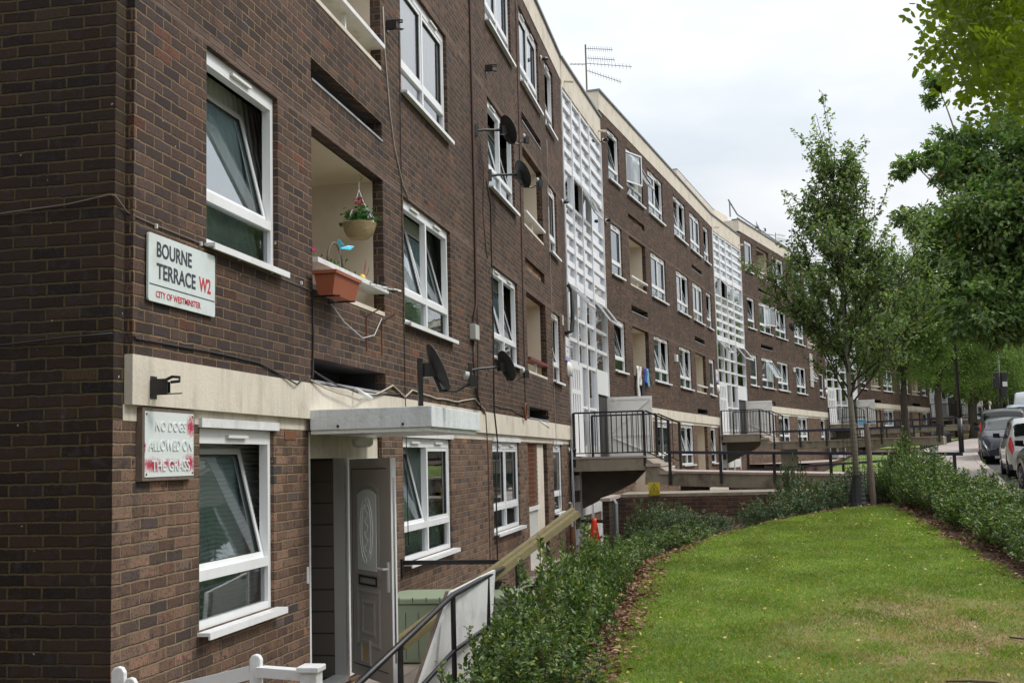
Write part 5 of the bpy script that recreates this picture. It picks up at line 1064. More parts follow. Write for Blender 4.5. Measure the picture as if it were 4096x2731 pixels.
# ---- mesh gate in the farther ground floor opening
e = empty('grille_gate', (-3.64, 20.0, -1.9), 0, 'rusty mesh grille over white ribbed panel in the ground floor opening', 'gate'); O = Matrix.Translation((3.64, -20.0, 1.9))
m = MB()
for k in range(13): z = -.82 + k * .083; m.tube([(-3.63, 20.0, z), (-3.63, 21.15, z)], .006, 4)
for k in range(10): y = 20.05 + k * .115; m.tube([(-3.632, y, -.85), (-3.632, y, .27)], .006, 4)
m.build('mesh_grille', M['rust'], e, mw=O); m = MB(); m.box(-3.75, -3.72, 20.0, 21.2, -.88, .28); m.build('backing_sheet', M['rust'], e, mw=O)
m = MB(); m.box(-3.70, -3.68, 20.0, 21.2, -1.95, -.86)
for k in range(14): m.box(-3.68, -3.655, 20.02 + k * .086, 20.05 + k * .086, -1.95, -.9)
m.box(-3.70, -3.62, 20.0, 21.25, -.93, -.86); m.build('ribbed_panel', M['plasticw'], e, mw=O)
m = MB(); m.box(-3.74, -3.66, 21.2, 21.985, -2.0, .285); m.build('cream_panel', M['cream'], e, mw=O)
m = MB(); m.box(-3.72, -3.35, 19.95, 22.1, -2.06, -1.93); m.build('door_step', M['conclight'], e, mw=O)
# ---- balcony contents
e = empty('hanging_basket', (-3.70, 11.14, 2.28), 0, 'coiled straw hanging basket of trailing leaves and pink flowers', 'hanging basket')
m = MB(); prof = [(.02, 0), (.09, .01), (.125, .04), (.15, .09), (.165, .15), (.17, .165), (.155, .165), (.13, .10)]; m.lathe(prof, n=28); b = m.build('basket', M['straw'], e, True)
m = MB()
for k in range(14): z = .012 + k * .0115; r = float(np.interp(z, [0, .01, .04, .09, .15, .165], [.02, .09, .125, .15, .165, .17])) + .002; m.tube([(r * cos(a), r * sin(a), z) for a in np.linspace(0, 2 * pi, 25)], .0055, 5, False)
m.build('coil', M['straw'], b, True)
m = MB()
for a in (0, 2.1, 4.2): m.tube([(.16 * cos(a), .16 * sin(a), .165), (.05 * cos(a), .05 * sin(a), .38), (0, 0, .52)], .003, 4)
m.tube([(0, 0, .52), (0, .0, .6), (.02, .05, .66), (0, .0, .68)], .004, 5); m.build('chain', M['chrome'], e)
def sprig(n, cen, rad, dirv, size): P = np.array(cen) + NP.normal(0, 1, (n, 3)) * np.array(rad); return P, np.tile(np.array([dirv]), (n, 1))
P, D = sprig(330, (0, .02, .21), (.075, .105, .045), (.2, .2, .6), 0); link('foliage', leaf_mesh('foliage', P, D, .045, M['l_small'], .8, jitter=.9), e)
def flower(name, mat, loc, n, r, size, parent=None, lab=None):
    P = NP.normal(0, 1, (n, 3)) * r; o = link(name, leaf_mesh(name, P, unit(P), size, M[mat], .8, jitter=.4), parent); o.matrix_basis = Matrix.Translation(loc)
    if lab: tag(o, lab, 'flower')
    return o
flower('pink_flower', 'pinkred', (.02, -.07, .37), 90, .022, .02, e); flower('violet_flower', 'purpleflower', (.1, -.03, .27), 26, .012, .02, e); flower('white_flower', 'plasticw', (.13, -.04, .2), 22, .012, .016, e)
e = empty('window_box', (-3.50, 9.28, 1.45), 0, 'terracotta plastic trough hung outside the first balcony rail', 'planter')
m = MB(); a = [(.03, .03), (.03, .62), (.16, .62), (.16, .03)]; b = [(0, 0), (0, .66), (.20, .66), (.20, 0)]
m.poly([(x, y, 0) for x, y in a]); 
for i in range(4): j = (i + 1) % 4; m.quad((*a[i], 0), (*a[j], 0), (*b[j], .20), (*b[i], .20))
m.poly([(x, y, .17) for x, y in b][::-1]); o = m.build('trough', M['terra'], e)
m = MB()
for q in ((-.012, .212, -.012, 0), (-.012, .212, .66, .672), (-.012, 0, 0, .66), (.20, .212, 0, .66)): m.box(q[0], q[1], q[2], q[3], .175, .205)
m.build('rim', M['terra'], e); m = MB(); m.box(-.05, .2, .1, .12, -.012, -.002); m.box(-.05, .2, .5, .52, -.012, -.002); m.build('bracket', M['black'], e)
e = empty('butterfly_ornament', (-3.60, 10.25, 1.80), 0, 'turquoise butterfly ornament on a thin stick above the balcony rail', 'ornament')
m = MB(); m.prism([(0, 0, .22), (.02, -.14, .28), (.06, -.19, .27), (.08, -.10, .23)], (0, 0, .004)); m.prism([(0, 0, .22), (.05, .08, .26), (.10, .13, .26), (.09, .04, .21)], (0, 0, .004)); m.build('wing', M['cyan'], e); m = MB(); m.tube([(0, 0, 0), (0, 0, .22)], .002, 4); m.build('stick', M['chrome'], e)
e = empty('butterfly_ornament', (-3.60, 10.98, 1.80), 0, 'dotted red and yellow butterfly ornament at the right of the balcony rail', 'ornament')
m = MB(); m.prism([(0, -.02, .05), (.02, -.06, .16), (.02, -.02, .24), (.01, .02, .18)], (.003, 0, 0)); m.prism([(0, .02, .05), (.02, .07, .13), (.02, .10, .19), (.01, .05, .08)], (.003, 0, 0)); m.build('wing', M['wingred'], e); m = MB(); m.lathe([(.001, 0), (.03, .01), (.04, .04), (.025, .07), (.001, .08)], c=(.0, -.08, 0), n=12); m.build('yellow_bead', M['ochre'], e, True)
m = MB(); m.tube([(0, .03 * cos(a) - .02, .04 + .04 * sin(a)) for a in np.linspace(0, 6.28, 17)], .004, 5, False); m.build('wire_ring', M['chrome'], e)
P, D = sprig(420, (-3.74, 10.55, 1.83), (.05, .20, .045), (.1, 0, 1), 0); o = link('potted_plants', leaf_mesh('potted_plants', P, D, .035, M['l_small'], .6, jitter=.8)); tag(o, 'low leafy potted plants just behind the first balcony rail', 'plants')
m = MB(); m.tube([(-3.72, 10.45 + .22 * cos(a), 1.86 + .26 * sin(a)) for a in np.linspace(.2, 2.95, 14)], .012, 6); tag(m.build('basket_handle', M['oldwood'], None, True), 'brown hooped wicker handle behind the potted balcony plants', 'handle')
flower('flower', 'hair', (-3.56, 9.40, 1.87), 40, .015, .02, None, 'bright pink flower at the left end of the first balcony rail')
e = empty('television_aerial', (-3.45, 10.95, 1.76), 0, 'short aerial with black prongs lying out from the first balcony rail', 'aerial')
m = MB(); m.bar((0, -.25, -.02), (.05, .62, .03), .02, .02); m.build('boom', M['plasticw'], e)
for k in range(5): m = MB(); y = -.1 + k * .15; m.tube([(-.09, y, .03), (.11, y - .02, -.01)], .004, 5); m.box(-.01, .03, y - .015, y + .015, -.0, .035); m.build('prong', M['black'], e)
for y in (10.85, 11.35): m = MB(); m.bar((XU, y, 1.44), (XU + .16, y, 1.52), .012, .012); m.bar((XU + .004, y, 1.1), (XU + .004, y, 1.44), .02, .008); tag(m.build('iron_bracket', M['rust']), 'rusty iron bracket below the first balcony ledge', 'bracket', 'iron brackets under the balcony')
e = empty('flood_lamp', (-4.2, 9.75, 2.3), 0, 'black flood lamp inside the first balcony, beside its white door', 'lamp'); m = MB(); m.box(0, .1, -.07, .07, -.05, .05); m.build('body', M['black'], e); m = MB(); m.tube([(-.5, 0, .0), (0, 0, 0)], .015, 6); m.build('arm', M['black'], e)

# ---- yard: handrail, storage box, board, timber, cone, white fence
e = empty('handrail', (-2.45, 9.8, -1.2), 0, 'black tube handrail climbing beside the front door ramp', 'handrail'); O = Matrix.Translation((2.45, -9.8, 1.2))
TP = [(-2.62, 7.0, -1.58), (-2.45, 9.75, -1.15), (-2.40, 10.95, -1.11), (-2.33, 12.12, -1.075)]
m = MB(); m.tube(TP, .024, 10); m.build('top_rail', M['black'], e, True, mw=O)
m = MB(); m.tube([(x, y, z - .42 - .05) for x, y, z in TP], .020, 10); m.build('middle_rail', M['black'], e, True, mw=O)
for x, y, z in ((-2.53, 8.45, -1.36), (-2.45, 9.78, -1.15), (-2.40, 10.95, -1.11), (-2.33, 12.12, -1.075)): m = MB(); m.tube([(x, y, z + .01), (x, y, -2.05)], .023, 10); m.build('post', M['black'], e, mw=O)
e = empty('handrail', (-3.6, 12.12, -1.08), 0, 'black rail crossing from the brick wall to the ramp corner post', 'handrail'); m = MB(); m.bar((.0, 0, 0), (1.27, 0, 0), .045, .045); m.build('top_rail', M['black'], e); m = MB(); m.box(0, .02, -.04, .04, -.16, .04); m.build('wall_bracket', M['black'], e)
e = empty('handrail', (-2.33, 12.7, -1.42), 0, 'short black rail half hidden by the hedge beyond the ramp corner', 'handrail'); m = MB(); m.bar((0, 0, 0), (.75, .4, 0), .04, .04); m.build('top_rail', M['black'], e); m = MB(); m.bar((.55, .3, 0), (.55, .3, -.6), .04, .04); m.build('post', M['black'], e)
e = empty('storage_box', (-3.45, 11.45, -2.02), radians(4), 'pale sage green plastic garden storage box behind the handrail', 'storage box')
m = MB(); m.box(0, 1.25, 0, .6, 0, .58); b = m.build('body', M['sage'], e); bevel(b, .015)
for k in range(9): m = MB(); m.box(.08 + k * .13, .085 + k * .13, -.003, .0, .04, .50); m.build('groove', M['seal'], b)
m = MB(); m.prism([(-.02, -.03, .585), (-.02, .63, .585), (-.02, .63, .66), (-.02, .12, .70), (-.02, -.03, .64)], (1.29, 0, 0)); l = m.build('lid', M['sage'], e); bevel(l, .012)
for k in range(9): m = MB(); m.box(.02 + k * .14, .026 + k * .14, -.032, .0, .60, .65); m.build('lid_joint', M['seal'], l)
e = empty('paint_tray', (-2.75, 11.7, -1.325), .3, 'black paint tray lying on the green storage box lid', 'paint tray'); m = MB(); m.prism([(0, 0, 0), (.3, 0, 0), (.34, 0, .07), (-.04, 0, .07)], (0, .22, 0)); m.build('tray', M['trim'], e); m = MB(); m.bar((-.1, -.02, .085), (.4, .1, .085), .03, .015); m.build('stick', M['timber'], e)
m = MB(); A = Vector((-2.70, 9.35, -2.0)); B = Vector((-2.42, 11.05, -2.0)); C = Vector((-2.36, 11.15, -1.07)); Dd = Vector((-2.50, 9.95, -1.14)); nn = Vector((-.03, .005, .0)); m.prism([A, B, C, Dd], nn); o = m.build('white_board', M['whitep']); tag(o, 'large white door sized board leaning inside the black handrail', 'board')
m = MB(); m.prism([A + nn * 1.1, A + nn * 1.1 + (B - A) * .03, Dd + nn * 1.1 + (C - Dd) * .03, Dd + nn * 1.1], (-.03, 0, 0)); m.build('edge_strip', M['oldwood'], o)
a = Vector((-3.05, 10.05, -1.66)); b = Vector((-1.83, 13.0, -.655)); e = empty('timber_planks', tuple(a), 0, 'bundle of long greenish timber planks propped over the handrail', 'timber')
for k, (dx, dz) in enumerate(((0, 0), (.0, .040), (.0, .080), (.06, .02), (.06, .06))):
    m = MB(); o_ = Vector((dx, 0, dz)); m.bar(o_, b - a + o_ + (b - a).normalized() * rnd.uniform(-.06, .03), .055, .037); m.build('plank', M['timber'], e)
e = empty('traffic_cone', (-3.0, 24.3, -2.03), 0, 'orange traffic cone behind the hedge under the nearest landing', 'traffic cone'); m = MB(); m.lathe([(.17, .03), (.15, .10), (.055, .68), (.05, .75), (.035, .75)], n=20); m.build('cone_body', M['cone'], e, True); m = MB(); m.box(-.2, .2, -.2, .2, 0, .035); m.build('base', M['cone'], e)
m = MB(); m.tube([(-3.35, 24.6, -1.35), (-2.3, 24.0, -1.35)], .035, 8); tag(m.build('pole', M['black']), 'horizontal black pole behind the orange cone', 'pole')
m = MB(); m.bar((-3.42, 24.5, -2.0), (-3.15, 24.2, -1.45), .05, .02); tag(m.build('strip', M['plasticw']), 'pale strip leaning in the corner left of the cone', 'strip')
fe = empty('white_picket_fence', (-3.5, 6.15, -2.02), 0, 'low white painted garden fence and gate at the foot of the corner', 'fence'); O = Matrix.Translation((3.5, -6.15, 2.02))
def post(x, y, zt, w=.075, cap=False, rnd_=False):
    m = MB(); 
    if rnd_: m.prism([(x - w / 2, y, -2.02), (x + w / 2, y, -2.02), (x + w / 2, y, zt - w * .4), (x + w * .3, y, zt - w * .08), (x, y, zt), (x - w * .3, y, zt - w * .08), (x - w / 2, y, zt - w * .4)], (0, .035, 0))
    else: m.box(x - w / 2, x + w / 2, y - w / 2, y + w / 2, -2.02, zt)
    o = m.build('post', M['whitep'], fe, mw=O); bevel(o, .006)
    if cap: m = MB(); m.box(x - w * .65, x + w * .65, y - w * .65, y + w * .65, zt, zt + .03); c = m.build('post_cap', M['whitep'], fe, mw=O); bevel(c, .006)
post(-3.43, 6.00, -1.09, .08, rnd_=True); post(-3.33, 5.95, -1.14, .07, rnd_=True); post(-2.53, 5.80, -.985, .065, rnd_=True); post(-2.15, 5.62, -1.035, .09, cap=True)
m = MB(); m.bar((-3.30, 5.95, -1.26), (-2.56, 5.82, -1.08), .03, .07); m.build('gate_rail', M['whitep'], fe, mw=O); m = MB(); m.bar((-2.50, 5.80, -1.07), (-2.19, 5.66, -1.06), .07, .05); m.build('rail', M['whitep'], fe, mw=O)
# yellow warning sign
yw = 22.46; s = MB().box(-1.82, -1.60, yw - .012, yw - .002, -.86, -.62).build('warning_sign', M['signy']); s_ = s; tag(s, 'yellow DANGER OF DEATH sign with black triangle under the landing', 'warning sign')
s.data.transform(Matrix.Translation((0, 0, 0)))
m = MB(); tri = [(-1.80, -.80), (-1.62, -.80), (-1.71, -.635)]; ti = [(-1.783, -.79), (-1.637, -.79), (-1.71, -.655)]
for i in range(3): j = (i + 1) % 3; m.prism([(tri[i][0], yw - .0135, tri[i][1]), (tri[j][0], yw - .0135, tri[j][1]), (ti[j][0], yw - .0135, ti[j][1]), (ti[i][0], yw - .0135, ti[i][1])], (0, -.002, 0))
m.prism([(-1.73, yw - .0135, -.70), (-1.70, yw - .0135, -.735), (-1.715, yw - .0135, -.735), (-1.69, yw - .0135, -.765), (-1.74, yw - .0135, -.775), (-1.72, yw - .0135, -.75)], (0, -.002, 0)); m.build('triangle_symbol', M['ink'], s)
FR = Matrix(((1, 0, 0, 0), (0, 0, -1, 0), (0, 1, 0, 0), (0, 0, 0, 1))); o = text('DANGER OF DEATH', -1.81, -1.61, -.845, -.82, 0, M['ink'], s, .002, .01, base=FR); o.matrix_basis = Matrix.Translation((0, yw - .0125, 0)) @ FR
_c = (R_[0][0] * (569 / 4600) + R_[0][1] * (588 / 4600) + R_[0][2], R_[1][0] * (569 / 4600) + R_[1][1] * (588 / 4600) + R_[1][2], R_[2][0] * (569 / 4600) + R_[2][1] * (588 / 4600) + R_[2][2]); _k = 22.46 / _c[1]
s.matrix_basis = Matrix.Translation((_c[0] * _k + 1.71, -.0, _c[2] * _k + .74))
# washing over the balcony of the second block
(px, py), th, dz, L = SEC[1]
for k, (s0, wd, ln, mt, lb) in enumerate(((2.95, .22, .95, 'plasticw', 'long white garment'), (3.25, .20, .55, 'plasticw', 'white shirt'), (3.5, .16, .30, 'maroon', 'short maroon garment'), (3.62, .26, 1.0, 'ink', 'long dark trousers'), (3.95, .22, .45, 'bluecloth', 'bright blue top'), (4.25, .22, .55, 'tealcloth', 'pale teal top'), (4.5, .2, .45, 'ink', 'short black garment'))):
    if mt not in M: M[mt] = simple(mt, (.04, .10, .42) if mt[0] == 'b' else (.22, .42, .48), .9)
    V = []; nx_, nz_ = 8, 10; zt = 1.546 + dz + .27
    for a in range(nz_ + 1):
        for b in range(nx_ + 1):
            s_ = s0 + wd * b / nx_ * (1 + .15 * sin(a)); o_ = .11 + .035 * sin(b * 1.7 + k + a * .25) + .01 * a / nz_; V.append(tuple(s2w(1, s_ + .03 * sin(a * .8 + k), o_, zt - ln * a / nz_)))
    r = np.arange((nz_ + 1) * (nx_ + 1)).reshape(nz_ + 1, nx_ + 1); o = link('laundry', npmesh('laundry', np.array(V), np.stack([r[:-1, :-1], r[:-1, 1:], r[1:, 1:], r[1:, :-1]], -1).reshape(-1, 4), M[mt], True)); sol = o.modifiers.new('s', 'SOLIDIFY'); sol.thickness = .01; tag(o, lb + ' hung out over the second block balcony', 'laundry', 'washing hung over the balcony')
# ---- roofs
def aerial(loc, label, rz=0, S=1):
    e = empty('television_aerial', loc, rz, label, 'aerial'); m = MB(); m.tube([(0, 0, 0), (0, 0, 1.35 * S)], .022, 6); m.build('mast', M['oldwood'], e)
    for z, L_, sl in ((1.22, .75, -.12), (.95, .8, -.14), (.80, 1.25, -.22), (.60, .95, -.42)):
        m = MB(); a = Vector((.03, -.05, z)) * S; b = Vector((L_, -.1, z + sl)) * S; m.tube([a, b], .008, 5)
        for k in range(12): p = a + (b - a) * (k + 1) / 12.5; m.tube([p + Vector((0, -.07, .05)), p + Vector((0, .07, -.05))], .004, 4)
        m.build('yagi_antenna', M['trim'], e)
    m = MB(); 
    for k in range(4): m.tube([(-.1 - k * .1, -.12, .72 + k * .02), (-.1 - k * .1, .12, .86 + k * .02)], .006, 4); 
    m.tube([(0, 0, .8), (-.45, 0, .84)], .012, 5); m.build('reflector', M['trim'], e)
aerial((-3.55, 30.3, PT + .75), 'tall television aerial on the near roof corner of the second block', 0)
q = s2w(2, 9.2, -.5, PT + 1.5); aerial(tuple(q), 'thin television aerial farther along the third block roof', .5, .7)
P0 = s2w(1, 15.6, -.9, 0); P1 = s2w(2, -.6, -.9, 0); z0 = PT + .75 - .3; d = (P1 - P0); n_ = Vector((-d.y, d.x, 0)).normalized() * 2.5
m = MB(); zt = 11.35; m.prism([(P0.x, P0.y, z0), (P1.x, P1.y, z0), (P1.x, P1.y, zt - .35), (P0.x, P0.y, zt)], n_); ph = m.build('roof_stair_house', M['cream']); tag(ph, 'cream roof stair housing with sloping louvres between the second and third blocks', 'roof housing')
m = MB(); a = P0 + d * .1 - n_ * .02; b = P0 + d * .95 - n_ * .02; m.poly([(a.x, a.y, z0 + .3), (b.x, b.y, z0 + .3), (b.x, b.y, zt - .75), (a.x, a.y, zt - .45)]); m.build('louvre_panel', M['plasticgrey'], ph)
m = MB(); m.prism([(P0.x, P0.y, zt + .003), (P1.x, P1.y, zt - .347), (P1.x, P1.y, zt - .30), (P0.x, P0.y, zt + .05)], n_); m.build('roof_edge', M['coping'], ph)
q = s2w(2, 1.2, -1.6, PT + 1.4); ch = MB().box(-.5, .5, -1.1, 1.1, 0, .75).build('chimney_stack', M['cream'], None, mw=Matrix.Translation(q) @ Matrix.Rotation(-SEC[2][1], 4, 'Z')); tag(ch, 'cream roof chimney stack with two clay pots on the third block', 'chimney')
for yy in (-.6, .3): m = MB(); m.lathe([(.14, .75), (.12, .95), (.15, .97), (.11, .97)], c=(0, yy, 0), n=12); m.build('chimney_pot', M['terra'], ch)
e = empty('roof_railing', tuple(s2w(2, 0, -.15, PT + 1.52)), pi / 2 - SEC[2][1], 'low grey railing along the roof edge of the third block', 'railing')
m = MB(); m.bar((-.8, 0, .75), (.6, 0, .32), .05, .05); m.bar((.6, 0, .32), (14, 0, .16), .05, .05); m.build('top_rail', M['coping'], e)
for k in range(12): m = MB(); m.bar((-.6 + k * 1.25, 0, 0), (-.6 + k * 1.25, 0, .2 if k else .7), .05, .05); m.build('post', M['coping'], e)
# carpet hung on the third block, floodlamps
A_ = s2w(2, 13.1, .09, 3.3 + SEC[2][2]); m = MB(); m.box(0, .75, -.02, .02, 0, 1.9); 
m = MB(); m.box(0, .75, -.02, .02, -1.3, .55); o = m.build('carpet', M['plasticgrey'], None, mw=Matrix.Translation(A_) @ Matrix.Rotation(pi / 2 - SEC[2][1], 4, 'Z')); tag(o, 'patterned grey carpet hung out over a third block balcony', 'carpet')
for i, s_, z_, lb in ((1, .3, 7.95, 'pale security lamp at the top near corner of the second block'), (1, .35, 5.75, 'pale security lamp below the top floor, near corner of the second block')): q = s2w(i, s_, .05, z_ + SEC[i][2] - .2); camera_(tuple(q), -SEC[i][1] - .4, lb)
# wind-blown far brick building, unseen block added left of the viewer to shade the gable
nb = empty('gable_shade_block', (-4.2, .4, -2.1), 0, 'unseen dark brick block added at the left to shade the gable end', 'apartment block')
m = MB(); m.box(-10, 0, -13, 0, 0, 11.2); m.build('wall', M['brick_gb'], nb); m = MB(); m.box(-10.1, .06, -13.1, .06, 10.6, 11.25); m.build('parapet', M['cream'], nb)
fb = empty('far_brick_building', (25.5, 107, 2), radians(-12), 'dark brick building closing the view beyond the last block', 'building')
m = MB(); m.box(-4, 30, 0, 8, -2, 8.0); m.build('wall', M['brick_dk'], fb); m = MB(); m.box(-4.1, 30.1, -.1, 8.1, 8.0, 8.4); m.build('parapet', M['cream'], fb)
for k in range(7):
    for z in (1.2, 4.2): m = MB(); m.box(-2 + k * 4, -.4 + k * 4, -.03, .02, z, z + 1.4); w = m.build('window', M['white'], fb); m = MB(); m.box(-1.9 + k * 4, -.5 + k * 4, -.04, -.031, z + .1, z + 1.3); m.build('pane', M['glass'], w)

# ------------------------------------------------------------------ shrubs
def shrub_meshes(seed, n_st, R, H, size, mat, nl=44):
    rg = np.random.default_rng(seed); P, D = [], []; m = MB()
    for k in range(n_st):
        a = rg.random() * 2 * pi; rr_ = R * math.sqrt(rg.random()); base = np.array([rr_ * .35 * cos(a), rr_ * .35 * sin(a), 0])
        t_ = rg.random(); hz = H * (1 - .45 * (rr_ / R) ** 2) * rg.uniform(.55, 1.02) * (1.25 if rg.random() < .10 else 1)
        tip = np.array([rr_ * cos(a), rr_ * sin(a), hz]); mid = (base + tip) / 2 + np.array([rr_ * .22 * cos(a), rr_ * .22 * sin(a), 0]) + rg.normal(0, .03, 3)
        ts = np.linspace(0, 1, 7)[:, None]; C = (1 - ts) ** 2 * base + 2 * ts * (1 - ts) * mid + ts ** 2 * tip
        if k % 2 == 0: m.tube([tuple(c) for c in C], [.007, .006, .005, .004, .003, .003, .002], 4, False)
        tt_ = rg.uniform(.22 if rr_ > R * .6 else .5, 1.0, nl) ** .8; Q = (1 - tt_[:, None]) ** 2 * base + 2 * tt_[:, None] * (1 - tt_[:, None]) * mid + tt_[:, None] ** 2 * tip
        side = rg.normal(0, 1, (nl, 3)); side[:, 2] = np.abs(side[:, 2]) * .5 + .25; side = unit(side); off = rg.uniform(0, .07, (nl, 1)) * (1.15 - tt_[:, None])
        P.append(Q + side * off); D.append(side + (tip - mid) / (np.linalg.norm(tip - mid) + 1e-6) * .5)
    return leaf_mesh('foliage', np.concatenate(P), np.concatenate(D), size, M[mat], .52, jitter=.25, fold=.3), m.mesh('stems', M['twig'])
SH = [shrub_meshes(11 + k, 105, .50, 1.0, .040, 'l_hedge') for k in range(3)] + [shrub_meshes(21, 95, .50, 1.0, .042, 'l_hedge2'), shrub_meshes(22, 60, .46, 1.0, .046, 'l_hedge2')]
SH.append(shrub_meshes(31, 46, .46, 1.0, .046, 'l_hedge', 40)); SH.append(shrub_meshes(32, 40, .50, 1.0, .048, 'l_hedge', 38)); SH.append(shrub_meshes(33, 14, .42, 1.0, .046, 'l_hedge', 30))
def shrub(x, y, top, r=1.0, k=None, label='', group=None, z=None):
    z = float(ground(x, y)) - .03 if z is None else z; h = top - z; k = rnd.randrange(3) if k is None else k
    e = empty('shrub', (x, y, z), rnd.random() * 6.28, label, 'shrub', group); S = Matrix.Diagonal((r, r, h, 1))
    link('foliage', SH[k][0], e, S); link('stems', SH[k][1], e, S); return e
G1, G2, G3 = 'clipped shrubs of the hedge beside the sunken path', 'shrubs of the hedge between lawn and pavement', 'shrubs in front of the retaining wall'
y = 8.0; n = 0
while y < 20.0:
    top = (-.90 if 9.6 < y < 14 else -1.02) + .10 * sin(y * 2.1) + rnd.uniform(-.12, .16) - (0.12 if y < 9 else (.22 if y > 14.5 else 0)); shrub(-1.63 + rnd.uniform(-.08, .08) + (.22 if y > 14 else 0), y, top, rnd.uniform(.86, 1.10), (5, 6, 0)[n % 3] if y < 12.5 else None, label='glossy green shrub in the row between the sunken path and the lawn', group=G1); y += .66; n += 1
for x, y, top, k in ((-1.98, 8.35, -1.36, 7), (-1.85, 8.9, -1.22, 6), (-2.02, 9.5, -1.25, 7), (-1.3, 9.9, -1.02, 7), (-1.75, 11.2, -.72, 7), (-1.5, 12.6, -.74, 7), (-1.35, 8.2, -1.12, 5), (-1.35, 13.9, -.90, 7)): shrub(x, y, top, 1.0, k, 'leggy open shrub with stray shoots in the hedge beside the handrail', G1)
for x, y, top, r, k in ((-1.0, 20.4, -.90, 1.1, 3), (-.55, 20.9, -1.0, 1.0, 3), (-1.7, 20.9, -.72, .9, 4), (-1.25, 21.5, -.78, 1.0, 3), (-.15, 18.4, -1.06, .9, 3), (-.75, 17.0, -1.02, 1.1, 0), (-.8, 18.2, -1.0, 1.1, 1), (.45, 19.2, -.66, 1.1, 3), (.55, 20.1, -.60, 1.2, 3), (1.0, 19.6, -.55, 1.15, 3), (1.25, 20.6, -.42, 1.1, 3), (1.45, 19.9, -.46, 1.0, 4), (1.75, 20.9, -.34, 1.2, 3), (2.4, 20.3, -.38, 1.1, 3), (2.2, 21.4, -.24, 1.2, 4), (.95, 21.3, .02, .7, 4)):
    shrub(x, y, top, r, k, 'grey green holly like shrub in front of the brick retaining wall', G3)
for x, y, top, r in ((3.35, 9.8, -.62, 1.1), (3.45, 10.6, -.60, 1.1), (3.38, 11.4, -.58, 1.15), (3.5, 12.2, -.50, 1.1), (3.4, 13.0, -.46, 1.15), (3.42, 13.8, -.44, 1.1), (3.3, 14.6, -.36, 1.15), (3.35, 15.4, -.34, 1.1), (3.25, 16.2, -.26, 1.15), (3.3, 17.0, -.22, 1.1), (3.2, 17.8, -.16, 1.1), (3.15, 18.6, -.08, 1.15), (3.1, 19.4, .0, 1.1), (3.2, 20.2, .20, 1.05), (2.95, 20.9, .12, 1.0), (3.75, 10.8, -.62, 1.0), (3.8, 12.6, -.55, 1.0), (3.75, 14.4, -.45, 1.0), (3.7, 16.4, -.34, 1.0), (3.6, 18.2, -.22, 1.0), (2.75, 20.1, -.30, .8), (2.75, 19.0, -.45, .7)):
    top = float(np.interp(y, [9, 13.8, 15.7, 16.3, 18, 19, 20.3, 21], [-.80, -.68, -.62, -.46, -.30, -.18, .12, .36])) + rnd.uniform(-.08, .08) - (.1 if x < 2.9 and y < 20.5 else 0)
    shrub(x - .12, y, top, r, rnd.choice((0, 1, 2, 0)), 'dark glossy shrub in the hedge along the pavement side of the lawn', G2)
e = shrub(-5.35, 5.55, -1.0, .8, 0, 'small leafy shrub by the dark gable wall at the left edge', None, z=-2.1)

# ------------------------------------------------------------------ trees
def blob_leaves(blobs, size, mat, sub=26, lobes=False, up=None, aspect=.6, sag=-.15, spread=.20):
    P, D = [], []
    for (cx, cy, cz, rx, ry, rz, n) in blobs:
        c = NP.normal(0, 1, (sub, 3)); c = unit(c) * (NP.random((sub, 1)) ** .45); k = NP.integers(0, sub, n)
        q = c[k] + NP.normal(0, spread, (n, 3)); p = q * np.array([rx, ry, rz]) + np.array([cx, cy, cz]); P.append(p); d = q + NP.normal(0, .5, (n, 3)); d[:, 2] += sag * 3; D.append(d)
    return leaf_mesh('crown', np.concatenate(P), np.concatenate(D), size, mat, aspect, lobes=lobes, jitter=.3)
def tree(label, trunk, rad, blobs, size, lm='l_street', bm='bark', lobes=False, sub=26, group=None, limbs=True, spread=.20, name='street_tree', cat='tree'):
    e = empty(name, trunk[0], 0, label, cat, group); I = Matrix.Translation(-Vector(trunk[0]))
    m = MB(); m.tube(trunk, rad, 12); top = Vector(trunk[-1])
    m.build('trunk', M[bm], e, True, mw=I)
    if limbs:
        for j, b in enumerate(blobs):
            c = Vector(b[:3]); ti = rnd.choice(range(len(trunk) // 2, len(trunk))); s = Vector(trunk[ti]); r0 = rad[ti] * .45
            big = [q for q in blobs if q[3] > b[3] * 1.15 and (Vector(q[:3]) - c).length < 3.2]
            if big: q = min(big, key=lambda q: (Vector(q[:3]) - c).length); s = Vector(q[:3]); r0 = min(r0, .012 + .022 * b[3])
            if name == 'plane_tree' and not big: r0 = min(r0, .06)
            mid = (s + c) / 2 + Vector((rnd.uniform(-.1, .1), rnd.uniform(-.1, .1), rnd.uniform(-.05, .25))) * (c - s).length * .5
            m = MB(); m.tube([tuple((1 - t) ** 2 * s + 2 * t * (1 - t) * mid + t * t * c) for t in np.linspace(0, 1, 8)], [r0 * (1 - .8 * t) + .006 for t in np.linspace(0, 1, 8)], 6)
            for q in range(5): dd = Vector(NP.normal(0, 1, 3)).normalized(); m.tube([tuple(c * .9 + s * .1), tuple(c + Vector((dd.x * b[3], dd.y * b[4], dd.z * b[5])) * .8)], [r0 * .25 + .003, .004], 4)
            m.build('limb', M[bm], e, True, mw=I)
    link('crown', blob_leaves(blobs, size, M[lm], sub, lobes, spread=spread), e, I); return e
def PX(px, py, Y): dx, dy = (px - 2048) / 4600, (py - 1365.5) / 4600; d = Vector((R_[0][0] * dx + R_[0][1] * dy + R_[0][2], R_[1][0] * dx + R_[1][1] * dy + R_[1][2], R_[2][0] * dx + R_[2][1] * dy + R_[2][2])); return d * (Y / d.y)
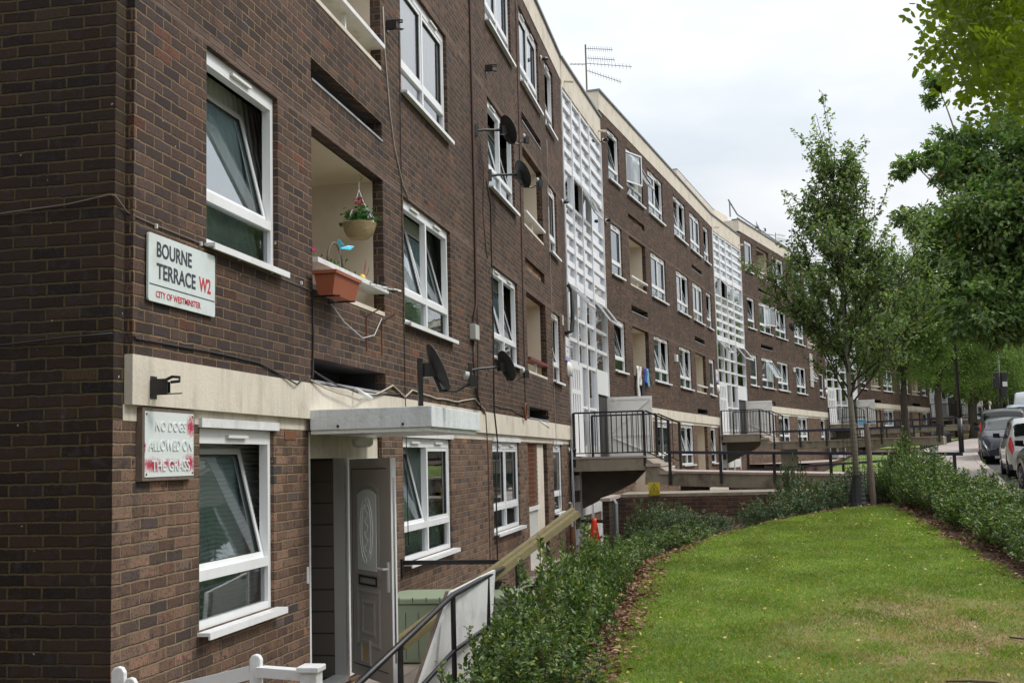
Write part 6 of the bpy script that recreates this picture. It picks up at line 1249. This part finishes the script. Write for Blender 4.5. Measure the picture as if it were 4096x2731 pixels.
def bl(lst, n):
    out = []
    for q in lst:
        px, py, Y, r = q[:4]; c = PX(px, py, Y); k = q[4] if len(q) > 4 else 1.0; out.append((c.x, c.y, c.z, r, r, r * (q[5] if len(q) > 5 else .8), max(30, int(n * r * r * k))))
    return out
# young pear tree with guard and stake
def young_tree(base, H):
    e = empty('young_tree', base, 0, 'slender young tree with upright branches inside a wire guard at the top of the lawn', 'tree'); m = MB(); rg = np.random.default_rng(4); P, D = [], []; wood = MB()
    trunk = [(0, 0, 0), (.0, 0, 1.0), (-.03, 0, 2.0), (-.05, .02, 3.0), (-.06, .0, 4.2), (-.10, 0, 5.3), (-.14, 0, H)]; tr = [.055, .048, .042, .034, .022, .012, .004]; m.tube(trunk, tr, 10); m.build('trunk', M['barkpale'], e, True)
    def twig(p, d, L, r, lv):
        n = 7; pts = [p.copy()]; q = p.copy(); dd = d.copy()
        for i in range(n): dd = unit((dd + rg.normal(0, .10, 3) + np.array([0, 0, .10 if lv else .07]))[None])[0]; q = q + dd * L / n; pts.append(q.copy())
        wood.tube([tuple(x) for x in pts], [r * (1 - .8 * i / n) + .0012 for i in range(n + 1)], 5 if lv == 0 else 4, False)
        if lv < 2:
            for k in range((9, 5)[lv]): i = rg.integers(2 if lv == 0 else 1, n); a = rg.normal(0, 1, 3); a -= a.dot(dd) * dd; a = unit(a[None])[0]; twig(pts[i], unit((dd * .9 + a * .75)[None])[0], L * rg.uniform(.28, .5), r * .45, lv + 1)
        nl = int(L * ((13, 23, 32)[lv])) + 3; tt_ = rg.uniform(.35 if lv == 0 else .08, 1.03, nl)
        A = np.array(pts)
        for t in tt_: f = min(t, .999) * n; i = int(f); pp_ = A[i] * (1 - f + i) + A[min(i + 1, n)] * (f - i); v = rg.normal(0, 1, 3); v[2] = v[2] * .6 - .35; P.append(pp_ + unit(v[None])[0] * .02); D.append(v)
    for k in range(33):
        z = 1.7 + (H - 2.9) * (k / 36) ** 1.25; t = np.interp(z, [a[2] for a in trunk], range(len(trunk))); a = k * 2.4 + rg.uniform(-.4, .4); tilt = rg.uniform(.45, .95) if z < 3.2 else rg.uniform(.25, .5); L = rg.uniform(1.3, 2.1) * (1 if z < 3 else .75)
        d = np.array([sin(tilt) * cos(a), sin(tilt) * sin(a), cos(tilt)]); i = int(t); p = np.array(trunk[i]) * (1 - t + i) + np.array(trunk[min(i + 1, len(trunk) - 1)]) * (t - i); twig(p, d, L, .016, 0)
    twig(np.array([-.14, 0, H - .3]), np.array([-.1, 0, 1.0]), .6, .006, 1); twig(np.array([-.1, 0, H - 1.2]), np.array([-.35, 0, 1.0]), 1.2, .010, 1); twig(np.array([.05, 0, 3.6]), np.array([.42, .1, 1.0]), 2.0, .014, 1)
    for bx, by, bz, dd_, L_ in ((.55, -.1, 3.3, (.12, 0, 1), 1.7), (.75, .1, 3.1, (.3, 0, 1), 1.3), (-.75, 0, 3.2, (-.25, 0, 1), 1.35), (-.5, .1, 3.8, (-.3, 0, 1), 1.3), (-.3, -.1, 4.4, (-.2, 0, 1), 1.3), (.3, 0, 4.2, (.2, 0, 1), 1.2)): twig(np.array([bx * .5, by, bz - .5]), np.array([bx * .6, by * .5, .6]), .8, .012, 1); twig(np.array([bx, by, bz]), np.array(dd_, float), L_, .009, 1)
    wood.build('branches', M['bark'], e); link('crown', leaf_mesh('crown', np.array(P), np.array(D), .068, M['l_pear'], .55, jitter=.35), e); print('pear leaves', len(P)); return e
TB = (1.90, 19.6, float(ground(1.9, 19.6)) - .02); young_tree(TB, 6.6)
e = empty('tree_guard', TB, 0, 'black wire mesh guard with torn black wrap round the young tree', 'tree guard')
m = MB(); r = .19
for k in range(14): a = 2 * pi * k / 14; m.tube([(r * cos(a), r * sin(a), .02), (r * cos(a), r * sin(a), 1.5)], .0028, 4, False)
for k in range(22): z = .05 + k * .069; m.tube([(r * cos(a), r * sin(a), z) for a in np.linspace(0, 2 * pi, 15)], .0028, 4, False)
m.build('wire_mesh', M['black'], e); m = MB()
m.lathe([(.20, .0), (.15, .12), (.10, .35), (.075, .5), (.07, .56)], n=14); m.build('black_wrap', M['trim'], e); m = MB()
for a in (3.6, 4.4, 5.2): m.tube([(.1 * cos(a), .1 * sin(a), .12), (.22 * cos(a), .22 * sin(a), .03), (.30 * cos(a), .30 * sin(a), .015)], [.03, .025, .01], 6)
m.build('wrap_tail', M['trim'], e)
m = MB(); sx, sy = 2.12, 19.35; m.tube([(sx, sy, float(ground(sx, sy)) - .05), (sx - .03, sy, .0), (sx - .05, sy, .42)], [.048, .044, .042], 9); tag(m.build('tree_stake', M['oldwood']), 'weathered round wooden stake right of the wire tree guard', 'stake')
# ---- robinia, near right
e = empty('robinia_tree', (4.6, 5.6, float(ground(4.6, 5.6))), 0, 'yellow green tree with feathery leaves hanging into the top right corner', 'tree'); I = Matrix.Translation((-4.6, -5.6, -float(ground(4.6, 5.6))))
m = MB(); m.tube([(4.6, 5.6, -1.7), (4.55, 5.5, 0), (4.3, 5.4, 1.8), (4.2, 5.2, 3.2), (3.9, 5.0, 5.0)], [.20, .17, .14, .10, .05], 12); m.build('trunk', M['bark'], e, True, mw=I)
limbs = [[(4.3, 5.4, 1.8), (3.2, 5.3, 2.7), (2.2, 5.2, 2.75), (1.45, 5.1, 2.35)], [(4.25, 5.3, 2.6), (3.0, 5.9, 3.5), (2.0, 6.0, 3.2), (1.3, 5.8, 2.55)], [(4.2, 5.2, 3.2), (3.2, 4.6, 4.0), (1.9, 4.4, 3.3), (1.2, 4.5, 2.4)], [(4.3, 5.4, 2.0), (2.9, 5.0, 2.55), (1.9, 4.9, 2.2), (1.42, 4.8, 1.9)], [(4.2, 5.3, 2.4), (2.7, 6.4, 2.7), (1.8, 6.5, 2.6)]]
for L in limbs: m = MB(); m.tube(L, [.06, .035, .02, .006][:len(L)], 7); m.build('limb', M['twig'], e, True, mw=I)
P, D, U = [], [], []; rach = MB(); rg = np.random.default_rng(8)
def compound(p, d, L, n):
    d = unit(d[None])[0]; q = p.copy(); side = unit(np.cross(d, rg.normal(0, 1, 3))[None])[0]; pts = [tuple(q)]
    for k in range(n):
        d = unit((d + np.array([0, 0, -.09]))[None])[0]; q = q + d * L / n; pts.append(tuple(q)); side = unit((side - side.dot(d) * d)[None])[0]
        for s in (1, -1): P.append(q.copy()); D.append(side * s * 1.0 + d * .35 + np.array([0, 0, -.12])); U.append(np.cross(side * s, d) * s)
    P.append(q.copy()); D.append(d); U.append(np.array([0, 0, 1.0])); rach.tube(pts, .0016, 3, False)
cnt = 0
while cnt < 900:
    Y = rg.uniform(4.3, 6.4); px = 3850 + abs(rg.normal(0, 1)) * 330 if rg.random() < .96 else rg.uniform(3790, 3880); top = np.interp(px, [3740, 3800, 3900, 4096, 4500], [20, 180, 360, 460, 560]) if px < 4096 else 520
    py = rg.uniform(-520, top - 130)
    if px > 4900 or (px < 3800 and py > 20 and rg.random() < .5): continue
    p = PX(px, py, Y); a = rg.random() * 2 * pi; compound(np.array(p) + rg.normal(0, .02, 3), np.array([cos(a) * .7 - .25, sin(a) * .7, rg.uniform(-.75, .1)]), rg.uniform(.17, .27), rg.integers(6, 9)); cnt += 1
link('crown', leaf_mesh('crown', np.array(P), np.array(D), .038, M['l_robin'], .5, up=np.array(U), fold=.12, jitter=.12), e, I)
# ---- London plane over the road
pl = bl([(3745, 330, 30, .28, 2.0), (3720, 400, 30, .18, 2), (3830, 560, 30, .55, 1.3), (3960, 640, 30, 1.0), (4080, 700, 30, 1.3), (3750, 610, 29, .32, 1.6), (3650, 650, 29, .42, 1.0, .45), (3600, 690, 29, .22, 1.3, .5), (3880, 700, 30, .7, 1.1), (3790, 690, 29, .45), (3960, 850, 29, 1.25, 1.1), (4090, 950, 29, 1.4, 1.1), (3850, 860, 29, .55, .9), (3700, 900, 31, .6, 1.0, .7), (3620, 870, 31, .3, 1.2), (3790, 960, 30, .75, 1.1), (3900, 1060, 29, 1.1, 1.2), (3740, 1060, 30, .6), (4060, 1150, 29, 1.2, 1.2), (3800, 1160, 29, .7, 1.1), (3930, 1240, 28, .8, 1.1), (3850, 1300, 28, .42), (4080, 1300, 28, .7, 1.1), (3990, 1330, 28, .4), (4250, 600, 30, 2.2, .7), (4300, 1000, 30, 2.4, .7), (4500, 800, 31, 3, .5), (4700, 500, 32, 3, .3), (4250, 200, 32, 2.2, .6), (4080, 460, 31, .8, 1.0)], 2300)
gz = float(ground(15.9, 33)); tree('broad leaved plane tree whose crown fills the upper right, across the road', [(15.9, 33, gz), (15.8, 33, 1.5), (15.2, 32.5, 3.5), (14.0, 32, 5.5), (12.6, 31.5, 7.2), (10.5, 31, 8.6)], [.42, .38, .34, .28, .2, .12], pl, .155, 'l_plane', 'barkpale', True, sub=34, name='plane_tree', spread=.16)
SG = 'street trees along the pavement'
def st_tree(label, px, Y, bz, fork, r0, blobs, n, size=.085, lm='l_street'):
    b = PX(px, 1700, Y); b = Vector((b.x, Y, bz)); f = PX(px + rnd.uniform(-6, 6), fork, Y); f.y = Y
    up = f + Vector((.1, 0, 1.6)); tree(label, [tuple(b), tuple(b * .5 + f * .5 + Vector((.04, 0, 0))), tuple(f), tuple((f + up) / 2), tuple(up)], [r0 * 1.25, r0, r0 * .95, r0 * .7, r0 * .4], bl(blobs, n), size, lm, sub=40, group=SG, spread=.22)
st_tree('street tree with forked dark trunk, first beyond the young tree', 3617, 42, float(ground(6.1, 42)), 1610, .125, [(3600, 1120, 42, 1.0), (3520, 1220, 42, .95), (3690, 1200, 42, 1.0), (3440, 1330, 42, .8), (3560, 1350, 42, 1.0, .9), (3680, 1360, 42, .95, .9), (3400, 1430, 42, .5), (3480, 1460, 42, .6), (3330, 1390, 42, .35), (3740, 1290, 42, .7), (3600, 1480, 42, .7, .7), (3720, 1460, 42, .6, .8), (3560, 1060, 42, .7), (3660, 1050, 42, .6), (3760, 1400, 42, .45), (3790, 1330, 42, .6), (3820, 1240, 42, .6), (3640, 1280, 42, 1.0), (3500, 1130, 42, .6)], 2700)
st_tree('second street tree from the young tree, thick dark trunk', 3755, 56, float(ground(10.2, 56)) , 1590, .17, [(3760, 1260, 56, 1.3), (3860, 1330, 56, 1.2), (3800, 1420, 56, 1.2), (3700, 1400, 56, .9), (3900, 1440, 56, .9), (3840, 1500, 56, .9, .8), (3740, 1500, 56, .8, .8), (3650, 1480, 56, .5), (3800, 1200, 56, 1.2), (3920, 1500, 56, .5), (3650, 1300, 56, 1.0), (3700, 1180, 56, 1.0), (3960, 1400, 56, .9)], 2000)
st_tree('third street tree from the young tree, behind the lamp post', 3887, 66, float(ground(13.5, 66)), 1640, .2, [(3900, 1350, 66, 1.5), (4000, 1380, 66, 1.4), (3850, 1460, 66, 1.2), (3960, 1480, 66, 1.3), (4040, 1470, 66, 1.1), (3800, 1540, 66, .7), (3900, 1560, 66, 1.0, .8), (3990, 1560, 66, .9, .8), (4070, 1540, 66, .8), (3820, 1380, 66, 1.2)], 1700)
st_tree('fourth street tree, trunk between the traffic signal and the parked cars', 4050, 78, float(ground(18.6, 78)), 1560, .28, [(4060, 1330, 78, 2.2), (4000, 1420, 78, 1.6), (4100, 1450, 78, 1.8), (4040, 1500, 78, 1.4)], 700, .1)
gz = float(ground(17.3, 70)); tree('pale trunked plane tree at the right edge beside the farthest cars', [(17.2, 70, gz), (17.3, 70, 3.5), (17.4, 70, 8), (17.5, 70, 11)], [.27, .24, .2, .1], bl([(4060, 1100, 70, 2.2), (4150, 1250, 70, 2.2), (4180, 950, 70, 2.5), (4100, 1380, 70, 1.4)], 500), .14, 'l_far', 'barkpale', sub=30, name='plane_tree')
FG = 'distant trees closing the view'
for k, (x, y, h, r, lb) in enumerate(((17, 84, 9, 3.2, 'far tree behind the lamp post crown'), (20, 92, 12, 4.2, 'tall far tree over the end of the terrace'), (26, 96, 11, 4.2, 'far tree right of the tall one'), (31, 100, 10, 4.5, 'far tree over the road bend'), (14.5, 76, 7.5, 2.4, 'paler far tree just right of the terrace'), (37, 104, 11, 5, 'farthest right tree beyond the parked cars'), (23.5, 84, 8, 3, 'bushy far tree near the pale trunk'), (12.6, 70, 6.6, 1.8, 'small pale green tree in front of the last blocks'))):
    z = float(ground(x, y)); B = []
    for j in range(9): a = j * 2.4; rr_ = r * (.25 + .5 * (j / 9)); B.append((x + rr_ * cos(a), y + rr_ * sin(a), z + h * (.45 + .42 * ((j * 5) % 9) / 9), r * .55, r * .55, r * .5, 1500))
    B.append((x, y, z + h * .95, r * .5, r * .5, r * .45, 1300)); tree(lb, [(x, y, z), (x, y, z + h * .4), (x, y, z + h * .8)], [.22, .17, .08], B, .17, 'l_far', sub=34, group=FG, name='tree')
for k, (x, y, h, r) in enumerate(((17, 6, 9, 4.0), (18.0, 17, 8, 4), (8, -12, 11, 5), (-1.0, -11, 11, 4.5))):
    z = float(ground(x, y)); B = []
    for j in range(8): a = j * 2.4; rr_ = r * .6; B.append((x + rr_ * cos(a), y + rr_ * sin(a), z + h * (.35 + .5 * ((j * 5) % 8) / 8), r * .55, r * .55, r * .5, 700))
    B.append((x, y, z + h * .8, r * .5, r * .5, r * .5, 500)); tree(('roadside tree outside the right of the view', 'park tree behind the viewer')[k > 1], [(x, y, z), (x, y, z + h * .4), (x, y, z + h * .8)], [.25, .2, .1], B, .30, 'l_far', sub=30, group='trees outside the view', name='tree')

# ------------------------------------------------------------------ cars and street furniture
def car(label, x, y, heading, L, Wd, prof, belt, paint, nose='hatch', lights=True, roofw=.78, z=None, wheel=.30, wb=(.19, .79), glassx=(.0, 1.0), rails=False, front=True):
    """prof: list of (t,z) roofline from rear t=0 to nose t=1; belt same; local +y = nose"""
    z = float(sz(y)) if z is None else z; e = empty('parked_car', (x, y, z), -heading, label, 'car', 'cars parked along the kerb'); hw = Wd / 2
    pt, pz = zip(*prof); bt, bz = zip(*belt)
    sm = lambda t, T, Z: float(np.interp(t, T, Z)) * .5 + .25 * (float(np.interp(min(1, t + .012), T, Z)) + float(np.interp(max(0, t - .012), T, Z)))
    def plan(t): return hw * (1 - .20 * max(0, (t - .86) / .14) ** 2.2 - .13 * max(0, (.12 - t) / .12) ** 2.2)
    def S(t, v):
        """v 0 sill .. 1 roof centre"""
        zr = sm(t, pt, pz); zb = min(sm(t, bt, bz), zr); w = plan(t); zs = .20
        for c in wb:
            d = (t - c) * L; R = wheel + .05
            if abs(d) < R: zs = max(zs, wheel + math.sqrt(R * R - d * d))
        zs = min(zs, zb - .08); wr = w * (roofw if zr - zb > .2 else .80 + (.2 - min(.2, zr - zb)) * .5)
        K = [(0, w * .955, zs), (.16, w * 1.0, max(zs, min(.45, zb - .05))), (.34, w * .995, zs + (zb - zs) * .75 if zs > .45 else .45 + (zb - .45) * .7), (.46, w * .955, zb), (.72, wr + (w * .955 - wr) * .12, zr - min(.09, (zr - zb) * .25)), (.82, wr * .90, zr - min(.03, (zr - zb) * .12)), (1, 0, zr + .012)]
        vs = [k[0] for k in K]; return (float(np.interp(v, vs, [k[1] for k in K])), (t - .5) * L, float(np.interp(v, vs, [k[2] for k in K])))
    nt, V = 96, [0, .08, .16, .25, .34, .40, .46, .52, .60, .66, .72, .77, .82, .9, 1.0]
    vs = []; 
    for i in range(nt + 1):
        t = i / nt
        row = [S(t, v) for v in V]; row = row + [(-a, b, c) for a, b, c in row[-2::-1]]; vs += row
    k = len(V) * 2 - 1; r = np.arange((nt + 1) * k).reshape(nt + 1, k); F = np.stack([r[:-1, :-1], r[1:, :-1], r[1:, 1:], r[:-1, 1:]], -1).reshape(-1, 4)
    me = npmesh('body', np.array(vs), F, M[paint], True); b = link('body', me, e)
    cap = MB()
    for i, s in ((0, -1), (nt, 1)): row = [vs[i * k + j] for j in range(k)]; cap.poly(row if s < 0 else row[::-1])
    cap.build('end_panel', M[paint], b)
    def patch(name, mat, t0, t1, v0, v1, side=1, off=.006, n=10, par=b):
        G = []
        for i in range(n + 1):
            for j in range(7):
                t = t0 + (t1 - t0) * i / n; v = v0 + (v1 - v0) * j / 6; a = Vector(S(t, v)); du = Vector(S(min(1, t + .004), v)) - Vector(S(max(0, t - .004), v)); dv = Vector(S(t, min(1, v + .01))) - Vector(S(t, max(0, v - .01))); nrm = du.cross(dv); nrm = nrm.normalized() if nrm.length > 1e-9 else Vector((1, 0, 0))
                if nrm.x < 0 and v < .95: nrm = -nrm
                if v >= .95 and nrm.z < 0: nrm = -nrm
                a = a + nrm * off; G.append((a.x * side, a.y, a.z))
        r = np.arange((n + 1) * 7).reshape(n + 1, 7); me = npmesh(name, np.array(G), np.stack([r[:-1, :-1], r[1:, :-1], r[1:, 1:], r[:-1, 1:]], -1).reshape(-1, 4), M[mat], True); return link(name, me, par)
    ws = [t for t, zz in prof]; tr0, tr1, tf0, tf1 = glassx   # rear screen start,end ; windscreen start,end
    for s in (1, -1):
        a, c = tr1 + .03, tf0 - .0; mid = (a + c) / 2
        patch('side_window', 'autoglass_', a, mid - .008, .485, .70, s); patch('side_window', 'autoglass_', mid + .008, c + .05, .485, .70, s)
        patch('sill', 'trim', .02, .98, .0, .09, s, .004, 60)
        patch('rear_screen', 'autoglass_', tr0 + .012, tr1, .74, 1.0, s); patch('windscreen', 'autoglass_', tf0, tf1 - .012, .74, 1.0, s)
        for c in wb:
            w = empty('wheel', (s * (hw - .10), (c - .5) * L, wheel), 0); w.parent = e
            T = Matrix.Rotation(pi / 2, 4, 'Y') @ Matrix.Identity(4); m = MB(); m.lathe([(wheel * .62, -.10), (wheel * .93, -.10), (wheel, -.07), (wheel, .07), (wheel * .93, .10), (wheel * .62, .10)], n=28, T=T); m.build('tyre', M['rubber'], w, True)
            m = MB(); m.lathe([(.001, .075 * s), (wheel * .15, .08 * s), (wheel * .62, .095 * s)], n=28, T=T)
            rim = m.build('rim', M['trim'], w); m = MB()
            for q in range(8): a_ = q * pi / 4; m.bar((s * .1, .04 * cos(a_), .04 * sin(a_)), (s * .1, wheel * .62 * cos(a_), wheel * .62 * sin(a_)), .012, .03, up=(1, 0, 0))
            m.build('spokes', M['chrome'], w)
            m = MB(); m.lathe([(wheel + .045, -.02 * s), (wheel + .045, -.28 * s), (.02, -.28 * s)], n=24, T=T); m.build('wheel_housing', M['dark'], w)
        m = MB(); mx = Vector(S(tf0 + .06, .5)); m.bar((s * mx.x * .98, mx.y, mx.z + .03), (s * (mx.x + .16), mx.y - .02, mx.z + .08), .10, .02); m.prism([(s * (mx.x + .07), mx.y + .04, mx.z + .02), (s * (mx.x + .24), mx.y + .01, mx.z + .04), (s * (mx.x + .24), mx.y + .01, mx.z + .15), (s * (mx.x + .08), mx.y + .04, mx.z + .15)], (0, -.09, 0)); m.build('door_mirror', M['trim' if paint == 'car_silver' else paint], e)
        patch('tail_lamp', 'lampred', .004, .052, .30, .56 if nose == 'hatch' else .45, s, .010); patch('headlamp', 'lampclear', .93, .995, .30, .44, s, .010)
    m = MB(); m.box(-.5, .5, L / 2 - .012, L / 2 + .012, .28, .45); m.build('front_grille', M['trim'], e); m = MB(); m.box(-hw * .8, hw * .8, -L / 2 - .03, -L / 2 + .02, .33, .5); m.build('rear_bumper', M[paint], e)
    for s in (-1, 1):
        if rails: m = MB(); m.tube([(s * hw * .68, -L * .30, prof[3][1] - .02), (s * hw * .68, -L * .26, prof[3][1] + .05), (s * hw * .68, L * .08, prof[3][1] + .05), (s * hw * .68, L * .12, prof[3][1] - .02)], .018, 6); m.build('roof_rail', M['trim'], e)
    return e
M['autoglass_'] = simple('dark_tinted_glass', (.012, .015, .014), .08, var=.05, spec=.5)
HP = [(0, .62), (.02, .98), (.10, 1.36), (.20, 1.50), (.45, 1.54), (.60, 1.48), (.78, 1.02), (.93, .86), (.985, .70), (1, .42)]; HBt = [(0, .60), (.04, .97), (.5, .93), (.78, .94), (.93, .80), (1, .40)]
SP = [(0, .55), (.03, .98), (.12, 1.02), (.28, 1.42), (.48, 1.46), (.60, 1.38), (.74, 1.0), (.92, .86), (.98, .70), (1, .35)]; SB = [(0, .50), (.04, .92), (.5, .94), (.74, .95), (.92, .80), (1, .34)]
VP = [(0, .62), (.02, 1.1), (.06, 1.58), (.18, 1.68), (.50, 1.70), (.62, 1.62), (.76, 1.12), (.93, .98), (.985, .75), (1, .42)]; VB = [(0, .60), (.03, 1.05), (.5, 1.02), (.76, 1.04), (.93, .92), (1, .4)]
hd = lambda y: atan2(kx(y + 1.5) - kx(y - 1.5), 3.0)
def pk(y, off): return float(kx(y)) + off
car('silver hatchback with red tail lamps, nearest kerb, its rear towards the viewer', pk(31.9, 1.08), 31.9, hd(31.9), 3.85, 1.66, HP, HBt, 'car_silver', 'hatch', glassx=(.02, .10, .60, .78), wheel=.29)
car('dark blue saloon car facing the viewer, directly behind the silver hatchback', pk(40.7, .98), 40.7, hd(40.7) + pi, 4.8, 1.84, SP, SB, 'car_navy', 'saloon', glassx=(.12, .28, .58, .74), wheel=.32)
car('tall dark estate car with roof rails, third along the kerb', pk(47.6, .97), 47.6, hd(47.6), 4.5, 1.80, VP, VB, 'car_green', 'hatch', glassx=(.02, .06, .62, .76), wheel=.33, rails=True)
car('black car cut off by the right edge of the picture', pk(24.8, 1.1), 24.8, hd(24.8), 4.3, 1.75, HP, HBt, 'car_black', 'hatch', glassx=(.02, .10, .60, .78), wheel=.31)
car('pale blue car high at the far right beyond the dark cars', pk(60, 1.3), 60, hd(60), 4.2, 1.75, HP, HBt, 'car_blue', 'hatch', glassx=(.02, .10, .60, .78), z=float(sz(60)) + .35)
car('white van farthest along the road at the right', pk(66, 1.2), 66, hd(66), 4.9, 1.9, [(0, .6), (.01, 1.9), (.05, 2.0), (.7, 2.0), (.82, 1.3), (.96, 1.0), (1, .5)], [(0, .58), (.03, 1.1), (.82, 1.1), (.96, .95), (1, .48)], 'car_white', 'hatch', glassx=(.02, .05, .72, .82), z=float(sz(66)) + .5)
bx = 8.32; bz = float(sz(45.9)) + .12
e = empty('lamp_post', (bx, 45.9, bz), 0, 'black tapering street lamp post on the pavement, its top lost in leaves', 'lamp post'); m = MB(); m.tube([(0, 0, 0), (0, 0, 1.3)], .095, 14); m.build('base', M['black'], e, True); m = MB(); m.tube([(0, 0, 1.3), (0, 0, 8.0)], [.075, .055], 12); m.build('column', M['black'], e, True); m = MB(); m.tube([(0, 0, 7.9), (.3, -.1, 8.2), (1.0, -.3, 8.3)], .03, 8); m.build('arm', M['black'], e, True); m = MB(); m.box(.9, 1.5, -.42, -.22, 8.22, 8.34); m.build('lantern', M['plasticgrey'], e)
p = PX(4003, 1600, 59); gz = float(sz(59)); e = empty('traffic_signal', (p.x, 59, gz), 0, 'black traffic signal pole with two heads, seen from behind over the cars', 'traffic signal'); m = MB(); m.tube([(0, 0, 0), (0, 0, 4.4)], .06, 10); m.build('pole', M['black'], e, True)
for dx, z0, z1 in ((-.17, 2.35, 3.15), (.20, 2.35, 3.15), (.14, 1.95, 2.4)): m = MB(); m.box(dx - .13, dx + .13, -.12, .10, z0 + .3, z1 + .3); o = m.build('signal_head', M['black'], e); bevel(o, .03)
m = MB(); m.box(.1, .32, -.15, -.125, 2.75, 2.98); m.build('white_box', M['plasticw'], e)
p = PX(3450, 1708, 66); m = MB(); m.box(-.22, .22, -.02, .02, -.5, .45); o = m.build('notice', M['plasticw'], None, mw=Matrix.Translation(p)); tag(o, 'white and blue notice fixed on the far steps railing behind the young tree', 'notice'); m = MB(); m.box(-.22, .22, -.023, -.0205, .15, .42); M['bluecl'] = simple('pale_blue_print', (.18, .42, .66), .5); m.build('blue_band', M['bluecl'], o)
m = MB(); m.box(-.3, .3, -.02, .02, -.45, .45); o = m.build('sign', M['plasticw'], None, mw=Matrix.Translation(s2w(4, 6.4, .06, 2.9)) @ Matrix.Rotation(pi / 2 - SEC[4][1], 4, 'Z')); tag(o, 'small white sign at the end of the last short block', 'sign')
